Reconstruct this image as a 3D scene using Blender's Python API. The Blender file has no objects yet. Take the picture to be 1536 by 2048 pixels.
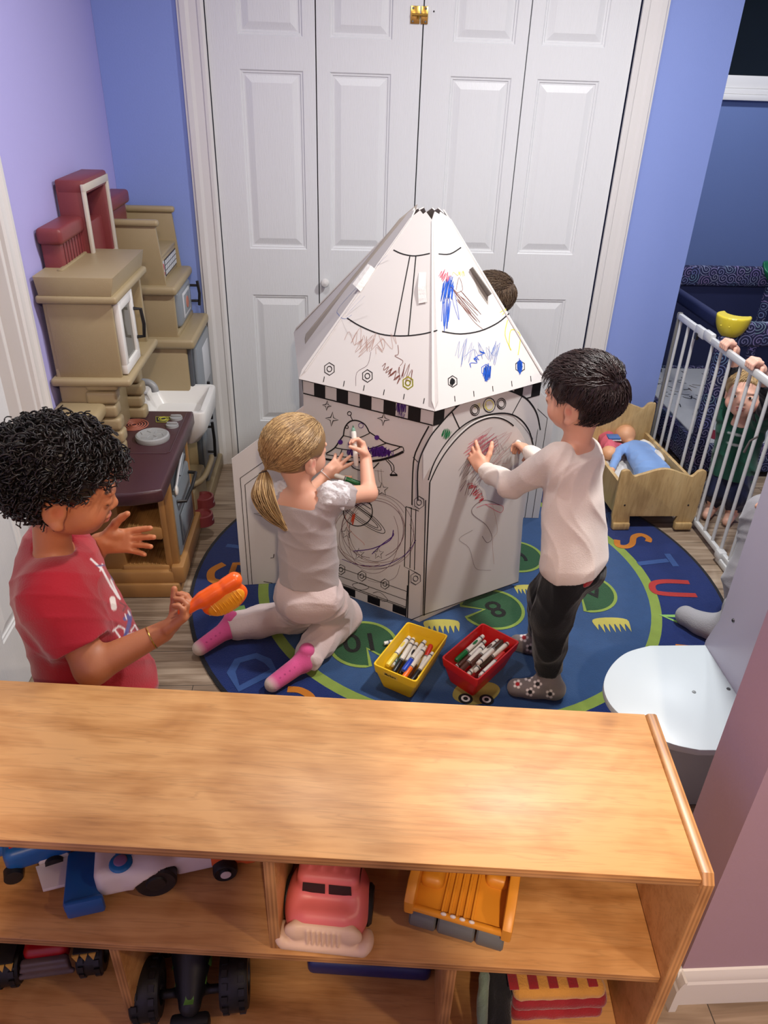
import bpy, bmesh, math, random
import numpy as np
from mathutils import Vector, Matrix, Quaternion, noise
S = bpy.context.scene
COL = S.collection
rnd = random.Random(7)
# ------------------------------------------------------------------ camera
CAMH = 1.57
RW = Matrix(((0.998197292, -0.00086161, 0.0600118613), (-0.0520164, -0.511233817, 0.857866119), (0.0299409457, -0.859441238, -0.510357030)))  # cols: right, down, forward
cam = bpy.data.cameras.new('camera'); camo = bpy.data.objects.new('camera', cam); COL.objects.link(camo)
cam.sensor_fit = 'VERTICAL'; cam.sensor_height = 24.0; cam.lens = 24.0 * 1500 / 2048
cam.clip_start = 0.02; cam.clip_end = 50
mr = Matrix(((RW[0][0], -RW[0][1], -RW[0][2]), (RW[1][0], -RW[1][1], -RW[1][2]), (RW[2][0], -RW[2][1], -RW[2][2])))
camo.matrix_world = Matrix.Translation((0, 0, CAMH)) @ mr.to_4x4()
S.camera = camo
# ------------------------------------------------------------------ light and exposure
S.view_settings.view_transform = 'Standard'; S.view_settings.look = 'None'
S.view_settings.gamma = 1.0; S.view_settings.use_curve_mapping = False
S.view_settings.exposure = 0.18
w = bpy.data.worlds.new('world'); S.world = w; w.use_nodes = True
w.node_tree.nodes['Background'].inputs[0].default_value = (0.55, 0.6, 0.72, 1); w.node_tree.nodes['Background'].inputs[1].default_value = 0.10
LIGHTS = [  # recessed ceiling cans: x, y, watts, colour, radius
    (1.00, 1.80, 33.0, (1.0, 0.985, 0.96), 0.075),
    (0.16, -0.88, 44.0, (1.0, 0.78, 0.56), 0.05),
    (-0.10, 1.75, 9.0, (1.0, 0.97, 0.94), 0.075),  # added can that lifts the dim ambient
    (1.9, 3.4, 14.0, (0.97, 0.98, 1.0), 0.075),
    (1.5, -0.3, 12.0, (1.0, 0.74, 0.50), 0.075),  # added warm fill for the camera side
    (0.85, 0.60, 5.0, (1.0, 0.84, 0.68), 0.075),  # added weak fill between shelf and rug
]
CEIL = 2.28
# ------------------------------------------------------------------ helpers
def lin(c):
    return tuple(((v / 255) / 12.92 if v / 255 <= 0.04045 else ((v / 255 + 0.055) / 1.055) ** 2.4) for v in c)
def ray(px, py):
    return RW @ Vector((px - 768, py - 1024, 1500.0))
CAMP = Vector((0, 0, CAMH))
def onZ(px, py, z=0.0):
    d = ray(px, py); return CAMP + d * ((z - CAMH) / d.z)
def onY(px, py, y):
    d = ray(px, py); return CAMP + d * (y / d.y)
def onX(px, py, x):
    d = ray(px, py); return CAMP + d * (x / d.x)
def onP(px, py, p0, n):
    d = ray(px, py); n = Vector(n); return CAMP + d * (n.dot(Vector(p0) - CAMP) / n.dot(d))
MATS = {}
def mat(name, rgb, rough=0.5, var=0.06, vscale=6.0, bump=0.0, bscale=60.0, metal=0.0, coat=0.0, attr=None, sss=0.0, fuzz=0.0, stretch=None, trans=0.0, spec=0.5):
    """plain coloured surface with a little mottling and a fine bump"""
    if name in MATS: return MATS[name]
    m = bpy.data.materials.new(name); m.use_nodes = True; nt = m.node_tree; N = nt.nodes; L = nt.links
    b = N['Principled BSDF']; b.inputs['Roughness'].default_value = rough; b.inputs['Metallic'].default_value = metal
    b.inputs['Coat Weight'].default_value = coat; b.inputs['Specular IOR Level'].default_value = spec
    if trans: b.inputs['Transmission Weight'].default_value = trans
    if sss:
        b.inputs['Subsurface Weight'].default_value = sss; b.inputs['Subsurface Radius'].default_value = (0.012, 0.004, 0.002); b.inputs['Subsurface Scale'].default_value = 0.6
    if fuzz:
        b.inputs['Sheen Weight'].default_value = fuzz
    tc = N.new('ShaderNodeTexCoord'); src = tc.outputs['Object']
    if stretch:
        mp = N.new('ShaderNodeMapping'); mp.inputs['Scale'].default_value = stretch; L.new(src, mp.inputs[0]); src = mp.outputs[0]
    nz = N.new('ShaderNodeTexNoise'); nz.inputs['Scale'].default_value = vscale; nz.inputs['Detail'].default_value = 4; L.new(src, nz.inputs['Vector'])
    mr_ = N.new('ShaderNodeMapRange'); mr_.inputs['To Min'].default_value = 1 - var; mr_.inputs['To Max'].default_value = 1 + var; L.new(nz.outputs[0], mr_.inputs[0])
    mx = N.new('ShaderNodeVectorMath'); mx.operation = 'SCALE'
    if attr:
        at = N.new('ShaderNodeAttribute'); at.attribute_name = attr; L.new(at.outputs['Color'], mx.inputs[0])
    else:
        mx.inputs[0].default_value = lin(rgb)
    L.new(mr_.outputs[0], mx.inputs['Scale']); L.new(mx.outputs[0], b.inputs['Base Color'])
    if bump:
        n2 = N.new('ShaderNodeTexNoise'); n2.inputs['Scale'].default_value = bscale; n2.inputs['Detail'].default_value = 3; L.new(src, n2.inputs['Vector'])
        bp = N.new('ShaderNodeBump'); bp.inputs['Strength'].default_value = bump; bp.inputs['Distance'].default_value = 0.004
        L.new(n2.outputs[0], bp.inputs['Height']); L.new(bp.outputs[0], b.inputs['Normal'])
    MATS[name] = m
    return m
def nmath(N, L, op, a, b=None, c=None):
    n = N.new('ShaderNodeMath'); n.operation = op
    for i, v in enumerate((a, b, c)):
        if v is None: continue
        if isinstance(v, (int, float)): n.inputs[i].default_value = v
        else: L.new(v, n.inputs[i])
    return n.outputs[0]
def ramp(N, L, fac, stops):
    r = N.new('ShaderNodeValToRGB'); L.new(fac, r.inputs[0]); e = r.color_ramp.elements
    while len(e) < len(stops): e.new(0.5)
    for i, (p, c) in enumerate(stops): e[i].position = p; e[i].color = (*lin(c), 1)
    return r.outputs[0]
def wood(name, c1, c2, c3, scale=(1.2, 9, 9), rough=0.35, coat=0.25, fig=1.0):
    if name in MATS: return MATS[name]
    m = bpy.data.materials.new(name); m.use_nodes = True; nt = m.node_tree; N = nt.nodes; L = nt.links; b = N['Principled BSDF']
    b.inputs['Roughness'].default_value = rough; b.inputs['Coat Weight'].default_value = coat; b.inputs['Coat Roughness'].default_value = 0.3
    tc = N.new('ShaderNodeTexCoord'); mp = N.new('ShaderNodeMapping'); mp.inputs['Scale'].default_value = scale; L.new(tc.outputs['Object'], mp.inputs[0])
    n1 = N.new('ShaderNodeTexNoise'); n1.inputs['Scale'].default_value = 1.6; n1.inputs['Detail'].default_value = 6; n1.inputs['Distortion'].default_value = 1.4; L.new(mp.outputs[0], n1.inputs['Vector'])
    n2 = N.new('ShaderNodeTexNoise'); n2.inputs['Scale'].default_value = 14; n2.inputs['Detail'].default_value = 5; L.new(mp.outputs[0], n2.inputs['Vector'])
    wv = N.new('ShaderNodeTexNoise'); wv.inputs['Scale'].default_value = 3.2; wv.inputs['Detail'].default_value = 2; wv.inputs['Distortion'].default_value = 3.0; L.new(tc.outputs['Object'], wv.inputs['Vector'])
    f = nmath(N, L, 'ADD', nmath(N, L, 'MULTIPLY', n1.outputs[0], 0.55), nmath(N, L, 'MULTIPLY', n2.outputs[0], 0.22))
    f = nmath(N, L, 'ADD', f, nmath(N, L, 'MULTIPLY', wv.outputs[0], 0.28 * fig))
    c = ramp(N, L, f, [(0.36, c3), (0.5, c2), (0.66, c1)])
    mp3 = N.new('ShaderNodeMapping'); mp3.inputs['Scale'].default_value = tuple(v * 3.2 if v > 3 else v * 1.4 for v in scale); L.new(tc.outputs['Object'], mp3.inputs[0])
    n3 = N.new('ShaderNodeTexNoise'); n3.inputs['Scale'].default_value = 1.3; n3.inputs['Detail'].default_value = 2; n3.inputs['Distortion'].default_value = 2.2; L.new(mp3.outputs[0], n3.inputs['Vector'])
    vein = nmath(N, L, 'ABSOLUTE', nmath(N, L, 'SUBTRACT', n3.outputs[0], 0.5)); vr = N.new('ShaderNodeMapRange'); vr.inputs['From Max'].default_value = 0.035; vr.inputs['To Min'].default_value = 0.86; L.new(vein, vr.inputs[0])
    vm = N.new('ShaderNodeVectorMath'); vm.operation = 'SCALE'; L.new(c, vm.inputs[0]); L.new(vr.outputs[0], vm.inputs['Scale']); L.new(vm.outputs[0], b.inputs['Base Color'])
    bp = N.new('ShaderNodeBump'); bp.inputs['Strength'].default_value = 0.08; bp.inputs['Distance'].default_value = 0.002; L.new(n2.outputs[0], bp.inputs['Height']); L.new(bp.outputs[0], b.inputs['Normal'])
    MATS[name] = m; return m
def ply(name, axis=2, step=0.0035):
    """birch plywood edge: thin light and dark layers"""
    if name in MATS: return MATS[name]
    m = bpy.data.materials.new(name); m.use_nodes = True; nt = m.node_tree; N = nt.nodes; L = nt.links; b = N['Principled BSDF']; b.inputs['Roughness'].default_value = 0.35
    tc = N.new('ShaderNodeTexCoord'); sx = N.new('ShaderNodeSeparateXYZ'); L.new(tc.outputs['Object'], sx.inputs[0])
    s = nmath(N, L, 'SINE', nmath(N, L, 'MULTIPLY', sx.outputs[axis], 2 * math.pi / (2 * step)))
    nz = N.new('ShaderNodeTexNoise'); nz.inputs['Scale'].default_value = 9; L.new(tc.outputs['Object'], nz.inputs['Vector'])
    f = nmath(N, L, 'ADD', nmath(N, L, 'MULTIPLY', s, 0.12), nz.outputs[0])
    L.new(ramp(N, L, f, [(0.3, (140, 94, 52)), (0.75, (204, 150, 92))]), b.inputs['Base Color']); MATS[name] = m; return m
def emis(name, rgb, st):
    m = bpy.data.materials.new(name); m.use_nodes = True; b = m.node_tree.nodes['Principled BSDF']
    b.inputs['Base Color'].default_value = (*lin(rgb), 1); b.inputs['Emission Color'].default_value = (*lin(rgb), 1); b.inputs['Emission Strength'].default_value = st; return m

class MB:
    """collects shapes, then links them as ONE mesh object"""
    cnt = 1
    def __init__(s): s.v = []; s.f = []; s.m = []; s.mats = []
    def mi(s, m):
        if m not in s.mats: s.mats.append(m)
        return s.mats.index(m)
    def add(s, vs, fs, m):
        o = len(s.v); s.v += [tuple(v) for v in vs]; k = s.mi(m)
        for f in fs: s.f.append(tuple(i + o for i in f)); s.m.append(k)
        return s
    def box(s, lo, hi, m, r=0.0, seg=2, M=None, taper=None):
        bm = bmesh.new(); bmesh.ops.create_cube(bm, size=1)
        MB.cnt = (MB.cnt * 7 + 3) % 23; e_ = 0.00004 + MB.cnt * 0.000016      # no two boards share a plane exactly
        lo = [a + e_ if b - a > 0.004 else a for a, b in zip(lo, hi)]; hi = [b - e_ if b - a > 0.004 else b for a, b in zip(lo, hi)]
        c = [(a + b) / 2 for a, b in zip(lo, hi)]; d = [b - a for a, b in zip(lo, hi)]
        for v in bm.verts:
            t = 1.0
            if taper and v.co.z > 0: t = taper
            v.co = Vector((c[0] + v.co.x * d[0] * t, c[1] + v.co.y * d[1] * t, c[2] + v.co.z * d[2]))
        if r > 0:
            r = min(r, min(abs(x) for x in d) * 0.49)
            bmesh.ops.bevel(bm, geom=list(bm.edges) + list(bm.verts), offset=r, segments=seg, affect='EDGES', profile=0.5)
        return s.bm(bm, m, M)
    def bm(s, bm, m, M=None):
        bm.verts.index_update(); vs = [(M @ v.co if M else v.co.copy()) for v in bm.verts]
        s.add(vs, [[v.index for v in f.verts] for f in bm.faces], m); bm.free(); return s
    def prism(s, pts, depth, m, M=None, r=0.0, seg=2):
        """polygon in local XY extruded along local Z (0..depth)"""
        bm = bmesh.new(); vs = [bm.verts.new((p[0], p[1], 0)) for p in pts]; f = bm.faces.new(vs)
        g = bmesh.ops.extrude_face_region(bm, geom=[f]); nv = [e for e in g['geom'] if isinstance(e, bmesh.types.BMVert)]
        for v in nv: v.co.z += depth
        bmesh.ops.recalc_face_normals(bm, faces=bm.faces)
        if r > 0:
            ed = [e for e in bm.edges if abs(e.verts[0].co.z - e.verts[1].co.z) < 1e-6]
            bmesh.ops.bevel(bm, geom=ed, offset=r, segments=seg, affect='EDGES', profile=0.5)
        return s.bm(bm, m, M)
    def tube(s, pts, r, m, n=10, cap=True, closed=False):
        pts = [Vector(p) for p in pts]; k = len(pts); rr = r if isinstance(r, (list, tuple)) else [r] * k
        vs = []; up = None
        for i, p in enumerate(pts):
            t = ((pts[(i + 1) % k] - pts[i - 1]) if closed else (pts[min(i + 1, k - 1)] - pts[max(i - 1, 0)])).normalized()
            if up is None: up = t.orthogonal().normalized()
            up = (up - t * up.dot(t)); up = up.normalized() if up.length > 1e-6 else t.orthogonal().normalized()
            b = t.cross(up)
            for j in range(n):
                a = 2 * math.pi * j / n; vs.append(p + (up * math.cos(a) + b * math.sin(a)) * rr[i])
        fs = []
        for i in range(k if closed else k - 1):
            for j in range(n):
                a, b_ = i * n + j, i * n + (j + 1) % n; c, d = ((i + 1) % k) * n + (j + 1) % n, ((i + 1) % k) * n + j
                fs.append((a, b_, c, d))
        if cap and not closed: fs.append(tuple(range(n - 1, -1, -1))); fs.append(tuple(range((k - 1) * n, k * n)))
        return s.add(vs, fs, m)
    def lathe(s, prof, m, M=None, n=32, cap=True):
        """profile (r, z) turned about local Z"""
        vs = []; fs = []
        for (r, z) in prof:
            for j in range(n):
                a = 2 * math.pi * j / n; p = Vector((r * math.cos(a), r * math.sin(a), z)); vs.append(M @ p if M else p)
        for i in range(len(prof) - 1):
            for j in range(n): fs.append((i * n + j, i * n + (j + 1) % n, (i + 1) * n + (j + 1) % n, (i + 1) * n + j))
        if cap: fs.append(tuple(range(n - 1, -1, -1))); fs.append(tuple(range((len(prof) - 1) * n, len(prof) * n)))
        return s.add(vs, fs, m)
    def ell(s, c, r, m, M=None, u=24, v=14):
        vs = []; fs = []
        for i in range(v + 1):
            th = math.pi * i / v
            for j in range(u):
                a = 2 * math.pi * j / u; p = Vector((c[0] + r[0] * math.sin(th) * math.cos(a), c[1] + r[1] * math.sin(th) * math.sin(a), c[2] + r[2] * math.cos(th))); vs.append(M @ p if M else p)
        for i in range(v):
            for j in range(u): fs.append((i * u + j, (i + 1) * u + j, (i + 1) * u + (j + 1) % u, i * u + (j + 1) % u))
        return s.add(vs, fs, m)
    def poly(s, pts, m): return s.add(pts, [tuple(range(len(pts)))], m)
    def line(s, pts, wd, nrm, m, off=0.0008, closed=False):
        """a printed line: ribbon of width wd lying on a plane with normal nrm"""
        nrm = Vector(nrm).normalized(); pts = [Vector(p) for p in pts]; k = len(pts); vs = []
        for i, p in enumerate(pts):
            a = pts[i - 1] if (closed or i > 0) else p; b = pts[(i + 1) % k] if (closed or i < k - 1) else p
            t = b - a; t = t.normalized() if t.length > 1e-9 else Vector((1, 0, 0)); sd = nrm.cross(t).normalized() * wd / 2
            vs += [p + sd + nrm * off, p - sd + nrm * off]
        fs = [(2 * i, 2 * i + 1, (2 * i + 3) % (2 * k), (2 * i + 2) % (2 * k)) for i in range(k if closed else k - 1)]
        return s.add(vs, fs, m)
    def build(s, name, parent=None, smooth=38, loc=None, wn=False):
        me = bpy.data.meshes.new(name)
        o = bpy.data.objects.new(name, me); COL.objects.link(o)
        vs = s.v
        if loc is not None:
            l = Vector(loc); vs = [tuple(Vector(v) - l) for v in vs]; o.location = l
        me.from_pydata(vs, [], s.f)
        for m in s.mats: me.materials.append(m)
        me.polygons.foreach_set('material_index', s.m)
        bm = bmesh.new(); bm.from_mesh(me); bmesh.ops.recalc_face_normals(bm, faces=bm.faces) if not getattr(s, 'keepn', False) else None
        if smooth:
            a = math.radians(smooth)
            for f in bm.faces: f.smooth = True
            for e in bm.edges:
                if len(e.link_faces) != 2 or e.calc_face_angle(0) > a: e.smooth = False
        bm.to_mesh(me); bm.free(); me.update()
        if parent is not None:
            o.parent = parent; o.matrix_parent_inverse = Matrix.Identity(4)
            o.location = Vector(o.location) - Vector(parent_loc(parent))
        return o
def parent_loc(p):
    l = Vector(p.location)
    while p.parent: p = p.parent; l = l + Vector(p.location)
    return l
def tag(o, label=None, cat=None, group=None, kind=None):
    if label: o['label'] = label
    if cat: o['category'] = cat
    if group: o['group'] = group
    if kind: o['kind'] = kind
    return o
def empty(name, loc, label=None, cat=None, group=None):
    o = bpy.data.objects.new(name, None); COL.objects.link(o); o.location = loc; o.empty_display_size = 0.05
    return tag(o, label, cat, group)
def T(x=0, y=0, z=0): return Matrix.Translation((x, y, z))
def basis(o, x, y, z):
    x, y, z = Vector(x), Vector(y), Vector(z)
    return Matrix(((x.x, y.x, z.x, o[0]), (x.y, y.y, z.y, o[1]), (x.z, y.z, z.z, o[2]), (0, 0, 0, 1)))
def text_mesh(txt, size, bold=0.0):
    """flat letters -> (verts, faces), centred"""
    cu = bpy.data.curves.new('t', 'FONT'); cu.body = txt; cu.size = size; cu.align_x = 'CENTER'; cu.align_y = 'CENTER'; cu.offset = bold
    cu.resolution_u = 5; ob = bpy.data.objects.new('t', cu); COL.objects.link(ob); dg = bpy.context.evaluated_depsgraph_get()
    me = bpy.data.meshes.new_from_object(ob.evaluated_get(dg)); vs = [v.co.copy() for v in me.vertices]; fs = [tuple(p.vertices) for p in me.polygons]
    bpy.data.objects.remove(ob); bpy.data.curves.remove(cu); bpy.data.meshes.remove(me); return vs, fs
def smoothpath(pts, n=8, closed=False):
    P = [Vector(p) for p in pts]; out = []; k = len(P)
    for i in range(k if closed else k - 1):
        p0 = P[i - 1] if (closed or i > 0) else P[0]; p1 = P[i]; p2 = P[(i + 1) % k]; p3 = P[(i + 2) % k] if (closed or i + 2 < k) else P[-1]
        for j in range(n):
            t = j / n; out.append(0.5 * ((2 * p1) + (p2 - p0) * t + (2 * p0 - 5 * p1 + 4 * p2 - p3) * t * t + (3 * p1 - p0 - 3 * p2 + p3) * t ** 3))
    if not closed: out.append(P[-1])
    return out
# ------------------------------------------------------------------ soft shapes: smooth unions of tapered limbs and ellipsoids, meshed by surface nets
class SDF:
    def __init__(s, k=0.012): s.p = []; s.k = k; s.post = []
    def cap(s, a, b, ra, rb=None, k=None, flat=None, sub=False, sq=None):
        """tapered limb from a to b. flat='b' cuts the b end square. sq: (axis, factor) flattens the section along axis"""
        s.p.append(('c', np.array(a, float), np.array(b, float), ra, ra if rb is None else rb, s.k if k is None else k, flat, sub, sq)); return s
    def chain(s, pts, rs, k=None):
        for i in range(len(pts) - 1): s.cap(pts[i], pts[i + 1], rs[i], rs[i + 1], k)
        return s
    def ell(s, c, r, R=None, k=None, sub=False):
        s.p.append(('e', np.array(c, float), np.array(r, float), None if R is None else np.array(R, float), 0, s.k if k is None else k, None, sub, None)); return s
    def box(s, c, h, R=None, rd=0.01, k=None, sub=False):
        s.p.append(('b', np.array(c, float), np.array(h, float), None if R is None else np.array(R, float), rd, s.k if k is None else k, None, sub, None)); return s
    def cut(s, p, n):   # keep the side the normal points away from
        s.post.append((np.array(p, float), np.array(n, float) / np.linalg.norm(n))); return s
def _dist(pr, P):
    t, A, B, ra, rb, k, flat, sub, sq = pr
    if t == 'c':
        d = B - A; L2 = max(d @ d, 1e-12); q = P - A; h = np.clip((q @ d) / L2, 0, 1)
        e = q - h[..., None] * d
        if sq is not None:
            ax = np.array(sq[0], float); ax /= np.linalg.norm(ax); c = e @ ax; e = e + (c * (1 / sq[1] - 1))[..., None] * ax
        r = np.sqrt((e * e).sum(-1)) - (ra + (rb - ra) * h)
        if flat in ('b', 'ab'): r = np.maximum(r, (P - B) @ (d / math.sqrt(L2)))
        if flat in ('a', 'ab'): r = np.maximum(r, -((P - A) @ (d / math.sqrt(L2))))
        return r
    q = P - A
    R = ra
    if R is not None: q = q @ R       # columns of R are the local axes
    if t == 'e':
        k0 = np.sqrt(((q / B) ** 2).sum(-1)); k1 = np.sqrt(((q / (B * B)) ** 2).sum(-1)) + 1e-9; return k0 * (k0 - 1) / k1
    e = np.abs(q) - (B - rb); return np.sqrt((np.maximum(e, 0) ** 2).sum(-1)) + np.minimum(e.max(-1), 0) - rb
def _rad(pr):
    t, A, B, ra, rb, k, *_ = pr
    if t == 'c': return np.minimum(A, B) - max(ra, rb), np.maximum(A, B) + max(ra, rb)
    m = float(np.max(B)) * (1 if ra is None else 1.0) if t == 'e' else float(np.linalg.norm(B)); return A - m, A + m
def sdf_mesh(s, res=0.004, disp=None, smooth=1):
    pos = [p for p in s.p if not p[7]]
    lo = np.min([_rad(p)[0] for p in pos], 0) - 3 * res - 0.006; hi = np.max([_rad(p)[1] for p in pos], 0) + 3 * res + 0.006
    n = np.ceil((hi - lo) / res).astype(int) + 1
    F = np.full(n, 0.05, np.float32)
    ax = [lo[i] + res * np.arange(n[i]) for i in range(3)]
    for pr in s.p:
        k = pr[5]; a, b = _rad(pr); m = k + 0.012 + 2 * res
        i0 = np.maximum(np.floor((a - m - lo) / res).astype(int), 0); i1 = np.minimum(np.ceil((b + m - lo) / res).astype(int) + 1, n)
        if (i1 <= i0).any(): continue
        sl_ = tuple(slice(i0[i], i1[i]) for i in range(3))
        P = np.stack(np.meshgrid(*[ax[i][sl_[i]] for i in range(3)], indexing='ij'), -1)
        d = _dist(pr, P).astype(np.float32); f = F[sl_]
        if pr[7]: d = -d; h = np.maximum(k - np.abs(f - d), 0) / max(k, 1e-6); F[sl_] = np.maximum(f, d) + h * h * k / 4
        else: h = np.maximum(k - np.abs(f - d), 0) / max(k, 1e-6); F[sl_] = np.minimum(f, d) - h * h * k / 4
    if s.post or disp:
        P = np.stack(np.meshgrid(*ax, indexing='ij'), -1)
        if disp is not None:
            msk = np.abs(F) < 0.03; F[msk] += disp(P[msk]).astype(np.float32)
        for p, nn in s.post: F = np.maximum(F, ((P - p) @ nn).astype(np.float32))
    # surface nets
    S_ = F < 0
    c = S_[:-1, :-1, :-1].astype(np.int8)
    for dx in (0, 1):
        for dy in (0, 1):
            for dz in (0, 1):
                if dx + dy + dz: c = c + S_[dx:n[0] - 1 + dx, dy:n[1] - 1 + dy, dz:n[2] - 1 + dz]
    cells = np.argwhere((c > 0) & (c < 8)); idx = np.full(c.shape, -1, np.int64); idx[tuple(cells.T)] = np.arange(len(cells))
    acc = np.zeros((len(cells), 3)); cnt = np.zeros(len(cells))
    E = [((0, 0, 0), 0), ((0, 1, 0), 0), ((0, 0, 1), 0), ((0, 1, 1), 0), ((0, 0, 0), 1), ((1, 0, 0), 1), ((0, 0, 1), 1), ((1, 0, 1), 1), ((0, 0, 0), 2), ((1, 0, 0), 2), ((0, 1, 0), 2), ((1, 1, 0), 2)]
    for o, a in E:
        q = cells + o; q2 = q.copy(); q2[:, a] += 1; f0 = F[tuple(q.T)]; f1 = F[tuple(q2.T)]; m = (f0 < 0) != (f1 < 0)
        t = np.where(m, f0 / np.where(m, f0 - f1, 1), 0); pt = np.array(o, float)[None].repeat(len(cells), 0); pt[:, a] += t; acc[m] += pt[m]; cnt[m] += 1
    V = lo + res * (cells + acc / cnt[:, None]); quads = []
    for a in range(3):
        b, d = (a + 1) % 3, (a + 2) % 3
        A0 = [slice(None)] * 3; A1 = [slice(None)] * 3; A0[a] = slice(0, -1); A1[a] = slice(1, None)
        s0 = S_[tuple(A0)]; s1 = S_[tuple(A1)]; e = np.argwhere(s0 != s1); e = e[(e[:, b] > 0) & (e[:, d] > 0) & (e[:, b] < n[b] - 1) & (e[:, d] < n[d] - 1)]
        fl_ = s0[tuple(e.T)]
        def I(db, dd): q = e.copy(); q[:, b] += db; q[:, d] += dd; return idx[tuple(q.T)]
        q = np.stack([I(-1, -1), I(0, -1), I(0, 0), I(-1, 0)], 1); q[~fl_] = q[~fl_][:, ::-1]; quads.append(q)
    Q = np.concatenate(quads); Q = Q[(Q >= 0).all(1)]
    for _ in range(smooth):
        N_ = np.zeros_like(V); C_ = np.zeros(len(V))
        for i in range(4): np.add.at(N_, Q[:, i], V[Q[:, (i + 1) % 4]] + V[Q[:, i - 1]]); np.add.at(C_, Q[:, i], 2)
        V = V * 0.5 + 0.5 * N_ / C_[:, None]
    return V, Q
def sdf_obj(s, name, m, parent=None, res=0.004, disp=None, tint=None, base=None, smooth=1, mats=None):
    """tint: function of an (n,3) array of points -> (n,3) sRGB colours"""
    V, Q = sdf_mesh(s, res, disp, smooth); me = bpy.data.meshes.new(name); me.vertices.add(len(V))
    off = np.zeros(3)
    if parent is not None: off = np.array(parent_loc(parent))
    me.vertices.foreach_set('co', (V - off).astype(np.float32).ravel()); me.loops.add(4 * len(Q)); me.loops.foreach_set('vertex_index', Q.astype(np.int32).ravel())
    me.polygons.add(len(Q)); me.polygons.foreach_set('loop_start', np.arange(0, 4 * len(Q), 4, dtype=np.int32)); me.update(calc_edges=True); me.validate()
    me.polygons.foreach_set('use_smooth', np.ones(len(me.polygons), bool)); me.materials.append(m)
    if tint is not None:
        c = tint(V) / 255.0; c = np.where(c <= 0.04045, c / 12.92, ((c + 0.055) / 1.055) ** 2.4); at = me.attributes.new('Col', 'FLOAT_COLOR', 'POINT'); at.data.foreach_set('color', np.concatenate([c, np.ones((len(V), 1))], 1).astype(np.float32).ravel())
    o = bpy.data.objects.new(name, me); COL.objects.link(o)
    if parent is not None: o.parent = parent
    return o
def tinter(base, spots):
    """base colour plus soft coloured spots (centre, radii or radius, colour, strength)"""
    base = np.array(base, float)
    def f(V):
        c = np.repeat(base[None], len(V), 0)
        for sp in spots:
            if callable(sp): c = sp(V, c); continue
            p, r, col, st = sp; r = np.array([r] * 3 if np.isscalar(r) else r, float); d = np.sqrt((((V - np.array(p)) / r) ** 2).sum(1)); w_ = np.clip((1.25 - d) / 0.5, 0, 1)[:, None] * st; c = c * (1 - w_) + np.array(col, float) * w_
        return c
    return f
def folds(amp, freq=40, seed=0, dirs=None):
    q = np.random.RandomState(seed); K = [(q.normal(size=3) * freq * u, q.uniform(0, 6.28)) for u in (0.5, 0.8, 1.1, 1.5)]
    W = [(q.normal(size=3) * freq * 0.35, q.uniform(0, 6.28)) for _ in range(3)]
    def f(P):
        w_ = sum(np.sin(P @ a + b) for a, b in W) * 0.9; o = 0
        for a, b in K:
            o = o + (1 - np.abs(np.sin(0.5 * (P @ a + b) + w_))) ** 2 - 0.4
        return -o * amp / 2
    return f
# ------------------------------------------------------------------ materials of the room
def paint(name, rgb, b=0.10): return mat(name, rgb, rough=0.62, var=0.02, vscale=2.0, bump=b, bscale=160, spec=0.35)
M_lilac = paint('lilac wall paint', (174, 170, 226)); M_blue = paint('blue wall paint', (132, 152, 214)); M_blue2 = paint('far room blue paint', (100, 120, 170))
M_mauve = paint('mauve wall paint', (166, 140, 156)); M_ceil = paint('ceiling paint', (225, 224, 220))
M_white = mat('white door paint', (216, 219, 222), rough=0.42, var=0.015, bump=0.22, bscale=22, stretch=(14, 14, 1.2), spec=0.4)
M_trim = mat('white trim paint', (214, 213, 212), rough=0.35, var=0.02, spec=0.45)
M_dark = mat('closet gap shade', (14, 14, 16), rough=0.9); M_black = mat('black plastic', (22, 22, 24), rough=0.4)
M_brass = mat('brass', (196, 160, 80), rough=0.25, metal=1.0); M_screw = mat('steel screw', (110, 112, 112), rough=0.35, metal=1.0)
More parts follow.
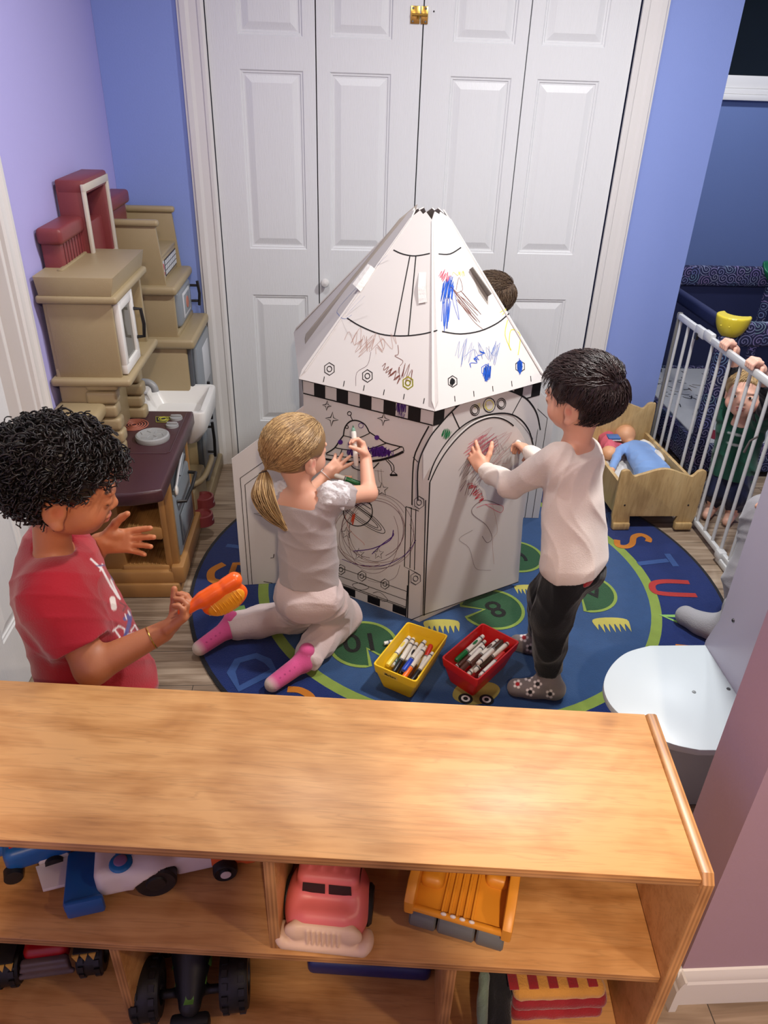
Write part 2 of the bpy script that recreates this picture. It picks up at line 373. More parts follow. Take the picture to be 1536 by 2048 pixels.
def floor_mat():
    m = bpy.data.materials.new('grey brown plank floor'); m.use_nodes = True; N = m.node_tree.nodes; L = m.node_tree.links; b = N['Principled BSDF']; b.inputs['Roughness'].default_value = 0.42
    tc = N.new('ShaderNodeTexCoord'); br = N.new('ShaderNodeTexBrick'); br.inputs['Scale'].default_value = 1.0
    br.inputs['Brick Width'].default_value = 1.15; br.inputs['Row Height'].default_value = 0.15; br.inputs['Mortar Size'].default_value = 0.0012; br.inputs['Mortar Smooth'].default_value = 0.3
    br.offset = 0.37; br.inputs['Color1'].default_value = (0.15, 0.15, 0.15, 1); br.inputs['Color2'].default_value = (0.85, 0.85, 0.85, 1); br.inputs['Mortar'].default_value = (0, 0, 0, 1)
    L.new(tc.outputs['Object'], br.inputs['Vector'])
    mp = N.new('ShaderNodeMapping'); mp.inputs['Scale'].default_value = (2.2, 30, 1); L.new(tc.outputs['Object'], mp.inputs[0])
    ad = N.new('ShaderNodeVectorMath'); ad.operation = 'MULTIPLY_ADD'; L.new(br.outputs['Color'], ad.inputs[0]); ad.inputs[1].default_value = (5, 3, 2); L.new(mp.outputs[0], ad.inputs[2])
    n1 = N.new('ShaderNodeTexNoise'); n1.inputs['Scale'].default_value = 1.5; n1.inputs['Detail'].default_value = 8; n1.inputs['Distortion'].default_value = 0.8; L.new(ad.outputs[0], n1.inputs['Vector'])
    sx = N.new('ShaderNodeSeparateColor'); L.new(br.outputs['Color'], sx.inputs[0])
    f = nmath(N, L, 'ADD', nmath(N, L, 'MULTIPLY', n1.outputs[0], 1.05), nmath(N, L, 'MULTIPLY', sx.outputs[0], 0.16))
    c = ramp(N, L, f, [(0.30, (96, 78, 62)), (0.55, (138, 119, 100)), (0.80, (174, 156, 136))])
    mx = N.new('ShaderNodeMix'); mx.data_type = 'RGBA'; L.new(br.outputs['Fac'], mx.inputs[0]); L.new(c, mx.inputs[6]); mx.inputs[7].default_value = (0.03, 0.025, 0.02, 1); L.new(mx.outputs[2], b.inputs['Base Color'])
    bp = N.new('ShaderNodeBump'); bp.inputs['Strength'].default_value = 0.15; bp.inputs['Distance'].default_value = 0.002; L.new(n1.outputs[0], bp.inputs['Height']); L.new(bp.outputs[0], b.inputs['Normal'])
    return m
M_floor = floor_mat()
D = 3.081; XL = -0.83
def struct(mb, name, smooth=38): o = mb.build(name, smooth=smooth); o['kind'] = 'structure'; return o
# ------------------------------------------------------------------ shell
struct(MB().box((-1.2, -1.7, -0.05), (3.1, 4.3, 0.0), M_floor), 'floor')
struct(MB().box((-1.2, -1.7, CEIL), (3.1, 4.3, CEIL + 0.06), M_ceil), 'ceiling')
mb = MB()                                                            # left wall, with a door opening y 1.13..1.975
mb.box((XL - 0.12, 1.975, 0), (XL, D + 0.12, CEIL), M_lilac); mb.box((XL - 0.12, -1.7, 0), (XL, 1.13, CEIL), M_lilac); mb.box((XL - 0.12, 1.13, 2.03), (XL, 1.975, CEIL), M_lilac)
struct(mb, 'wall_left')
mb = MB()                                                            # back wall, with the closet opening
mb.box((XL, D, 0), (-0.462, D + 0.12, CEIL), M_blue); mb.box((1.058, D, 0), (1.412, D + 0.12, CEIL), M_blue); mb.box((-0.462, D, 2.03), (1.058, D + 0.12, CEIL), M_blue)
struct(mb, 'wall_back')
mb = MB(); mb.box((-0.462, D + 0.12, 0), (1.058, D + 0.14, 2.06), M_dark); struct(mb, 'wall_closet_shade')  # near-black sheet stands in for the darkness behind the door gaps
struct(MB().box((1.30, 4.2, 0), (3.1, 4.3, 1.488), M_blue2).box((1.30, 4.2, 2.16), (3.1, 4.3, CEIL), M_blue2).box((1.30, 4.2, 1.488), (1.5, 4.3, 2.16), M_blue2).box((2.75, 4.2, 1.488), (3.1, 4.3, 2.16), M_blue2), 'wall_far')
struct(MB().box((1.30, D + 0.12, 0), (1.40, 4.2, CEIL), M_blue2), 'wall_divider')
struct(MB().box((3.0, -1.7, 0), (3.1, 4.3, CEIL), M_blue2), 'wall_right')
struct(MB().box((-1.2, -1.8, 0), (3.1, -1.7, CEIL), M_lilac), 'wall_rear')
struct(MB().box((0.655, 0.754, 0), (3.0, 0.878, CEIL), M_mauve), 'wall_stub')
def casing_profile(w, t):
    return [(0, 0), (0, t * .55), (w * .1, t * .8), (w * .22, t * .8), (w * .27, t * .62), (w * .55, t * .7), (w * .68, t), (w * .88, t), (w * .93, t * .75), (w, t * .7), (w, 0)]
def vcasing(mb, x0, wd, y, z0, z1, sgn=1, face='y'):
    pts = casing_profile(wd, 0.02)
    for a, b in [(0, 1)]:
        if face == 'y': M = basis((x0, y, z0), (sgn, 0, 0), (0, -1, 0), (0, 0, 1))
        else: M = basis((y, x0, z0), (0, sgn, 0), (1, 0, 0), (0, 0, 1))
        mb.prism(pts, z1 - z0, M_trim, M)
mb = MB(); vcasing(mb, -0.455, 0.09, D, 0, 2.03, -1); vcasing(mb, 1.052, 0.092, D, 0, 2.03, 1)
mb.prism(casing_profile(0.09, 0.02), 1.69, M_trim, basis((-0.545, D, 2.03), (0, 0, 1), (0, -1, 0), (1, 0, 0)))
struct(mb, 'trim_1', smooth=20)
mb = MB(); vcasing(mb, 1.97, 0.065, XL, 0, 2.03, 1, 'x'); vcasing(mb, 1.135, 0.065, XL, 0, 2.03, -1, 'x')
mb.box((XL - 0.12, 1.957, 0), (XL + 0.001, 1.978, 2.03), M_trim, r=0.002); mb.box((XL - 0.095, 1.94, 0), (XL - 0.035, 1.958, 2.03), M_trim, r=0.002); mb.box((XL - 0.12, 1.13, 0), (XL, 1.148, 2.03), M_trim, r=0.002)
struct(mb, 'trim_2', smooth=20)
bbp = [(0, 0), (0.014, 0), (0.014, 0.072), (0.011, 0.078), (0.011, 0.083), (0.008, 0.094), (0.004, 0.103), (0, 0.105)]
mb = MB(); mb.prism(bbp, 2.36, M_trim, basis((0.645, 0.754, 0), (0, -1, 0), (0, 0, 1), (1, 0, 0))); mb.prism(bbp, 0.15, M_trim, basis((0.655, 0.728, 0), (-1, 0, 0), (0, 0, 1), (0, 1, 0))); struct(mb, 'baseboard_stub', smooth=20)
mb = MB(); mb.prism(bbp, 0.27, M_trim, basis((1.144, D, 0), (0, -1, 0), (0, 0, 1), (1, 0, 0))); mb.prism(bbp, 0.28, M_trim, basis((XL, D, 0), (0, -1, 0), (0, 0, 1), (1, 0, 0))); struct(mb, 'baseboard_back', smooth=20)
mb = MB(); mb.prism(bbp, 1.04, M_trim, basis((XL, 2.036, 0), (1, 0, 0), (0, 0, 1), (0, 1, 0))); struct(mb, 'baseboard_left', smooth=20)
# ------------------------------------------------------------------ panelled doors
def panel_face(mb, w, h, xs, zs, M, m):
    """front face of a moulded door: xs = (x0,x1) columns, zs = (z0,z1) rows of raised panels; local x right, y up, z out"""
    X = sorted({0.0, w} | {a for p in xs for a in p}); Z = sorted({0.0, h} | {a for p in zs for a in p})
    rings = [(0, 0), (0.004, -0.004), (0.009, -0.0045), (0.012, -0.008), (0.017, -0.0085), (0.040, -0.0015), (0.041, -0.0015)]
    for i in range(len(X) - 1):
        for j in range(len(Z) - 1):
            x0, x1, z0, z1 = X[i], X[i + 1], Z[j], Z[j + 1]
            if (x0, x1) in xs and (z0, z1) in zs:
                vs = []; fs = []
                for (o, d) in rings: vs += [(x0 + o, z0 + o, d), (x1 - o, z0 + o, d), (x1 - o, z1 - o, d), (x0 + o, z1 - o, d)]
                for k in range(len(rings) - 1):
                    for q in range(4): fs.append((4 * k + q, 4 * k + (q + 1) % 4, 4 * k + 4 + (q + 1) % 4, 4 * k + 4 + q))
                n = 4 * (len(rings) - 1); fs.append((n, n + 1, n + 2, n + 3))
                mb.add([M @ Vector(v) for v in vs], fs, m)
            else: mb.add([M @ Vector(v) for v in [(x0, z0, 0), (x1, z0, 0), (x1, z1, 0), (x0, z1, 0)]], [(0, 1, 2, 3)], m)
    t = -0.03
    c = [(0, 0), (w, 0), (w, h), (0, h)]
    for q in range(4):
        a, b = c[q], c[(q + 1) % 4]; mb.add([M @ Vector((a[0], a[1], 0)), M @ Vector((a[0], a[1], t)), M @ Vector((b[0], b[1], t)), M @ Vector((b[0], b[1], 0))], [(0, 1, 2, 3)], m)
    mb.add([M @ Vector((p[0], p[1], t)) for p in c], [(3, 2, 1, 0)], m)
edges = [(-0.452, -0.081), (-0.077, 0.291), (0.2955, 0.665), (0.669, 1.047)]
for dn in (0, 1):
    root = empty('door_%d' % (dn + 1), ((-0.08, 0.668)[dn], D + 0.012, 0)); root['kind'] = 'structure'
    for k in (0, 1):
        x0, x1 = edges[dn * 2 + k]; mb = MB(); mb.keepn = True; wdt = x1 - x0
        pw = (0.104, wdt - 0.044) if k == 0 else (0.046, wdt - 0.104)
        panel_face(mb, wdt, 2.0, [pw], [(0.19, 0.745), (0.925, 1.533), (1.635, 1.93)], basis((x0, D + 0.004, 0.015), (1, 0, 0), (0, 0, 1), (0, -1, 0)), M_white)
        lf = mb.build('door_leaf', parent=root, smooth=12)
    if dn == 0:
        kb = MB().lathe([(0.006, 0), (0.006, 0.012), (0.015, 0.018), (0.0175, 0.026), (0.014, 0.034), (0.004, 0.038), (0.0, 0.0385)], M_trim, basis((-0.055, D + 0.004, 0.818), (1, 0, 0), (0, 0, 1), (0, -1, 0)))
        kb.build('door_knob', parent=root)
    else:
        lt = MB(); q = onY(841, 30, D); z = q.z; x = q.x
        lt.box((x - 0.034, D - 0.001, z - 0.026), (x - 0.002, D + 0.004, z + 0.026), M_brass, r=0.001); lt.box((x + 0.002, D - 0.001, z - 0.026), (x + 0.026, D + 0.004, z + 0.026), M_brass, r=0.001)
        lt.tube([(x - 0.03, D - 0.007, z), (x + 0.024, D - 0.007, z)], 0.004, M_brass); lt.tube([(x - 0.006, D - 0.007, z), (x - 0.006, D - 0.018, z - 0.012)], 0.003, M_brass)
        for sx_ in (-0.026, 0.018):
            for sz in (-0.019, 0.019): lt.lathe([(0.004, 0), (0.003, 0.002)], M_screw, basis((x + sx_, D - 0.001, z + sz), (1, 0, 0), (0, 0, 1), (0, -1, 0)), n=10)
        lt.build('slide_bolt', parent=root)
        MB().lathe([(0.003, 0), (0.002, 0.001)], M_black, basis((x + 0.046, D + 0.0035, z + 0.012), (1, 0, 0), (0, 0, 1), (0, -1, 0)), n=10).build('screw_hole', parent=root)
# side door in the left wall
root = empty('door_3', (-0.9, 1.55, 0)); root['kind'] = 'structure'
mb = MB(); mb.keepn = True
panel_face(mb, 0.79, 2.0, [(0.11, 0.35), (0.44, 0.68)], [(0.2, 0.78), (0.95, 1.53), (1.64, 1.88)], basis((-0.895, 1.152, 0.012), (0, 1, 0), (0, 0, 1), (1, 0, 0)), M_white)
mb.build('door_leaf', parent=root, smooth=12)
# far window
root = empty('window_1', (2.1, 4.2, 1.49)); root['kind'] = 'structure'
mb = MB(); mb.box((1.5, 4.17, 1.478), (2.76, 4.32, 1.505), M_trim, r=0.003); mb.box((1.5, 4.185, 1.505), (2.76, 4.30, 1.53), M_trim, r=0.003)
mb.box((1.5, 4.21, 1.53), (2.76, 4.30, 1.586), M_trim, r=0.003); mb.box((1.5, 4.21, 2.11), (2.76, 4.3, 2.16), M_trim, r=0.003); mb.box((1.5, 4.21, 1.53), (1.54, 4.3, 2.16), M_trim, r=0.003); mb.box((2.71, 4.21, 1.53), (2.76, 4.3, 2.16), M_trim, r=0.003)
mb.build('window_frame', parent=root)
gl = mat('night window glass', (16, 22, 24), rough=0.12, spec=0.6); MB().box((1.54, 4.27, 1.586), (2.71, 4.276, 2.11), gl).build('window_pane', parent=root)
# ------------------------------------------------------------------ ceiling lamps (they carry the light), some of them added as fill
M_lens = emis('lamp lens', (255, 244, 226), 8.0)
for i, (lx, ly, wt, c, r) in enumerate(LIGHTS):
    root = empty('ceiling_light', (lx, ly, CEIL), 'round white recessed ceiling light above ' + ('the middle of the play room', 'the camera side of the wooden shelf', 'the toy kitchen, added for fill', 'the playpen', 'the near room right corner, added for fill', 'the front edge of the rug, added for fill')[i], 'light', None)
    MB().lathe([(r + 0.02, 0), (r + 0.018, -0.008), (r + 0.003, -0.01), (r, -0.004), (r, 0)], M_trim, T(lx, ly, CEIL), cap=False).build('lamp_trim', parent=root)
    MB().lathe([(r, -0.002), (0.001, -0.0021)], M_lens, T(lx, ly, CEIL)).build('lamp_lens', parent=root)
    ld = bpy.data.lights.new('can', 'AREA'); ld.shape = 'DISK'; ld.size = 2 * r; ld.energy = wt; ld.color = c; lo = bpy.data.objects.new('lamp_glow', ld); COL.objects.link(lo); lo.parent = root; lo.location = (0, 0, -0.012)
# ------------------------------------------------------------------ front shelf unit
M_maple = wood('maple veneer', (210, 158, 98), (186, 132, 74), (150, 100, 52), rough=.48, coat=.10, fig=1.5); M_ply = ply('plywood edge', 2); M_plyx = ply('plywood side edge', 0, 0.003)
SO = Vector((0.505, 0.611, 0)); SU = Vector((-0.9955, 0.0944, 0)).normalized(); SV = Vector((0.0944, 0.9955, 0)).normalized()
SM = basis(SO, SU, SV, (0, 0, 1))      # local x = leftwards along the front, y = towards the back, z up
def sl(x, y, z=0): return SM @ Vector((x, y, z))
LEN, DEP = 1.19, 0.312
root = empty('toy_shelf', sl(0.6, 0.15), 'long low maple toy shelf with open compartments in the foreground', 'shelf')
def sbox(name, lo, hi, m, r=0.0015, em=None):
    # boards are built unrotated and turned so that grain and layers follow them
    mb = MB().box(lo, hi, m, r=r); o = mb.build(name, smooth=30)
    if em:
        o.data.materials.append(em)
        for p in o.data.polygons:
            n = p.normal
            if (em in (M_ply, M_plyv) and abs(n.y) > 0.6) or (em is M_plyx and abs(n.x) < 0.6): p.material_index = 1
    o.parent = root; o.matrix_local = Matrix.Translation(-Vector(root.location)) @ SM
    return o
M_plyv = ply('plywood divider edge', 0, 0.003)
sbox('top', (0, 0, 0.592), (LEN, DEP, 0.61), M_maple, em=M_ply)
# end panel with rounded upper corners, standing slightly proud
def endp(x0, x1):
    pts = [(0, 0), (DEP + 0.006, 0), (DEP + 0.006, 0.600), (DEP - 0.004, 0.615), (0.008, 0.615), (-0.004, 0.603), (-0.004, 0)]
    mb = MB().prism(pts, x1 - x0, M_maple, basis((x0, 0, 0), (0, 1, 0), (0, 0, 1), (1, 0, 0)), r=0.004); o = mb.build('end_panel', smooth=30); o.data.materials.append(M_plyx)
    for p in o.data.polygons:
        if abs(p.normal.x) < 0.75: p.material_index = 1
    o.parent = root; o.matrix_local = Matrix.Translation(-Vector(root.location)) @ SM
endp(-0.019, 0.0); endp(LEN, LEN + 0.019)
sbox('middle_board', (0.0, 0.004, 0.334), (LEN, DEP - 0.012, 0.352), M_maple, em=M_ply)
sbox('bottom_board', (0.0, 0.004, 0.042), (LEN, DEP - 0.012, 0.06), M_maple, em=M_ply)
M_plyv = ply('plywood divider edge', 0, 0.003)
sbox('upper_divider', (0.602, 0.012, 0.352), (0.620, DEP - 0.012, 0.592), M_maple, em=M_plyv)
sbox('lower_divider', (0.318, 0.012, 0.06), (0.336, DEP - 0.012, 0.334), M_maple, em=M_plyv); sbox('lower_divider', (0.868, 0.012, 0.06), (0.886, DEP - 0.012, 0.334), M_maple, em=M_plyv)
sbox('back_panel', (0.0, DEP - 0.012, 0.042), (LEN, DEP - 0.004, 0.592), M_maple)
sbox('toe_board', (0.0, 0.03, 0.0), (LEN, 0.045, 0.042), M_maple)
# ------------------------------------------------------------------ rug
def rug_mat(name, rgb, b=0.5): return mat(name, rgb, rough=0.95, var=0.14, vscale=26, bump=b, bscale=420, fuzz=0.25, spec=0.1)
R_dark = rug_mat('rug dark blue', (18, 40, 96)); R_mid = rug_mat('rug pond blue', (44, 74, 116)); R_lime = rug_mat('rug lime', (126, 148, 66)); R_green = rug_mat('rug lily green', (36, 76, 48)); R_edge = rug_mat('rug binding', (16, 18, 26))
R_or = rug_mat('rug orange', (184, 112, 32)); R_pale = rug_mat('rug pale blue', (48, 78, 134)); R_red = rug_mat('rug red', (164, 48, 46)); R_reed = rug_mat('rug reed', (178, 170, 84)); R_blk = rug_mat('rug black', (14, 18, 18)); R_lgreen = rug_mat('rug light green', (132, 178, 96)); R_frog = rug_mat('rug frog', (150, 140, 70)); R_wht = rug_mat('rug white', (214, 210, 200))
RC = (0.42, 2.155); RR = 0.93
mb = MB(); RZ = 0.008
def disc(r0, r1, z, m, n=96, cx=RC[0], cy=RC[1]):
    vs = []; fs = []
    for j in range(n):
        a = 2 * math.pi * j / n; vs += [(cx + r0 * math.cos(a), cy + r0 * math.sin(a), z), (cx + r1 * math.cos(a), cy + r1 * math.sin(a), z)]
    for j in range(n): k = (j + 1) % n; fs.append((2 * j, 2 * j + 1, 2 * k + 1, 2 * k))
    mb.add(vs, fs, m)
mb.lathe([(RR, 0.0), (RR, RZ - 0.001), (RR - 0.012, RZ)], R_edge, T(RC[0], RC[1], 0), n=96, cap=False)
disc(0.70, RR - 0.012, RZ, R_dark); disc(0.665, 0.70, RZ, R_lime); disc(0.0005, 0.665, RZ, R_mid)
def rl(pts, wd, m, off=0.0012, closed=False): mb.line([(p[0], p[1], RZ) for p in pts], wd, (0, 0, 1), m, off, closed)
def pp(px, py): q = onZ(px, py, RZ); return (q.x, q.y)
def pline(pix, wd, m, closed=False, sm=True, off=0.0012):
    q = [(*pp(*a), 0) for a in pix]; q = smoothpath(q, 6, closed) if sm else q; rl([(v[0], v[1]) for v in q], wd, m, off, closed)
def pfill(pix, m, off=0.0008, sm=True):
    q = [(*pp(*a), RZ + off) for a in pix]; q = smoothpath(q, 5, True) if sm else q; mb.poly([(v[0], v[1], RZ + off) for v in q], m)
def rtext(t, x, y, size, ang, m, bold=0.004, off=0.0018):
    vs, fs = text_mesh(t, size, bold); M = T(x, y, RZ + off) @ Matrix.Rotation(ang, 4, 'Z'); mb.add([M @ v for v in vs], fs, m)
def arc_text(ch, angdeg, r, size, m, bold=0.004):
    a = math.radians(angdeg); rtext(ch, RC[0] + r * math.cos(a), RC[1] + r * math.sin(a), size, a - math.pi / 2, m, bold)
# letters facing outward round the rim
pline([(1234, 1080), (1236, 1091), (1252, 1094), (1264, 1088), (1268, 1074), (1283, 1070), (1297, 1077), (1296, 1084)], 0.024, R_or)
pline([(1276, 1128), (1336, 1121)], 0.024, R_pale, sm=False); pline([(1334, 1108), (1352, 1133)], 0.024, R_pale, sm=False)
pline([(1378, 1165), (1330, 1163), (1306, 1168), (1308, 1182), (1330, 1188), (1393, 1191)], 0.024, R_red)
pline([(1425, 1234), (1325, 1232), (1418, 1270)], 0.024, R_lgreen, sm=False)
pline([(448, 1128), (424, 1142), (424, 1160), (445, 1165)], 0.028, R_or); pline([(490, 1128), (470, 1128), (464, 1145), (482, 1150), (492, 1158), (478, 1168)], 0.024, R_or, sm=False)
pline([(453, 1091), (482, 1095)], 0.022, R_pale, sm=False)
pline([(418, 1228), (490, 1215)], 0.024, R_lgreen, sm=False); pline([(418, 1228), (430, 1200)], 0.024, R_lgreen, sm=False)
pline([(478, 1378), (462, 1345), (475, 1322), (512, 1312), (535, 1322), (548, 1342)], 0.026, R_pale, closed=True, sm=False)
pline([(575, 1379), (600, 1381), (622, 1395), (620, 1415), (600, 1428)], 0.024, R_or)
for ch, a, c in (('R', 31, R_pale), ('Q', 43, R_lgreen), ('P', 55, R_red), ('O', 68, R_or), ('N', 80, R_pale), ('M', 92, R_lgreen), ('L', 105, R_red), ('K', 118, R_or), ('J', 131, R_lgreen), ('I', 143, R_pale), ('W', -32, R_or), ('X', -46, R_pale), ('Y', -60, R_red), ('Z', -74, R_lgreen), ('A', -105, R_red), ('B', -119, R_lgreen)):
    arc_text(ch, a, 0.80, 0.16, c)
# lily pads
def pad(cx, cy, r, notch, num, nang, ax=1.0):
    pts = []; n = 40; na = math.radians(notch); hw = math.radians(17)
    for j in range(n + 1):
        a = na + hw + (2 * math.pi - 2 * hw) * j / n; pts.append((cx + r * ax * math.cos(a), cy + r * math.sin(a)))
    pts.append((cx + 0.25 * r * math.cos(na), cy + 0.25 * r * math.sin(na)))
    mb.poly([(p[0], p[1], RZ + 0.0008) for p in pts], R_green); rl(pts, 0.011, R_lime, 0.0016, True)
    rtext(num, cx - 0.1 * r * math.cos(na), cy - 0.1 * r * math.sin(na), r * 1.15, nang, R_blk, 0.001, 0.002)
pad(0.515, 1.985, 0.105, 188, '8', math.radians(200), 1.0)
pad(0.075, 1.815, 0.105, -62, '10', math.radians(185)); pad(0.855, 2.075, 0.11, 240, '7', math.radians(250)); pad(0.66, 2.30, 0.10, 200, '6', math.radians(230))
pad(0.0, 2.45, 0.10, 90, '2', 0); pad(0.35, 2.62, 0.10, 90, '4', 0)
def reed(cx, cy, s, ang=0):
    q = random.Random(int(cx * 1000)); pts = []; n = 9
    for j in range(n + 1): a = math.pi * j / n; pts.append((s * math.cos(a), 0.35 * s * math.sin(a) ** 0.7 + 0.1 * s))
    for j in range(7):
        x = -s + (j + 0.5) * 2 * s / 7.0; pts.append((x - s / 9, -0.1 * s)); pts.append((x, -s * (0.35 + 0.5 * math.cos((j - 3) / 3.5)) + q.uniform(-.1, .1) * s)); pts.append((x + s / 9, -0.15 * s))
    c, sn = math.cos(ang), math.sin(ang)
    mb.poly([(cx + p[0] * c - p[1] * sn, cy + p[0] * sn + p[1] * c, RZ + 0.001) for p in pts], R_reed)
reed(0.335, 1.905, 0.06); reed(0.90, 1.905, 0.062); reed(0.66, 2.10, 0.045); reed(0.655, 1.82, 0.04); reed(-0.03, 1.90, 0.04)
# frog under the red bin
pfill([(905, 1392), (915, 1372), (945, 1364), (985, 1366), (1000, 1380), (985, 1400), (950, 1410), (920, 1405)], R_frog)
for (a, b) in ((931, 1398), (973, 1400)):
    q = pp(a, b); disc(0.0005, 0.021, RZ + 0.0016, R_blk, 20, *q); disc(0.0005, 0.013, RZ + 0.002, R_wht, 20, *q); disc(0.0005, 0.007, RZ + 0.0024, R_blk, 16, *q)
rug = mb.build('rug', smooth=0); tag(rug, 'round blue alphabet rug with lily pads and lime ring on plank floor', 'rug')
# small lint scraps on the rug are left to the texture
# ------------------------------------------------------------------ cardboard rocket
C_w = mat('white card', (204, 200, 197), rough=0.72, var=0.015, spec=0.25); C_in = mat('shaded card back', (150, 142, 134), rough=0.8, var=0.02, spec=0.2)  # card back colour darkened to hold the shade of the inner face
INK = mat('black print', (18, 16, 18), rough=0.6, var=0, spec=0.3)
def pen(name, rgb): return mat('pen ' + name, rgb, rough=0.6, var=0, spec=0.3)
P_pur = pen('purple', (72, 30, 120)); P_blue = pen('blue', (24, 84, 190)); P_red = pen('red', (190, 50, 66)); P_org = pen('orange', (206, 76, 46)); P_brn = pen('brown', (112, 56, 44)); P_yel = pen('yellow', (212, 206, 60)); P_grn = pen('green', (22, 124, 74)); P_gry = pen('grey', (104, 86, 92)); P_pnk = pen('pink', (206, 84, 110)); P_pale = pen('pale brown', (176, 140, 128)); P_lbl = pen('pale blue', (120, 140, 190)); P_mar = pen('maroon', (92, 40, 62)); P_pnk2 = pen('faded pink', (196, 128, 134)); P_tau = pen('taupe', (140, 112, 112))
F0 = Vector((0.263, 1.918, RZ + 0.001)); BH = 0.749; SIDE = 0.43
dl_ = Vector((-0.371, 0.232, 0)).normalized(); dr_ = Vector((0.357, 0.237, 0)).normalized()
Lc = F0 + dl_ * 0.437; Rc = F0 + dr_ * SIDE
hx = [F0.copy(), Rc.copy()]
ang = math.atan2(dr_.y, dr_.x)
for k in range(1, 4): ang2 = ang + k * math.radians(58.5); hx.append(hx[-1] + Vector((math.cos(ang2), math.sin(ang2), 0)) * SIDE)
hx.append(Lc.copy())
rk = empty('cardboard_rocket', (0.225, 2.33, 0), 'white cardboard rocket playhouse with black line art and scribbles standing on the rug', 'playhouse')
th = 0.004
def wallp(name, a, b, z0, z1, holes=None):
    mb = MB(); d = (b - a).normalized(); n = Vector((d.y, -d.x, 0)); w_ = (b - a).length
    mb.prism([(0, z0), (w_, z0), (w_, z1), (0, z1)], th, C_w, basis(a, d, (0, 0, 1), -n)) if False else mb.box((0, z0, -th), (w_, z1, 0), C_w, M=basis(a, d, (0, 0, 1), n))
    return mb, d, n
def boxw(mb, a, b, z0, z1, t, m):
    d = (b - a).normalized(); n = Vector((d.y, -d.x, 0)); w_ = (b - a).length
    M = Matrix(((d.x, 0, n.x, a.x), (d.y, 0, n.y, a.y), (0, 1, 0, a.z), (0, 0, 0, 1))); mb.box((0, z0, -t), (w_, z1, 0), m, M=M); return n
# --- front-left wall with the saucer
mb = MB(); nL = boxw(mb, Lc, F0, 0.0, BH, th, C_w)
def fl(px, py): return onP(px, py, F0, nL)
def ink(mb, f, pix, wd, n, m=None, closed=False, sm=0, off=0.0007):
    if m is None: wd = wd * 1.35
    q = [f(*a) for a in pix]; q = smoothpath(q, sm, closed) if sm else q; mb.line(q, wd, n, m or INK, off, closed)
def fillp(mb, f, pix, n, m, off=0.0006, sm=0):
    q = [f(*a) for a in pix]; q = smoothpath(q, sm, True) if sm else q; mb.poly([v + Vector(n) * off for v in q], m)
def scrib(mb, f, c, rx, ry, n, m, turns=10, tilt=0.0, wd=0.0016, seed=1, jit=0.25, off=0.0009, spread=1.0):
    q = random.Random(seed); pts = []
    for k in range(turns * 2):
        s = -1 if k % 2 else 1; u = (k / (turns * 2.0) * 2 - 1) * spread; e = math.sqrt(max(0.05, 1 - u * u * 0.8))
        x = u * rx + q.uniform(-jit, jit) * rx * 0.5; y = s * ry * e * (1 + q.uniform(-jit, jit)); ct, st = math.cos(tilt), math.sin(tilt); pts.append((c[0] + x * ct - y * st, c[1] + x * st + y * ct))
    ink(mb, f, pts, wd, n, m, sm=4, off=off)
def star4(mb, f, c, r, n):
    pts = []
    for k in range(8): a = math.pi / 4 * k + 0.12; rr = r if k % 2 == 0 else r * 0.3; pts.append((c[0] + rr * math.cos(a), c[1] + rr * 1.1 * math.sin(a)))
    ink(mb, f, pts, 0.0022, n, closed=True)
def nut(mb, f, c, r, n, wd=0.002, m=None):
    ink(mb, f, [(c[0] + r * math.cos(math.pi / 3 * k + .5), c[1] + r * 1.15 * math.sin(math.pi / 3 * k + .5)) for k in range(6)], wd, n, m, closed=True)
    ink(mb, f, [(c[0] + r * .45 * math.cos(math.pi / 5 * k), c[1] + r * .5 * math.sin(math.pi / 5 * k)) for k in range(10)], wd, n, m, closed=True)
def sq(t): return (t[0], t[1])
# checker band under the roof line: squares along the wall
wl = (F0 - Lc).length; dL = (F0 - Lc).normalized()
def onwall(a, d, s, z): return a + d * s + Vector((0, 0, z))
def checker(mb, a, d, n, length, z0, z1, count, start=0, m=INK):
    for k in range(count):
        if (k + start) % 2: continue
        s0, s1 = length * k / count, length * (k + 1) / count
        mb.poly([onwall(a, d, s0, z0) + n * 0.0006, onwall(a, d, s1, z0) + n * 0.0006, onwall(a, d, s1, z1) + n * 0.0006, onwall(a, d, s0, z1) + n * 0.0006], m)
def wline(mb, a, d, n, pts, wd): mb.line([onwall(a, d, s, z) for s, z in pts], wd * 1.3, n, INK)
checker(mb, Lc, dL, nL, wl, 0.703, 0.743, 11, 1); wline(mb, Lc, dL, nL, [(0, 0.702), (wl, 0.702)], 0.003); wline(mb, Lc, dL, nL, [(0, 0.7445), (wl, 0.7445)], 0.003)
checker(mb, Lc, dL, nL, wl * 0.88, 0.004, 0.034, 8, 1); wline(mb, Lc, dL, nL, [(0, 0.036), (wl * 0.88, 0.036)], 0.002); wline(mb, Lc, dL, nL, [(0, 0.042), (wl * 0.88, 0.042)], 0.002)
for z in (0.07, 0.105): wline(mb, Lc, dL, nL, [(0, z), (wl * 0.88, z)], 0.0018)
wline(mb, Lc, dL, nL, [(wl * 0.885, 0), (wl * 0.885, 0.13)], 0.0032)
for c, r in (((654, 811), 9), ((664, 838), 13), ((767, 838), 12)): star4(mb, fl, c, r, nL)
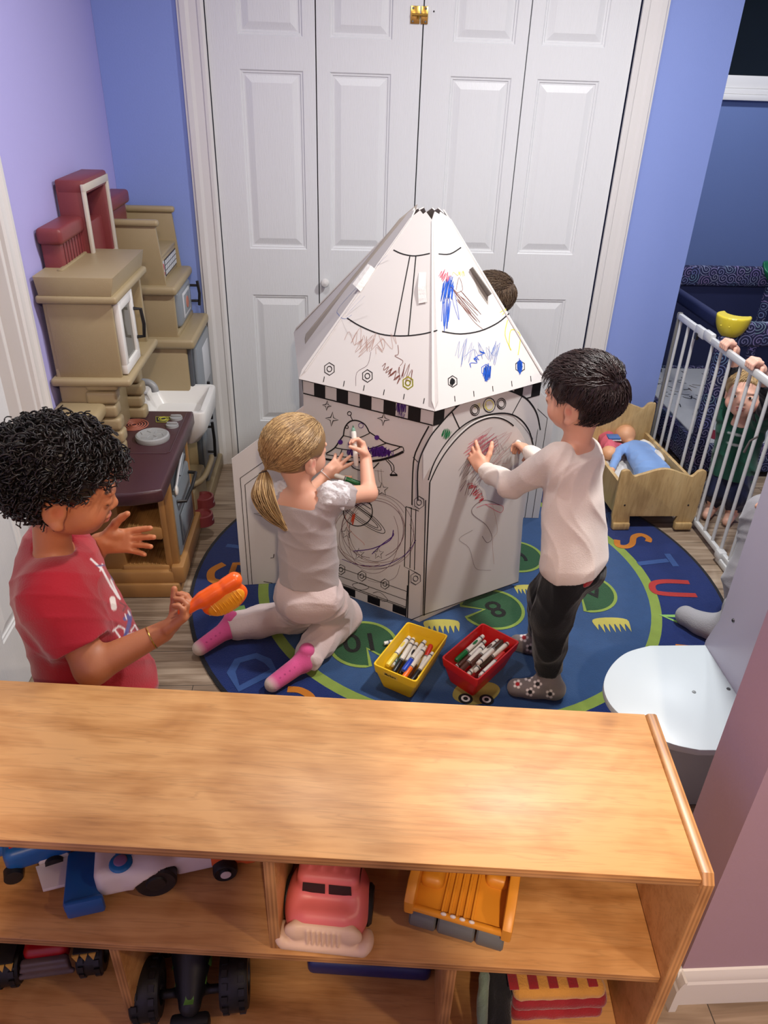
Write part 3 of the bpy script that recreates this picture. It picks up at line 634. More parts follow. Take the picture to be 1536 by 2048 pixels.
# saucer
ink(mb, fl, [(687, 872), (690, 855), (700, 843), (714, 841), (730, 849), (739, 865)], 0.0032, nL, sm=4)
ink(mb, fl, [(687, 871), (680, 880), (669, 896), (652, 907)], 0.003, nL, sm=3); ink(mb, fl, [(739, 864), (760, 878), (773, 886), (804, 894)], 0.003, nL, sm=3)
ink(mb, fl, [(687, 871), (715, 876), (740, 866)], 0.002, nL, sm=3); ink(mb, fl, [(669, 895), (700, 900), (740, 897), (773, 886)], 0.0024, nL, sm=3)
ink(mb, fl, [(652, 909), (690, 914), (740, 914), (785, 902), (804, 893), (808, 903)], 0.0022, nL, sm=3)
ink(mb, fl, [(650, 918), (680, 922), (720, 924), (760, 920), (790, 911), (807, 903)], 0.0055, nL, sm=3)
ink(mb, fl, [(684, 899), (679, 913)], 0.002, nL)
ink(mb, fl, [(698, 925), (708, 936), (724, 941), (742, 940), (758, 925)], 0.0024, nL, sm=3)
ink(mb, fl, [(772, 920), (781, 930), (784, 942)], 0.0022, nL, sm=3); ink(mb, fl, [(776, 919), (787, 930), (788, 942)], 0.0022, nL, sm=3); ink(mb, fl, [(781, 950), (786, 942), (795, 950)], 0.0022, nL); ink(mb, fl, [(780, 950), (795, 950)], 0.005, nL)
for c in ((681, 884), (701, 887), (754, 875)): fillp(mb, fl, [(c[0] + 5 * math.cos(k), c[1] + 5 * math.sin(k)) for k in [i * math.pi / 6 for i in range(12)]], nL, P_pur, 0.0009)
ink(mb, fl, [(699 + 4 * math.cos(k * .7), 827 + 4 * math.sin(k * .7)) for k in range(9)], 0.002, nL, closed=True); ink(mb, fl, [(701, 831), (706, 842)], 0.002, nL)
ink(mb, fl, [(694 + 3 * math.cos(k * .7), 854 + 3 * math.sin(k * .7)) for k in range(9)], 0.002, nL, closed=True); ink(mb, fl, [(722 + 5 * math.cos(k * .7), 851 + 5 * math.sin(k * .7)) for k in range(9)], 0.002, nL, P_pur, closed=True)
fillp(mb, fl, [(742, 899), (765, 891), (775, 900), (783, 904), (770, 910), (745, 914)], nL, P_pur, 0.0008); scrib(mb, fl, (760, 903), 24, 9, nL, P_pur, 24, 0.15, 0.0022, 3); scrib(mb, fl, (760, 906), 26, 7, nL, P_pur, 20, 0.0, 0.002, 4); scrib(mb, fl, (702, 905), 8, 7, nL, P_pur, 9, 0.2, 0.002, 5); scrib(mb, fl, (713, 911), 5, 5, nL, P_org, 9, 0.4, 0.0026, 6)
# star, planet, rings
ink(mb, fl, [(764 + (13 if k % 2 == 0 else 5.5) * math.cos(-math.pi / 2 + k * math.pi / 5), 979 + (14 if k % 2 == 0 else 6) * math.sin(-math.pi / 2 + k * math.pi / 5)) for k in range(10)], 0.0018, nL, closed=True)
ink(mb, fl, [(756, 940), (758, 960), (764, 965), (762, 938)], 0.001, nL, P_gry, sm=3); ink(mb, fl, [(750, 941), (768, 943)], 0.001, nL, P_gry)
ink(mb, fl, [(716 + 29 * math.cos(k * math.pi / 16), 1023 + 29 * math.sin(k * math.pi / 16)) for k in range(32)], 0.0026, nL, closed=True)
for (a, b_) in ((62, 13), (53, 9.5), (45, 6.5)): ink(mb, fl, [(720 + a * math.cos(t) * .80 - b_ * math.sin(t) * .60, 1028 + a * math.cos(t) * .60 + b_ * math.sin(t) * .80) for t in [k * math.pi / 20 for k in range(40)]], 0.0016, nL, closed=True)
ink(mb, fl, [(693, 997), (730, 1024), (745, 1034)], 0.0028, nL); ink(mb, fl, [(700, 992), (742, 1018)], 0.002, nL); ink(mb, fl, [(712, 994), (744, 1010)], 0.002, nL)
scrib(mb, fl, (707, 1037), 3, 12, nL, P_org, 4, 0.2, 0.002, 8)
# big pencil circles
q_ = random.Random(5)
for k in range(9):
    cx, cy, rx, ry = 745 + q_.uniform(-9, 9), 1068 + q_.uniform(-10, 12), 50 + k * 4.2, 66 + q_.uniform(-14, 12); t0 = q_.uniform(0, 6); tl = q_.uniform(3.2, 6.0)
    ink(mb, fl, [(min(cx + rx * math.cos(t0 + t), 838), cy + ry * math.sin(t0 + t)) for t in [j * tl / 20 for j in range(21)]], 0.0011 + 0.0004 * (k % 2), nL, (P_mar, P_gry, P_brn)[k % 3], sm=2)
ink(mb, fl, [(707, 1102), (745, 1097), (780, 1080), (787, 1060)], 0.003, nL, P_pur, sm=5); ink(mb, fl, [(744, 1108), (765, 1088), (786, 1072), (786, 1064)], 0.0026, nL, P_pur, sm=5); ink(mb, fl, [(684, 1118), (720, 1130), (770, 1130), (812, 1108), (832, 1080)], 0.0022, nL, P_pur, sm=5)
ink(mb, fl, [(690, 1030), (700, 1060), (726, 1085), (728, 1090)], 0.001, nL, P_org, sm=4)
for c in ((757, 1107), (718, 1108), (693, 1066)): ink(mb, fl, [(c[0] + (11 if k % 2 == 0 else 5) * math.cos(-math.pi / 2 + k * math.pi / 5), c[1] + (12 if k % 2 == 0 else 5) * math.sin(-math.pi / 2 + k * math.pi / 5)) for k in range(10)], 0.0014, nL, closed=True)
for c in ((682, 1139), (724, 1152), (770, 1168)): nut(mb, fl, c, 9, nL)
ink(mb, fl, [(736, 1160), (760, 1165), (790, 1155), (800, 1130)], 0.001, nL, P_gry, sm=4)
ink(mb, fl, [(706, 1168), (722, 1166), (738, 1175), (722, 1180), (708, 1174)], 0.0014, nL, sm=3, closed=True); ink(mb, fl, [(746, 1186), (760, 1184), (776, 1200), (764, 1202), (752, 1192)], 0.0014, nL, sm=3)
# arch post left of the door is printed across the corner
ink(mb, fl, [(868, 838 - 0), (846, 900)], 0.0001, nL)
ink(mb, fl, [(858, 852), (838, 890), (827, 925), (824, 1010)], 0.003, nL, sm=4); ink(mb, fl, [(824, 1016), (812, 1013), (809, 1133), (834, 1146)], 0.0022, nL); ink(mb, fl, [(823, 1016), (820, 1136)], 0.002, nL); ink(mb, fl, [(832, 1018), (829, 1140)], 0.002, nL)
ink(mb, fl, [(818, 1140), (815, 1238)], 0.003, nL); ink(mb, fl, [(812, 1013), (838, 1022)], 0.002, nL); ink(mb, fl, [(826, 914), (836, 924)], 0.0018, nL)
ink(mb, fl, [(802, 830), (806, 838), (810, 828)], 0.0016, nL, P_pur); scrib(mb, fl, (803, 815), 10, 12, nL, P_pur, 14, 0.1, 0.002, 12, off=0.0012)
for k in range(7): ink(mb, fl, [(803 + k * 2 - 7, 826), (802 + k * 2 - 7, 832 + (k * 5) % 7)], 0.001, nL, P_pur)
w1 = mb.build('wall_panel', parent=rk, smooth=0)
# --- front-right wall with the doorway arch
mb = MB(); nR = boxw(mb, F0, Rc, 0.0, BH, th, C_w)
def fr(px, py): return onP(px, py, F0, nR)
wr = SIDE; dR = dr_
checker(mb, F0, dR, nR, wr, 0.703, 0.743, 11, 0); wline(mb, F0, dR, nR, [(0, 0.702), (wr, 0.702)], 0.003); wline(mb, F0, dR, nR, [(0, 0.7445), (wr, 0.7445)], 0.0035)
# arch band: white area over the checker between two black curves
fillp(mb, fr, [(900, 826), (930, 800), (965, 784), (1005, 778), (1042, 790), (1060, 802), (1075, 835), (1078, 850), (1068, 880), (1045, 850), (1024, 830), (1000, 826), (960, 832), (920, 858), (885, 895), (862, 930), (846, 960), (846, 905), (868, 860)], nR, C_w, 0.0010)
ink(mb, fr, [(835, 1000), (836, 930), (856, 880), (880, 848), (903, 823), (930, 800), (965, 784), (1005, 778), (1044, 792), (1062, 808), (1074, 830), (1080, 860)], 0.004, nR, sm=5, off=0.0014)
ink(mb, fr, [(856, 960), (868, 925), (890, 888), (918, 857), (950, 837), (990, 827), (1020, 828), (1042, 840), (1058, 862), (1066, 890)], 0.0034, nR, sm=5, off=0.0014)
ink(mb, fr, [(903, 823), (919, 858)], 0.003, nR, off=0.0014); ink(mb, fr, [(1043, 793), (1024, 828)], 0.003, nR, off=0.0014)
for (c, r) in (((949, 820), 9), ((978, 810), 12), ((1002, 807), 9)):
    for rr in (r, r * .7): ink(mb, fr, [(c[0] + rr * math.cos(k * .45), c[1] + rr * 1.2 * math.sin(k * .45)) for k in range(14)], 0.0022, nR, P_yel if (r == 12 and rr < r) else None, closed=True, off=0.0016)
scrib(mb, fr, (962, 812), 16, 6, nR, P_yel, 6, 0, 0.001, 20, off=0.0015)
nut(mb, fr, (1049, 821), 10, nR); nut(mb, fr, (892, 867), 10, nR, 0.004, P_grn); scrib(mb, fr, (892, 867), 9, 11, nR, P_grn, 12, 0.3, 0.0018, 23, off=0.0016)
nut(mb, fr, (838, 1005), 11, nR); nut(mb, fr, (831, 1157), 11, nR)
ink(mb, fr, [(851, 1000), (846, 1228)], 0.003, nR); ink(mb, fr, [(820, 1240), (960, 1180)], 0.0025, nR, off=0.002)
mb.build('wall_panel', parent=rk, smooth=0)
# other walls
for i in range(1, 5):
    mb = MB(); a, b = hx[i], hx[i + 1]; n_ = boxw(mb, a, b, 0.0, BH, th, C_w); d_ = (b - a).normalized()
    checker(mb, a, d_, n_, (b - a).length, 0.703, 0.743, 11, 0); wline(mb, a, d_, n_, [(0, 0.702), (wr, 0.702)], 0.003); mb.build('wall_panel', parent=rk, smooth=0)
# --- door, hinged at the left, standing slightly open
H0 = onZ(845, 1228, 0.03); H0.z = 0; H0 = H0 + nR * 0.007; hE = onZ(1036, 1163, 0.03); hE.z = 0; dD = (hE - H0).normalized(); nD = Vector((dD.y, -dD.x, 0))
def dp(px, py): return onP(px, py, H0, nD)
mb = MB(); prof = [dp(*a) for a in [(846, 1229), (1036, 1163), (1045, 1040), (1058, 930), (1052, 888), (1036, 858), (1012, 838), (984, 832), (950, 843), (920, 866), (892, 898), (872, 930), (857, 962)]]
loc2 = [((p - H0).dot(dD), p.z) for p in prof]; loc2 = [(a, max(b, 0.022)) for a, b in loc2]
Md = Matrix(((dD.x, 0, nD.x, H0.x), (dD.y, 0, nD.y, H0.y), (0, 1, 0, 0), (0, 0, 0, 1)))
sp = [(v.x, v.y) for v in [Vector((a, b, 0)) for a, b in loc2[:3]] + smoothpath([Vector((a, b, 0)) for a, b in loc2[2:]], 5)[1:]]
mb.prism(sp, 0.004, C_w, Md @ T(0, 0, -0.002)); n2 = nD
H1 = H0 + nD * 0.002
mb.line([Md @ Vector((a, b, 0.002)) for a, b in sp[:2]], 0.003, nD, INK)
mb.line([Md @ Vector((a * .985 + .003, b - .004, 0.002)) for a, b in [sp[0]] + sp[:18:-1]], 0.0042, nD, INK)
def dd(px, py): return onP(px, py, H1, nD)
scrib(mb, dd, (962, 900), 22, 36, nD, P_pnk, 12, 0.9, 0.0014, 31); scrib(mb, dd, (985, 905), 34, 38, nD, P_pnk2, 14, 0.8, 0.0007, 32, 0.8); scrib(mb, dd, (972, 935), 26, 30, nD, P_tau, 16, 0.6, 0.0008, 33, 0.9); scrib(mb, dd, (980, 890), 30, 14, nD, P_tau, 9, 0.2, 0.0008, 38, 0.9)
scrib(mb, dd, (952, 985), 24, 8, nD, P_red, 14, 0.9, 0.0018, 34, 0.4); scrib(mb, dd, (945, 978), 25, 14, nD, P_mar, 8, 0.4, 0.0012, 35, 0.5); scrib(mb, dd, (935, 935), 12, 20, nD, P_gry, 6, 0.5, 0.001, 36, 0.6)
ink(mb, dd, [(1000, 1010), (970, 1000), (948, 1012), (945, 1028), (972, 1050), (984, 1075), (974, 1085), (964, 1072)], 0.0018, nD, P_gry, sm=6); ink(mb, dd, [(953, 1015), (975, 1008), (1005, 1012), (1000, 1025), (970, 1008)], 0.0016, nD, P_pnk, sm=5); ink(mb, dd, [(945, 1060), (918, 1078), (938, 1096), (950, 1135), (968, 1140), (982, 1140)], 0.0010, nD, P_gry, sm=4); ink(mb, dd, [(985, 1010), (995, 1060), (985, 1080), (988, 1128)], 0.0009, nD, P_pale, sm=4)
mb.build('door', parent=rk, smooth=0)
# --- left fin
mb = MB(); fa = onZ(484, 1170, RZ + 0.001); fb = Vector((Lc.x, Lc.y, RZ + 0.001))
d_ = (fb - fa).normalized(); n_ = Vector((d_.y, -d_.x, 0)); wfin = (fb - fa).length
M_ = Matrix(((d_.x, 0, n_.x, fa.x), (d_.y, 0, n_.y, fa.y), (0, 1, 0, fa.z), (0, 0, 0, 1)))
mb.prism([(0, 0), (wfin, 0), (wfin, 0.66), (0.0, 0.488)], 0.004, C_w, M_ @ T(0, 0, -0.004))
mb.line([M_ @ Vector(v) for v in [(0.022, 0, 0), (0.022, 0.42, 0), (wfin, 0.57, 0)]], 0.002, n_, INK); mb.line([M_ @ Vector(v) for v in [(0.035, 0, 0), (0.035, 0.395, 0), (wfin, 0.54, 0)]], 0.002, n_, INK)
def ff(px, py): return onP(px, py, fa, n_)
ink(mb, ff, [(534, 980), (518, 1014), (536, 1012)], 0.002, n_); ink(mb, ff, [(534, 1036), (508, 1027), (536, 1026)], 0.002, n_); ink(mb, ff, [(532, 978), (528, 984), (532, 990), (540, 984)], 0.0018, n_, closed=True)
ink(mb, ff, [(541, 1116), (547, 1115), (548, 1108)], 0.002, n_); ink(mb, ff, [(527, 1163), (545, 1166)], 0.002, n_)
mb.build('fin', parent=rk, smooth=0)
# right fin
mb = MB(); fb = Vector((hx[2].x, hx[2].y, RZ + 0.001)); fa2 = fb + Vector((0.20, -0.01, 0)); d_ = (fa2 - fb).normalized(); n_ = Vector((d_.y, -d_.x, 0))
M_ = Matrix(((d_.x, 0, n_.x, fb.x), (d_.y, 0, n_.y, fb.y), (0, 1, 0, fb.z), (0, 0, 0, 1)))
mb.prism([(0, 0), (0.206, 0), (0.206, 0.488), (0, 0.66)], 0.004, C_w, M_ @ T(0, 0, -0.004))
for o in (0.0, 0.03): mb.line([M_ @ Vector(v) for v in [(0.0, 0.595 - o, 0), (0.18 - o, 0.44 - o, 0), (0.18 - o, 0, 0)]], 0.002, n_, INK)
mb.build('fin', parent=rk, smooth=0)
# --- roof panels: each rises from its wall to the tip; the foot overhangs a little
hxc = sum(hx[:6], Vector()) / 6; APX = Vector((0.258, 2.355, 1.222)); TC = Vector((0.266, 2.345, 1.19)); TS = 0.155
def roofp(a, b, lift=0.0):
    a0 = a + (a - hxc).normalized() * 0.012; b0 = b + (b - hxc).normalized() * 0.012
    ta = TC + (a - hxc) * TS; tb = TC + (b - hxc) * TS; ta.z = tb.z = TC.z; a0.z = b0.z = BH + RZ + .001
    d = (b0 - a0).normalized(); n = Vector((d.y, -d.x, 0)); mid = (a0 + b0) / 2; tm = (ta + tb) / 2; slope = tm - mid; slope = (slope - d * slope.dot(d)); h = slope.length; slope.normalize()
    nn = d.cross(slope).normalized(); nn = nn if nn.dot(n) > 0 else -nn
    M = Matrix(((d.x, slope.x, nn.x, mid.x), (d.y, slope.y, nn.y, mid.y), (d.z, slope.z, nn.z, mid.z), (0, 0, 0, 1))); Mi = M.inverted()
    L_ = Mi @ a0; R_ = Mi @ b0; TL = Mi @ ta; TR = Mi @ tb
    prof = [(L_.x, 0), (R_.x, 0), (R_.x, 0.03), (TR.x + .004, TR.y), ((TR.x * .6 + TL.x * .4), TR.y + .026), ((TR.x + TL.x) / 2, TR.y + .018), ((TR.x * .3 + TL.x * .7), TR.y + .028), (TL.x - .004, TL.y), (L_.x, 0.03)]
    mb = MB(); mb.prism(prof, 0.004, C_w, M @ T(0, 0, -0.001 + lift)); pn = M @ Vector((0, 0, 0.003 + lift))
    return mb, M, nn, pn
def rc(mb, M, h0, x0, x1, bend, wd=0.003, n=14):
    pts = [(x0 + (x1 - x0) * k / n, h0 - bend * math.sin(math.pi * k / n), 0.003) for k in range(n + 1)]; return [M @ Vector(p) for p in pts]
mb, M, nn, pn = roofp(hx[5], hx[0])
pn1, nn1 = pn.copy(), nn.copy()
def f1(px, py): return onP(px, py, pn, nn)
ink(mb, f1, [(694, 636), (720, 652), (760, 668), (800, 672), (840, 669), (875, 661)], 0.0028, nn, sm=4); ink(mb, f1, [(787, 500), (805, 508), (830, 512), (860, 507)], 0.0026, nn, sm=4)
ink(mb, f1, [(820, 512), (789, 671)], 0.0024, nn); ink(mb, f1, [(832, 512), (817, 671)], 0.0024, nn)
for c in ((659, 738), (735, 752)): nut(mb, f1, c, 11, nn)
nut(mb, f1, (816, 766), 11, nn, 0.004, P_yel); nut(mb, f1, (816, 766), 11, nn)
scrib(mb, f1, (785, 748), 24, 8, nn, P_brn, 9, 0.75, 0.0016, 41, 0.4); scrib(mb, f1, (812, 745), 16, 18, nn, P_brn, 6, 0.2, 0.0013, 42, 0.5); ink(mb, f1, [(796, 690), (797, 708), (790, 712), (806, 722), (800, 732)], 0.0014, nn, P_brn, sm=4); scrib(mb, f1, (735, 680), 34, 16, nn, P_pale, 9, 0.2, 0.0010, 43, 0.7); scrib(mb, f1, (728, 690), 14, 22, nn, P_pale, 5, 0.6, 0.0010, 44, 0.6); scrib(mb, f1, (775, 690), 26, 12, nn, P_pale, 5, -0.5, 0.001, 47, 0.6); ink(mb, f1, [(742, 704), (735, 730), (714, 745), (712, 772)], 0.001, nn, P_gry, sm=4)
for k in range(6): t = (k + .6) / 6; q = (625 + 240 * t, 756 + 52 * t); ink(mb, f1, [(q[0], q[1] - 8), (q[0] - 2, q[1] + 3)], 0.0018, nn)
rp1 = mb.build('roof_panel', parent=rk, smooth=0)
mb, M, nn, pn = roofp(hx[0], hx[1])
ink(mb, f1, [(884, 663), (920, 668), (960, 662), (995, 646), (1018, 627)], 0.0028, nn, sm=4); ink(mb, f1, [(877, 508), (900, 508), (922, 495)], 0.0026, nn, sm=4)
nut(mb, f1, (905, 763), 10, nn); scrib(mb, f1, (904, 764), 4, 7, nn, INK, 10, 0.1, 0.002, 50)
nut(mb, f1, (972, 740), 10, nn, m=P_blue); scrib(mb, f1, (974, 745), 7, 16, nn, P_blue, 16, 0.1, 0.002, 51); nut(mb, f1, (1040, 733), 10, nn); scrib(mb, f1, (1039, 733), 5, 14, nn, P_blue, 14, 0, 0.002, 52)
scrib(mb, f1, (889, 553), 11, 10, nn, P_pnk, 9, 0.5, 0.0016, 53, 0.4); scrib(mb, f1, (895, 580), 12, 22, nn, P_blue, 14, 0.2, 0.002, 54, 0.35); scrib(mb, f1, (893, 625), 8, 30, nn, P_blue, 7, 0.05, 0.0016, 55, 0.4); ink(mb, f1, [(902, 560), (905, 600), (918, 640), (912, 600), (906, 575)], 0.0014, nn, P_blue, sm=5)
ink(mb, f1, [(912, 580), (918, 555), (925, 580), (912, 592), (945, 640), (965, 658)], 0.0012, nn, P_brn, sm=5); scrib(mb, f1, (935, 610), 12, 34, nn, P_brn, 7, -0.7, 0.0012, 56, 0.5); scrib(mb, f1, (920, 548), 12, 5, nn, P_yel, 6, 0, 0.001, 57, 0.6)
scrib(mb, f1, (955, 715), 24, 5, nn, P_blue, 9, -0.85, 0.0018, 58, 0.5); scrib(mb, f1, (965, 700), 32, 14, nn, P_lbl, 8, -0.1, 0.001, 59, 0.7); scrib(mb, f1, (930, 705), 16, 22, nn, P_lbl, 6, 0.2, 0.0009, 60, 0.6); scrib(mb, f1, (990, 705), 8, 20, nn, P_lbl, 6, 0.2, 0.0012, 61, 0.6); ink(mb, f1, [(1015, 640), (1010, 670), (1022, 700), (1018, 690), (1022, 660), (1040, 670), (1036, 710)], 0.0024, nn, P_yel, sm=5); ink(mb, f1, [(1000, 625), (1012, 618), (1005, 630)], 0.002, nn, P_yel, sm=3)
for k in range(5): t = (k + .5) / 5; q = (890 + 190 * t, 806 - 50 * t); ink(mb, f1, [(q[0], q[1] - 9), (q[0] + 1, q[1] + 2)], 0.0018, nn)
# open window flap; its slot is a patch in the shade-grey card colour
fillp(mb, f1, [(939, 537), (976, 592), (976, 610), (958, 585)], nn, C_in, 0.0008)
mb.build('roof_panel', parent=rk, smooth=0)
fq = [onP(x, y, pn, nn) for x, y in ((940, 538), (976, 593))]; out = nn * 0.022 - Vector((0.004, 0, 0.002))
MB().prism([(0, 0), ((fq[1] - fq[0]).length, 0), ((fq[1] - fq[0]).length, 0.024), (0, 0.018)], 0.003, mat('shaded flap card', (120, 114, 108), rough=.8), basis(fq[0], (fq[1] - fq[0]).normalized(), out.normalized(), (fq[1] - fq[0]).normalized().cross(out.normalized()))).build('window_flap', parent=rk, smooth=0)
for i in (1, 2, 3):
    mb, M, nn, pn = roofp(hx[i], hx[i + 1]); mb.build('roof_panel', parent=rk, smooth=0)
# left roof panel, its rear half folded up and outwards so the back shows, coloured grey for its shade
mb, M, nn, pn = roofp(hx[4], hx[5])
ink(mb, f1, [(704, 630), (690, 638), (678, 630), (682, 610), (775, 510)], 0.002, nn, P_lbl, sm=4); ink(mb, f1, [(690, 628), (722, 590)], 0.0016, nn, P_lbl); ink(mb, f1, [(695, 628), (730, 592)], 0.0016, nn, P_lbl)
rp = mb.build('roof_panel', parent=rk, smooth=0)

# the rear strip of the left roof panel stands up past the next one and shows its back, shade put into the grey
pA = onP(835, 408, (0.235, 2.38, 1.22), (0.25, -0.9, 0.3)); pB = onP(612, 668, (-0.16, 2.42, 0.90), (0.25, -0.9, 0.3)); pC = onP(605, 700, (-0.16, 2.40, 0.85), (0.25, -0.9, 0.3)); pD = onP(606, 757, (-0.12, 2.17, 0.762), (0.25, -0.9, 0.3)); pE = onP(800, 437, (0.18, 2.38, 1.18), (0.25, -0.9, 0.3)); pF = onP(830, 425, (0.235, 2.37, 1.2), (0.25, -0.9, 0.3))
mb = MB(); tn = Vector((0.25, -0.9, 0.3)).normalized() * -0.004
vs = [pA, pE, pB, pC, pD, pF]; mb.add(vs + [v + tn for v in vs], [(0, 1, 2, 3, 4, 5), (11, 10, 9, 8, 7, 6)] + [(i, (i + 1) % 6, 6 + (i + 1) % 6, 6 + i) for i in range(6)], C_in); mb.build('roof_flap', parent=rk, smooth=0)
# masking tape strips
M_tape = mat('masking tape', (220, 218, 214), rough=0.6, bump=0.5, bscale=90)
for pts in (((838, 545), (852, 545), (855, 605), (838, 608)), ((705, 568), (736, 528), (752, 540), (722, 585))):
    q = [onP(x, y, (0.05, 2.20, 0.95), (-0.35, -0.72, 0.6)) for x, y in pts] if pts[0][0] < 800 else [onP(x, y, pn1, nn1) for x, y in pts]
    nrm = (q[1] - q[0]).cross(q[3] - q[0]).normalized(); nrm = -nrm if nrm.y > 0 else nrm
    mb = MB(); o_ = nrm * (0.006)
    mids = [(q[0] + q[3]) / 2, (q[1] + q[2]) / 2]
    a = [q[0] + nrm * .001, q[1] + nrm * .001, mids[1] + nrm * .009, mids[0] + nrm * .009, q[2] + nrm * .004, q[3] + nrm * .004]
    mb.add(a + [v - nrm * .0008 for v in a], [(0, 1, 2, 3), (3, 2, 4, 5), (9, 8, 7, 6), (11, 10, 8, 9), (0, 6, 7, 1), (5, 4, 10, 11), (1, 7, 8, 2), (2, 8, 10, 4), (0, 3, 9, 6), (3, 5, 11, 9)], M_tape); mb.build('tape', parent=rk, smooth=0)
# ------------------------------------------------------------------ toy kitchen against the left wall
K_tan = mat('tan play kitchen plastic', (156, 140, 108), rough=0.42, var=0.03, vscale=30, bump=0.12, bscale=500); K_car = mat('caramel plastic', (160, 118, 70), rough=0.4, var=0.03, vscale=30, bump=0.12, bscale=500)
K_mar = mat('dark maroon plastic', (66, 40, 46), rough=0.32, var=0.02, bump=0.1, bscale=500); K_wht = mat('white plastic', (222, 222, 220), rough=0.3, var=0.01); K_gry = mat('grey plastic', (128, 136, 144), rough=0.35, var=0.02); K_dgr = mat('dark grey plastic', (72, 76, 82), rough=0.4)
K_red = mat('brick red plastic', (122, 52, 54), rough=0.42, var=0.03, vscale=40, bump=0.1, bscale=500); K_sil = mat('silver plastic', (150, 152, 154), rough=0.35); K_glass = mat('clear play window', (150, 148, 138), rough=0.1, trans=0.7)
K_cop = mat('copper print', (176, 104, 84), rough=0.5); K_yg = mat('yellow green print', (176, 176, 60), rough=0.5); K_dk = mat('dark print', (30, 26, 40), rough=0.5); K_rd = mat('red print', (190, 50, 80), rough=0.5); K_pale = mat('pale print', (196, 200, 206), rough=0.5)
k = empty('play_kitchen', (-0.68, 2.45, 0), 'tan plastic toy kitchen with stove, white sink and grey fridge along the lilac wall', 'toy kitchen')
def kp(mb, name, parent=None, smooth=40): return mb.build(name, parent=parent or k, smooth=smooth)
X0 = -0.815
# lower stove cabinet
mb = MB(); mb.box((X0, 2.07, 0.0), (-0.535, 2.45, 0.055), K_car, r=0.008); mb.box((X0, 2.08, 0.05), (-0.548, 2.45, 0.10), K_car, r=0.008)
mb.box((X0, 2.10, 0.09), (-0.705, 2.44, 0.485), K_car, r=0.012); mb.box((-0.72, 2.36, 0.09), (-0.552, 2.44, 0.485), K_car, r=0.01); mb.box((-0.578, 2.10, 0.09), (-0.552, 2.44, 0.485), K_car, r=0.008)
mb.box((X0, 2.09, 0.425), (-0.55, 2.44, 0.49), K_car, r=0.010); mb.box((-0.715, 2.105, 0.40), (-0.57, 2.12, 0.43), K_car, r=0.006)
mb.box((-0.556, 2.10, 0.11), (-0.532, 2.125, 0.475), K_car, r=0.006); mb.box((-0.556, 2.405, 0.11), (-0.532, 2.43, 0.475), K_car, r=0.006); mb.box((-0.56, 2.08, 0.05), (-0.515, 2.45, 0.12), K_car, r=0.01)
kp(mb, 'stove_cabinet')
for z in (0.115, 0.262):
    mb = MB(); mb.box((-0.72, 2.095, z - 0.045), (-0.565 - (0.0 if z < .2 else .01), 2.37, z), K_car, r=0.006)
    for j in range(9): mb.box((-0.70 + j * 0.0145, 2.105, z - 0.003), (-0.70 + j * 0.0145 + 0.005, 2.36, z + 0.003), K_car, r=0.0015)
    kp(mb, 'shelf')
mb = MB(); mb.box((-0.556, 2.135, 0.125), (-0.530, 2.395, 0.36), K_gry, r=0.008); mb.box((-0.532, 2.165, 0.15), (-0.5275, 2.365, 0.27), K_dgr, r=0.003); mb.box((-0.5285, 2.18, 0.16), (-0.5265, 2.35, 0.262), K_gry, r=0.003)
od = kp(mb, 'oven_door'); mb = MB(); mb.tube([(-0.528, 2.16, 0.325), (-0.502, 2.165, 0.325), (-0.498, 2.265, 0.325), (-0.502, 2.365, 0.325), (-0.528, 2.37, 0.325)], 0.006, M_black); kp(mb, 'handle', od)
mb = MB(); mb.box((-0.55, 2.14, 0.37), (-0.534, 2.39, 0.425), K_dgr, r=0.004); tp = kp(mb, 'control_panel')
mb = MB(); mb.tube([(-0.526, 2.16, 0.38), (-0.522, 2.20, 0.415), (-0.524, 2.29, 0.44)], 0.004, K_pale); mb.ell((-0.525, 2.155, 0.37), (0.006, 0.014, 0.018), K_wht); kp(mb, 'ladle', tp)
mb = MB(); mb.tube([(-0.524, 2.22, 0.39), (-0.522, 2.30, 0.43)], 0.004, K_gry); kp(mb, 'spatula', tp)
# counter
mb = MB()
cp = [(X0, 1.90), (-0.74, 1.87), (-0.66, 1.85), (-0.58, 1.855), (-0.515, 1.875), (-0.499, 1.885), (-0.499, 2.42), (-0.505, 2.445), (X0, 2.445)]
mb.prism(cp, 0.042, K_mar, T(0, 0, 0.483), r=0.009, seg=3)
ct = kp(mb, 'countertop'); mb = MB(); mb.prism([(X0, 1.98), (-0.66, 1.945), (-0.53, 1.96), (-0.512, 2.0), (-0.512, 2.44), (X0, 2.44)], 0.02, K_car, T(0, 0, 0.466), r=0.006); kp(mb, 'counter_trim')
mb = MB(); pth = [(-0.70, 2.11, .5255), (-0.53, 2.11, .5255), (-0.522, 2.12, .5255), (-0.522, 2.42, .5255)]; mb.tube(pth, 0.0025, K_mar, n=6); kp(mb, 'cooktop_rim', ct)
q = onZ(268, 849, 0.527); mb = MB()
for r in (0.045, 0.036, 0.027, 0.018, 0.010): mb.tube([(q.x + r * math.cos(a), q.y + r * math.sin(a), 0.5262) for a in [i * math.pi / 16 for i in range(32)]], 0.0016, K_cop, n=6, closed=True)
kp(mb, 'burner_ring', ct)
q = onZ(305, 872, 0.535); mb = MB(); mb.lathe([(0.052, 0.525), (0.054, 0.532), (0.052, 0.540), (0.047, 0.543), (0.044, 0.5415), (0.0, 0.5415)], K_sil, T(q.x, q.y, 0), n=40)
for j in range(6): a = j * math.pi / 3; mb.tube([(q.x + .012 * math.cos(a), q.y + .012 * math.sin(a), .542), (q.x + .03 * math.cos(a + .2), q.y + .03 * math.sin(a + .2), .542), (q.x + .04 * math.cos(a - .3), q.y + .04 * math.sin(a - .3), .542)], 0.0014, K_sil, n=5)
kp(mb, 'burner_plate', ct)
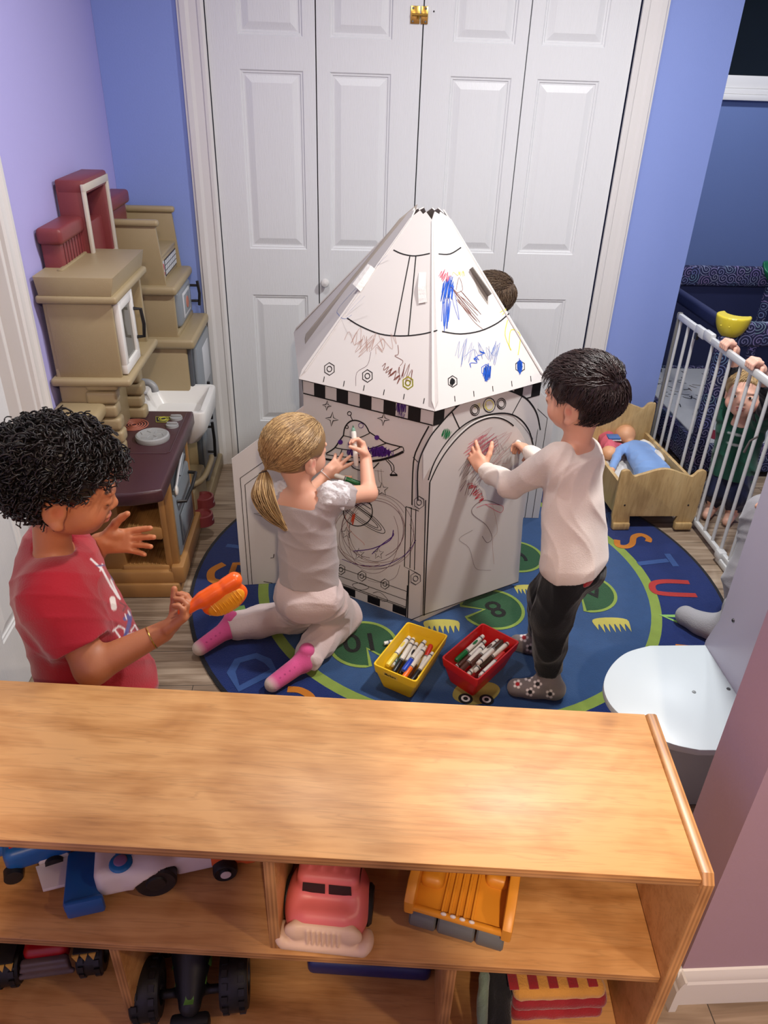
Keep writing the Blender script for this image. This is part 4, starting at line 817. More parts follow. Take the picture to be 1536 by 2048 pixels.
q = onZ(326, 838, 0.527); mb = MB(); mb.poly([(q.x - .03, q.y + .022, .5258), (q.x - .02, q.y - .025, .5258), (q.x + .014, q.y - .025, .5258), (q.x + .03, q.y + .022, .5258)][::-1], K_dk)
for r in (0.016, 0.010): mb.tube([(q.x + r * math.cos(a), q.y + .005 + r * math.sin(a), 0.526) for a in [i * math.pi / 10 for i in range(20)]], 0.0014, K_yg, n=5, closed=True)
mb.tube([(q.x - .028, q.y + .02, .526), (q.x - .018, q.y - .023, .526), (q.x + .013, q.y - .023, .526), (q.x + .028, q.y + .02, .526)], 0.0012, K_yg, n=5, closed=True); kp(mb, 'egg_picture', ct)
for (a, b) in ((344, 847), (352, 832)):
    q = onZ(a, b, 0.535); mb = MB(); mb.lathe([(0.021, 0.525), (0.020, 0.533), (0.0, 0.534)], K_sil, T(q.x, q.y, 0), n=24); mb.box((q.x - .018, q.y - .004, .532), (q.x + .018, q.y + .004, .541), K_sil, r=0.003); kp(mb, 'stove_knob', ct)
# stone columns on the counter
def column(y, x0, x1, name):
    mb = MB(); rr = random.Random(int(y * 100))
    for i in range(6):
        z = 0.522 + i * 0.042; e = rr.uniform(0, .008); lean = 0.0 if i < 3 else -(i - 2) * 0.006 * 0
        mb.box((x0 - e, y - 0.026, z), (x1 + e + (0.012 if i == 5 else 0), y + 0.026, z + 0.040), K_tan, r=0.010, seg=3)
    kp(mb, name)
column(2.12, -0.735, -0.655, 'stone_column'); column(2.40, -0.735, -0.655, 'stone_column')
mb = MB(); mb.box((X0, 2.105, 0.52), (-0.70, 2.46, 0.80), K_tan, r=0.01); kp(mb, 'wall_panel')
mb = MB(); mb.box((X0 - .01, 1.99, 0.655), (-0.685, 2.13, 0.695), K_tan, r=0.014, seg=3); mb.box((X0, 2.03, 0.55), (-0.72, 2.12, 0.66), K_tan, r=0.02, seg=3); kp(mb, 'side_shelf')
# upper cabinet
mb = MB(); mb.box((X0 - .012, 2.085, 0.748), (-0.600, 2.475, 0.772), K_tan, r=0.009, seg=3)
mb.box((X0, 2.108, 0.765), (-0.655, 2.452, 1.0), K_tan, r=0.006); mb.box((X0 + .01, 2.104, 0.765), (-0.626, 2.120, 1.0), K_tan, r=0.005); mb.box((X0, 2.435, 0.765), (-0.626, 2.455, 1.0), K_tan, r=0.005)
mb.box((X0 - .01, 2.09, 0.985), (-0.606, 2.47, 1.008), K_tan, r=0.008, seg=3)
M2 = T(0, 0, 0); mb.prism([(X0, 1.005), (-0.620, 1.005), (-0.608, 1.058), (X0 - .006, 1.058)], 0.37, K_tan, basis((0, 2.465, 0), (1, 0, 0), (0, 0, 1), (0, -1, 0)), r=0.004)
mb.box((-0.775, 2.16, 1.055), (-0.76, 2.42, 1.063), K_tan, r=0.003)
cb = kp(mb, 'upper_cabinet')
mb = MB(); y0, y1, z0, z1, xx = 2.122, 2.282, 0.775, 0.985, -0.618
mb.box((xx - .012, y0, z0), (xx + .006, y0 + .028, z1), K_wht, r=0.003); mb.box((xx - .012, y1 - .028, z0), (xx + .006, y1, z1), K_wht, r=0.003); mb.box((xx - .012, y0, z0), (xx + .006, y1, z0 + .03), K_wht, r=0.003); mb.box((xx - .012, y0, z1 - .03), (xx + .006, y1, z1), K_wht, r=0.003)
cd = mb.build('cabinet_door', parent=cb); MB().box((xx - .004, y0 + .025, z0 + .025), (xx - .001, y1 - .025, z1 - .025), K_glass).build('door_window', parent=cd)
mb = MB(); yh = 2.292; mb.tube([(xx + .002, yh - .02, .84), (xx + .026, yh - .018, .842), (xx + .03, yh - .018, .88), (xx + .026, yh - .018, .925), (xx + .002, yh - .02, .927)], 0.0055, M_black); mb.build('handle', parent=cd)
# sink
mb = MB(); x0, x1, ya, yb = -0.735, -0.468, 2.462, 2.742; zt = 0.508
bm = bmesh.new()
def ringv(a, b, c, d, z, r=0.02, n=4):
    out = []
    for (cx, cy, s) in ((b - r, d - r, 0), (a + r, d - r, 1), (a + r, c + r, 2), (b - r, c + r, 3)):
        for j in range(n + 1): t = (s + j / n) * math.pi / 2; out.append(bm.verts.new((cx + r * math.cos(t), cy + r * math.sin(t), z)))
    return out
rings = [ringv(x0 + .03, x1 - .04, ya + .03, yb - .03, .375, .04), ringv(x0, x1 - .005, ya + .006, yb - .006, .43, .03), ringv(x0, x1, ya, yb, zt - .006, .022), ringv(x0 + .003, x1 - .003, ya + .003, yb - .003, zt, .02), ringv(x0 + .03, x1 - .020, ya + .018, yb - .018, zt, .016), ringv(x0 + .034, x1 - .024, ya + .022, yb - .022, zt - .006, .016), ringv(x0 + .06, x1 - .05, ya + .045, yb - .045, zt - .06, .03)]
for a, b in zip(rings, rings[1:]):
    for j in range(len(a)): bm.faces.new((a[j], a[(j + 1) % len(a)], b[(j + 1) % len(a)], b[j]))
bm.faces.new(rings[0][::-1]); bm.faces.new(rings[-1]); mb.bm(bm, K_wht); sk = kp(mb, 'sink', smooth=50)
mb = MB(); q = onZ(300, 770, 0.55); mb.tube(smoothpath([(-0.725, 2.62, .50), (-0.725, 2.62, .545), (-0.712, 2.615, .562), (-0.685, 2.608, .563), (-0.668, 2.603, .550), (-0.664, 2.60, .532)], 4), 0.013, K_sil, n=14); kp(mb, 'faucet', sk)
mb = MB(); mb.box((X0, 2.455, 0.0), (-0.60, 2.71, 0.42), K_tan, r=0.01); kp(mb, 'sink_cabinet')
mb = MB(); mb.box((X0, 2.455, 0.40), (-0.70, 2.735, 0.50), K_tan, r=0.008); kp(mb, 'sink_back')
# fridge and oven tower
mb = MB(); mb.box((X0, 2.715, 0.04), (-0.56, 3.055, 0.66), K_tan, r=0.008); mb.box((X0, 2.70, 0.0), (-0.52, 3.06, 0.06), K_tan, r=0.008); mb.box((X0, 2.70, 0.655), (-0.528, 3.062, 0.692), K_tan, r=0.012, seg=3); fz = kp(mb, 'fridge_body')
mb = MB(); mb.box((-0.563, 2.722, 0.07), (-0.545, 3.045, 0.652), K_dgr, r=0.006); mb.box((-0.547, 2.75, 0.08), (-0.530, 3.04, 0.335), K_gry, r=0.01); mb.box((-0.547, 2.75, 0.345), (-0.530, 3.04, 0.645), K_gry, r=0.01); mb.box((-0.531, 2.86, 0.46), (-0.5285, 2.99, 0.61), K_pale, r=0.002); fd = kp(mb, 'fridge_door')
for (za, zb) in ((0.355, 0.50), (0.19, 0.33)):
    mb = MB(); mb.tube([(-0.532, 2.775, za + .015), (-0.505, 2.775, za + .015)], 0.005, M_black); mb.tube([(-0.532, 2.775, zb - .015), (-0.505, 2.775, zb - .015)], 0.005, M_black); mb.tube([(-0.503, 2.775, za - .005), (-0.500, 2.775, (za + zb) / 2), (-0.503, 2.775, zb + .005)], 0.006, M_black); kp(mb, 'handle', fd)
mb = MB(); mb.box((X0, 2.738, 0.685), (-0.62, 3.045, 0.85), K_tan, r=0.008); mb.box((X0 + .01, 2.734, 0.685), (-0.588, 2.75, 0.85), K_tan, r=0.006); mb.box((-0.66, 2.735, 0.685), (-0.585, 3.045, 0.71), K_tan, r=0.006); mb.box((X0, 2.715, 0.845), (-0.575, 3.06, 0.878), K_tan, r=0.012, seg=3)
tw = kp(mb, 'oven_tower')
mb = MB(); mb.box((-0.64, 2.775, 0.712), (-0.578, 3.01, 0.845), K_gry, r=0.016, seg=3); mb.box((-0.580, 2.83, 0.735), (-0.5755, 2.96, 0.825), K_pale, r=0.003); mb.box((-0.577, 2.845, 0.745), (-0.5745, 2.945, 0.815), K_gry, r=0.002); mb.lathe([(0.022, 0), (0.02, 0.002)], K_cop, basis((-0.5745, 2.895, 0.78), (0, 1, 0), (0, 0, 1), (1, 0, 0)), n=20); mw = kp(mb, 'microwave_door')
mb = MB(); mb.tube([(-0.58, 3.0, .755), (-0.553, 3.0, .755)], 0.005, M_black); mb.tube([(-0.58, 3.0, .815), (-0.553, 3.0, .815)], 0.005, M_black); mb.tube([(-0.55, 3.0, .738), (-0.545, 3.0, .785), (-0.55, 3.0, .832)], 0.0055, M_black); kp(mb, 'handle', mw)
# top display shelf with curved sides
mb = MB(); sd = [(X0, 0.875), (-0.612, 0.875), (-0.628, 1.085), (X0, 1.085)]
for y in (2.74, 3.03): mb.prism(sd, 0.016, K_tan, basis((0, y + .016, 0), (1, 0, 0), (0, 0, 1), (0, -1, 0)), r=0.003)
mb.box((X0, 2.74, 0.875), (-0.79, 3.045, 1.09), K_tan, r=0.005); mb.box((-0.80, 2.745, 0.96), (-0.624, 3.04, 0.975), K_tan, r=0.004); mb.box((-0.66, 2.75, 0.875), (-0.626, 3.04, 0.965), K_tan, r=0.004)
mb.box((X0, 2.73, 1.075), (-0.615, 2.76, 1.098), K_tan, r=0.009, seg=3); mb.box((X0, 3.02, 1.075), (-0.615, 3.05, 1.098), K_tan, r=0.009, seg=3); mb.box((X0 - .003, 2.73, 1.078), (-0.785, 3.05, 1.10), K_tan, r=0.009, seg=3)
hs = kp(mb, 'top_shelf')
mb = MB(); mb.box((-0.627, 2.81, 0.892), (-0.6245, 3.02, 0.950), K_dk, r=0.001)
for i in range(6):
    for j in range(3): mb.box((-0.6246, 2.818 + i * .034, .897 + j * .0175), (-0.6236, 2.846 + i * .034, .911 + j * .0175), K_pale)
mb.box((-0.627, 2.765, 0.892), (-0.6245, 2.805, 0.950), K_pale); mb.lathe([(0.013, 0), (0.012, .001)], K_rd, basis((-0.6245, 2.785, 0.93), (0, 1, 0), (0, 0, 1), (1, 0, 0)), n=16); mb.box((-0.6246, 2.77, .9), (-0.6238, 2.80, .912), K_rd); kp(mb, 'calendar_sticker', hs)
# lower front tray
mb = MB(); mb.tube(smoothpath([(-0.60, 2.50, 0.20), (-0.55, 2.50, 0.20), (-0.515, 2.56, 0.20), (-0.508, 2.70, 0.20), (-0.512, 2.74, 0.20)], 4), 0.011, K_tan, n=10); kp(mb, 'tray_rim')
mb = MB(); mb.box((-0.605, 2.47, 0.0), (-0.535, 2.71, 0.185), K_tan, r=0.012); kp(mb, 'pet_station')
for (a, b, x) in ((414, 1000, -0.505), (412, 1035, -0.50)):
    q = onX(a, b, x); mb = MB(); mb.lathe([(0.036, -0.022), (0.042, -0.020), (0.038, 0.018), (0.032, 0.02), (0.029, 0.012), (0.0, 0.008)], K_red, T(q.x - .012, q.y, max(q.z, .024)), n=28)
    for j in (-1, 0, 1): mb.ell((q.x + .0275, q.y - .008 + j * .009, max(q.z, .024)), (.001, .003, .003), K_pale, u=8, v=6)
    kp(mb, 'pet_bowl')
# maroon window piece standing on the back of the kitchen
t = empty('toy_window_wall', (-0.78, 2.5, 1.0), 'brick red plastic window wall with pale window frame rising behind the tan cabinet', 'toy')
mb = MB(); mb.box((-0.822, 2.20, 0.90), (-0.768, 2.94, 1.13), K_red, r=0.006); mb.box((-0.826, 2.185, 1.12), (-0.755, 2.40, 1.165), K_red, r=0.012, seg=3); mb.box((-0.826, 2.64, 1.12), (-0.755, 2.96, 1.165), K_red, r=0.012, seg=3)
for j in range(7): mb.box((-0.7695, 2.225 + j * .025, .95), (-0.7665, 2.229 + j * .025, 1.118), mat('dark red groove', (98, 40, 44)))
mb.build('brick_wall', parent=t)
mb = MB(); mb.box((-0.822, 2.395, 0.99), (-0.745, 2.425, 1.245), K_red, r=0.006); mb.box((-0.822, 2.625, 0.99), (-0.745, 2.655, 1.245), K_red, r=0.006); mb.box((-0.822, 2.395, 1.22), (-0.740, 2.655, 1.262), K_red, r=0.008); mb.box((-0.822, 2.395, 0.98), (-0.745, 2.655, 1.02), K_red, r=0.006); mb.build('window_box', parent=t)
M_frm = mat('pale frame plastic', (196, 188, 176), rough=0.45); mb = MB()
for lo, hi in (((-0.748, 2.39, 1.005), (-0.738, 2.412, 1.25)), ((-0.748, 2.638, 1.005), (-0.738, 2.66, 1.25)), ((-0.748, 2.39, 1.228), (-0.738, 2.66, 1.25)), ((-0.748, 2.39, 1.0), (-0.738, 2.66, 1.024))): mb.box(lo, hi, M_frm, r=0.002)
mb.build('window_frame', parent=t)
# ------------------------------------------------------------------ marker bins and markers
B_yel = mat('yellow bin plastic', (232, 190, 36), rough=0.4, var=0.03); B_red = mat('red bin plastic', (196, 28, 30), rough=0.4, var=0.03)
MK_w = mat('marker white barrel', (226, 224, 216), rough=0.4, var=0.02)
def bin_(name, label, corners, ztop, m, ins=0.022, tag_txt=None):
    """open tub: rim corners (back-left, back-right, front-right, front-left)"""
    c = [Vector((p[0], p[1], 0)) for p in corners]; ctr_ = sum(c, Vector()) / 4; root = empty(name, (ctr_.x, ctr_.y, RZ + .001), label, 'bin', 'plastic marker bins on the rug')
    bm = bmesh.new(); z0 = RZ + .0015
    def ring(sc_, z):
        out = []
        for i in range(4):
            p = c[i]; a = (c[i - 1] - p).normalized(); b = (c[(i + 1) % 4] - p).normalized(); q = p + (a + b) * sc_; r = 0.010
            for w_ in (0, .33, .67, 1): d = a * (1 - w_) + b * w_; out.append(bm.verts.new((q + (a * (1 - w_) ** 2 + b * w_ ** 2) * r).to_tuple()[:2] + (z,)))
        return out
    t = 0.0022
    rs = [ring(ins, z0), ring(0.006, ztop - 0.03), ring(0.0035, ztop - 0.029), ring(0.0, ztop - .003), ring(0.0005, ztop), ring(0.0045, ztop), ring(0.005, ztop - .003), ring(0.0085, ztop - .03), ring(0.0088, ztop - .032), ring(ins + .003, z0 + .004)]
    for a, b in zip(rs, rs[1:]):
        for j in range(len(a)): bm.faces.new((a[j], a[(j + 1) % len(a)], b[(j + 1) % len(a)], b[j]))
    bm.faces.new(rs[0][::-1]); bm.faces.new(rs[-1]); mb = MB(); mb.bm(bm, m); tub = mb.build('tub', parent=root, smooth=30)
    if tag_txt:
        a, b = c[3], c[2]; mid = (a + b) / 2; d = (b - a).normalized(); n = Vector((d.y, -d.x, 0)); vs, fs = text_mesh(tag_txt, 0.011, 0.0003); mb = MB()
        M = basis(mid + n * .0005 - d * .012 + Vector((0, 0, ztop - .017)), d, (0, 0, 1), n); mb.box((-.024, -.007, -.004), (.024, .007, -.0006), mat('clear label tape', (214, 178, 70), rough=.3), M=M); mb.add([M @ v for v in vs], fs, M_black); mb.build('name_label', parent=root, smooth=0)
    return root
yb_c = [(0.211, 1.81), (0.33, 1.744), (0.214, 1.543), (0.096, 1.62)]; rb_c = [(0.443, 1.801), (0.542, 1.71), (0.387, 1.545), (0.296, 1.644)]
bin_('marker_bin', 'yellow plastic bin of markers on the rug, left of the red one', yb_c, 0.10, B_yel, tag_txt='Markers')
bin_('marker_bin', 'red plastic bin of markers on the rug beside the standing boy', rb_c, 0.10, B_red)
CAPS = {}
def capm(rgb): return mat('cap %d %d %d' % rgb, rgb, rough=0.35, var=0.01)
def make_marker(capc, L_=0.138, R_=0.0078):
    root = empty('marker', (0, 0, 0)); cm = capm(capc)
    MB().lathe([(0.0045, 0), (0.0062, .001), (0.0066, .012), (R_ * .95, .014), (R_ * .95, .09), (R_ * .8, .093)], MK_w, n=16).lathe([(R_ * .95 + .0003, .0135), (R_ * .95 + .0003, .0185)], mat('grey band', (96, 96, 100)), n=16, cap=False).lathe([(R_ * .95 + .0003, .083), (R_ * .95 + .0003, .087)], mat('grey band', (96, 96, 100)), n=16, cap=False).build('barrel', parent=root)
    MB().lathe([(R_ + .0002, .088), (R_ + .0002, L_ - .004), (R_ * .8, L_), (0.0, L_)], cm, n=16).build('cap', parent=root)
    mb = MB()
    if False: mb.lathe([(R_ * .95 + .0003, .0135), (R_ * .95 + .0003, .0185)], K_gry)
    # oval logo patch printed on the barrel
    vs = []; 
    for j in range(16):
        a = 2 * math.pi * j / 16; u = .045 + .013 * math.cos(a); th_ = .55 * math.sin(a); vs.append(((R_ * .95 + .0004) * math.cos(th_), (R_ * .95 + .0004) * math.sin(th_), u))
    mb.poly(vs, cm); mb.build('label_print', parent=root)
    return root
def copy_tree(o, parent=None):
    c = o.copy(); COL.objects.link(c)
    if parent: c.parent = parent
    for ch in list(o.children): copy_tree(ch, c)
    return c
PROTO = {}
def place_marker(a, b, capc, label, group, z=None):
    """a = white end, b = cap end (3-D points)"""
    if capc not in PROTO: PROTO[capc] = make_marker(capc); o = PROTO[capc]
    else: o = copy_tree(PROTO[capc])
    a, b = Vector(a), Vector(b); d = (b - a).normalized(); o.rotation_mode = 'QUATERNION'; q = Vector((0, 0, 1)).rotation_difference(d)
    o.rotation_quaternion = q @ Quaternion((0, 0, 1), rnd.uniform(0, 6.28)); o.location = a
    tag(o, label, 'marker', group); return o
def mk(pa, pb, za, zb, capc, label, group):
    a = onZ(*pa, za); b = onZ(*pb, zb); d = (b - a).normalized(); c_ = (a + b) / 2; return place_marker(c_ - d * .069, c_ + d * .069, capc, label, group)
PUR, BLK, BLU, ORG, RED, GRN, BRN, YEL, DBR = (72, 34, 116), (24, 24, 28), (30, 70, 190), (232, 110, 30), (200, 40, 34), (20, 104, 52), (82, 50, 40), (226, 206, 90), (66, 52, 40)
G1, G2 = 'markers in the yellow bin', 'markers in the red bin'
mk((803, 1280), (763, 1332), .058, .05, PUR, 'purple capped marker at the left side of the yellow bin', G1)
mk((818, 1275), (776, 1330), .070, .062, YEL, 'pale yellow marker lying beside the purple one in the yellow bin', G1)
mk((823, 1287), (790, 1340), .066, .055, BLK, 'black capped marker in the yellow bin, next to the pale yellow marker', G1)
mk((832, 1290), (802, 1345), .058, .050, BLK, 'black capped marker in the yellow bin, touching the blue one', G1)
mk((849, 1284), (808, 1340), .080, .070, BLU, 'blue capped marker on top in the middle of the yellow bin', G1)
mk((843, 1305), (811, 1350), .074, .062, ORG, 'orange capped marker pointing at the front of the yellow bin', G1)
mk((838, 1345), (858, 1300), .055, .062, RED, 'red capped marker turned end for end in the yellow bin', G1)
mk((861, 1312), (826, 1358), .062, .056, BLK, 'black capped marker at the right side of the yellow bin', G1)
mk((783, 1338), (806, 1266), .046, .050, ORG, 'orange capped marker deep in the yellow bin with its cap at the back', G1)
mk((825, 1281), (796, 1328), .050, .042, (60, 160, 170), 'teal capped marker under the others in the yellow bin', G1)
mk((848, 1300), (820, 1348), .050, .040, BRN, 'brown capped marker under the orange one in the yellow bin', G1)
mk((962, 1276), (917, 1317), .074, .064, GRN, 'green capped marker at the left side of the red bin', G2)
mk((966, 1286), (922, 1328), .060, .052, BRN, 'brown capped marker tucked under the green one', G2)
mk((962, 1298), (922, 1340), .074, .066, BRN, 'brown capped marker with its oval logo showing in the red bin', G2)
mk((992, 1284), (945, 1325), .076, .068, BRN, 'brown capped marker in the middle of the red bin', G2)
mk((956, 1327), (1003, 1283), .086, .082, DBR, 'dark capped marker lying uphill on top of the red bin', G2)
mk((1014, 1288), (966, 1328), .076, .068, DBR, 'dark brown capped marker right of centre in the red bin', G2)
mk((960, 1352), (1008, 1306), .078, .070, RED, 'red capped marker along the right wall of the red bin', G2)
mk((968, 1348), (1002, 1318), .060, .056, (220, 90, 120), 'pink marker against the right wall of the red bin', G2)
mk((913, 1334), (950, 1300), .045, .045, BLK, 'black capped marker deep in the left corner of the red bin', G2)
mk((940, 1345), (978, 1310), .045, .045, BLK, 'black capped marker at the bottom of the red bin', G2)
mk((953, 1338), (992, 1300), .056, .052, (130, 60, 110), 'plum capped marker under the uphill one in the red bin', G2)
q1 = onZ(768, 1287, RZ + .010); place_marker(q1, q1 + Vector((0.127, 0.032, 0.0)), BLK, 'white marker on the rug poking out behind the yellow bin', 'markers')
# ------------------------------------------------------------------ safety gate
G_w = mat('white gate metal', (206, 208, 208), rough=0.35, var=0.01)
GX = 1.432
g = empty('safety_gate', (GX, 2.5, 0), 'white metal safety gate with vertical bars between blue wall end and play area', 'gate')
def bar(z0, z1, y, r=0.0065, nm='bar'):
    MB().tube([(GX, y, z0), (GX, y, z1)], r, G_w, n=12).build(nm, parent=g)
zt = 0.705; zb = 0.035
yy = [onX(a, b, GX).y for a, b in ((1364, 636), (1379, 647), (1392, 657), (1428, 681), (1446, 692), (1466, 703), (1487, 716), (1507, 728), (1527, 741))]
for y in yy: bar(zb, zt, y)
y = yy[-1]
for k_ in range(3): y -= 0.072; bar(zb, zt, y)
mb = MB(); ye = onX(1400, 662, GX).y; mb.box((GX - .009, ye + .01, zt - .012), (GX + .009, 3.075, zt + .014), G_w, r=0.004); mb.box((GX - .009, y - .02, zt - .016), (GX + .009, ye - .02, zt + .012), G_w, r=0.005); mb.build('top_rail', parent=g)
mb = MB(); mb.box((GX - .01, ye - .055, zt - .02), (GX + .01, ye + .03, zt + .020), G_w, r=0.006); mb.box((GX - .015, ye - .01, zt - .035), (GX - .002, ye + .012, zt - .008), M_black, r=0.003); mb.box((GX - .012, ye - .12, zt - .01), (GX + .012, ye - .05, zt + .024), G_w, r=0.006); mb.build('latch', parent=g)
mb = MB(); yb_ = onZ(1425, 1112, .03).y; mb.box((GX - .008, yb_, zb - .012), (GX + .008, 3.075, zb + .01), G_w, r=0.004); mb.box((GX - .016, y - .02, 0.004), (GX + .012, yb_ + .01, 0.03), G_w, r=0.005); mb.box((GX - .022, yb_ - .02, 0.02), (GX + .012, yb_ + .02, 0.055), G_w, r=0.008); mb.box((GX - .010, y - .02, zb - .006), (GX + .008, yb_, zb + .016), G_w, r=0.004); mb.box((GX - .02, yb_ - .12, .01), (GX + .005, yb_ - .09, .045), G_w, r=0.006); mb.build('bottom_rail', parent=g)
MB().tube([(GX, 3.062, 0.0), (GX, 3.062, 0.72)], 0.010, mat('grey gate post', (120, 118, 112), rough=.4), n=12).build('wall_post', parent=g)
MB().box((GX - .01, y - .04, 0.0), (GX + .01, y - .015, 0.72), G_w, r=0.004).build('end_post', parent=g)
# ------------------------------------------------------------------ doll bed
M_birch = wood('pale birch', (206, 180, 130), (192, 162, 112), (166, 136, 90), scale=(9, 9, 1.6), rough=0.45, coat=0.1, fig=.6)
b = empty('doll_bed', (1.25, 2.75, 0), 'small pale wooden doll bed with shaped ends holding dolls, next to the white gate', 'doll bed')
def bed_end(x0, x1, y, h, nm, t=0.016):
    w_ = x1 - x0; P = [(0.01, 0.0), (0.075, 0.0), (0.078, 0.028), (0.073, 0.058), (w_ - .073, 0.058), (w_ - .078, 0.028), (w_ - .075, 0.0), (w_ - .01, 0.0), (w_ - 0.006, .03), (w_, .06)]
    e = h; up = smoothpath([Vector(v + (0,)) for v in [(w_, .06), (w_, e - .03), (w_ - .012, e), (w_ - .035, e - .002), (w_ - .055, e - .024), (w_ - .085, e - .016), (w_ / 2, e + .008), (.085, e - .016), (.055, e - .024), (.035, e - .002), (.012, e), (0, e - .03), (0, .06)]], 5)
    pts = P[:-1] + [(v.x, v.y) for v in up] + [(.006, .03)]
    mb = MB(); mb.prism(pts, t, M_birch, basis((x0, y + t, 0), (1, 0, 0), (0, 0, 1), (0, -1, 0)), r=0.003)
    o = mb.build(nm, parent=b)
    for sx_ in (0.042, w_ - .042): MB().lathe([(0.004, 0), (0.0035, .0008), (0, .0009)], M_black, basis((x0 + sx_, y - .0003, .11), (1, 0, 0), (0, 0, 1), (0, -1, 0)), n=10).build('screw_hole', parent=o)
    for sx_ in (0.008, w_ - .078): MB().box((x0 + sx_, y - .012, 0), (x0 + sx_ + .07, y + .004, 0.032), M_birch, r=0.006).build('foot_block', parent=o)
bed_end(1.078, 1.418, 2.49, 0.262, 'footboard'); bed_end(1.055, 1.385, 2.985, 0.335, 'headboard')
for x in ((1.098, 1.075), (1.398, 1.366)):
    mb = MB(); mb.add([Vector(v) for v in ((x[0] - .007, 2.505, .06), (x[0] + .007, 2.505, .06), (x[1] + .007, 2.985, .06), (x[1] - .007, 2.985, .06), (x[0] - .007, 2.505, .195), (x[0] + .007, 2.505, .195), (x[1] + .007, 2.985, .195), (x[1] - .007, 2.985, .195))], [(0, 3, 2, 1), (4, 5, 6, 7), (0, 1, 5, 4), (1, 2, 6, 5), (2, 3, 7, 6), (3, 0, 4, 7)], M_birch); mb.build('side_rail', parent=b, smooth=0)
MB().box((1.09, 2.506, 0.07), (1.375, 2.985, 0.085), M_birch).build('bed_base', parent=b)
M_cloth_w = mat('white cloth', (214, 210, 204), rough=0.9, bump=0.25, bscale=300, fuzz=.2); M_cloth_b = mat('doll blue cloth', (124, 160, 214), rough=0.9, bump=0.25, bscale=350, fuzz=.2); M_cloth_p = mat('doll pink cloth', (206, 96, 112), rough=0.9, bump=0.2, bscale=300); M_dskin = mat('doll vinyl skin', (216, 160, 120), rough=0.5, sss=.05)
s = SDF(.01); s.box((1.235, 2.74, .105), (.138, .225, .022), rd=.02); tag(sdf_obj(s, 'doll_blanket', M_cloth_w, res=.005, disp=folds(.010, 46, 3)), 'white crumpled blanket lying inside the doll bed under the dolls', 'blanket')
s = SDF(.01); s.box((1.34, 2.88, .165), (.035, .06, .022), rd=.02).ell((1.36, 2.80, .17), (.02, .05, .02)); tag(sdf_obj(s, 'doll_cloth', M_cloth_w, res=.004, disp=folds(.006, 60, 4)), 'small pale patterned cloth bunched by the right rail of the doll bed', 'cloth')
# blue doll lying face down
dz = .165
hc = onZ(1250, 868, .20); bc0 = onZ(1272, 893, .185); bc1 = onZ(1308, 946, .175)
dl = empty('baby_doll', (bc0.x, bc0.y, .12), 'bald baby doll in pale blue romper lying face down in the doll bed', 'doll')
s = SDF(.012); s.cap((bc0.x, bc0.y, .16), (1.24, 2.56, .14), .03, .03).cap((1.24, 2.60, .14), (1.20, 2.56, .14), .02, .014).cap((1.24, 2.60, .14), (1.28, 2.56, .14), .02, .014).chain([(bc0.x - .03, bc0.y, .17), tuple(onZ(1238, 905, .17)), tuple(onZ(1222, 945, .15))], [.016, .014, .012]).ell((hc.x, hc.y, hc.z - .01), (.046, .05, .044)).ell((hc.x - .038, hc.y - .015, hc.z - .02), (.008, .010, .012), k=.004); s.cap((bc0.x, bc0.y, .165), (hc.x, hc.y, .175), .02, .02)
hand = onZ(1222, 945, .15); s.cap((hand.x + .01, hand.y + .02, .15), (hand.x, hand.y, .145), .011, .010); s.cap((1.20, 2.56, .14), (1.19, 2.52, .135), .014, .012); s.cap((1.28, 2.56, .14), (1.29, 2.52, .135), .014, .012)
sdf_obj(s, 'body', M_dskin, parent=dl, res=.0035)
s = SDF(.02); s.cap((bc0.x, bc0.y - .01, .165), (bc1.x, bc1.y + .02, .165), .055, .075, sq=((0, 0, 1), .72)); el = onZ(1238, 905, .17); s.cap((bc0.x - .045, bc0.y, .172), (el.x, el.y, .17), .022, .021, k=.015).cap((el.x, el.y, .17), (hand.x + .008, hand.y + .016, .155), .021, .018, k=.006); s.cap((bc0.x + .045, bc0.y, .17), (bc0.x + .085, bc0.y - .07, .16), .022, .02)
sdf_obj(s, 'romper', M_cloth_b, parent=dl, res=.0035, disp=folds(.004, 60, 5))
# pink doll at the left rail
q = onZ(1216, 895, .17); dl = empty('cloth_doll', (q.x, q.y, .12), 'pink and blue dressed doll half hidden behind the standing boy in the doll bed', 'doll')
s = SDF(.012); s.ell((q.x - .01, q.y - .05, .16), (.035, .035, .03)); sdf_obj(s, 'head', M_dskin, parent=dl, res=.004)
s = SDF(.014); s.cap((q.x, q.y - .02, .16), (q.x + .02, q.y + .08, .165), .034, .04).cap((q.x + .02, q.y + .02, .17), (q.x + .065, q.y + .015, .16), .016, .014); sdf_obj(s, 'dress', M_cloth_p, parent=dl, res=.004, disp=folds(.006, 60, 8))
MB().box((q.x + .0, q.y + .01, .192), (q.x + .055, q.y + .055, .203), mat('blue doll book', (70, 110, 170)), r=.004).box((q.x - .003, q.y + .007, .188), (q.x + .058, q.y + .058, .192), M_cloth_w, r=.001).build('collar', parent=dl)
# the bed stands on the rug's edge: bed and what lies in it sit a rug's thickness higher
for o in list(COL.objects):
    if o.parent is None and o.name.split('.')[0] in ('doll_bed', 'doll_blanket', 'doll_cloth', 'baby_doll', 'cloth_doll'): o.location.z += RZ + .0008
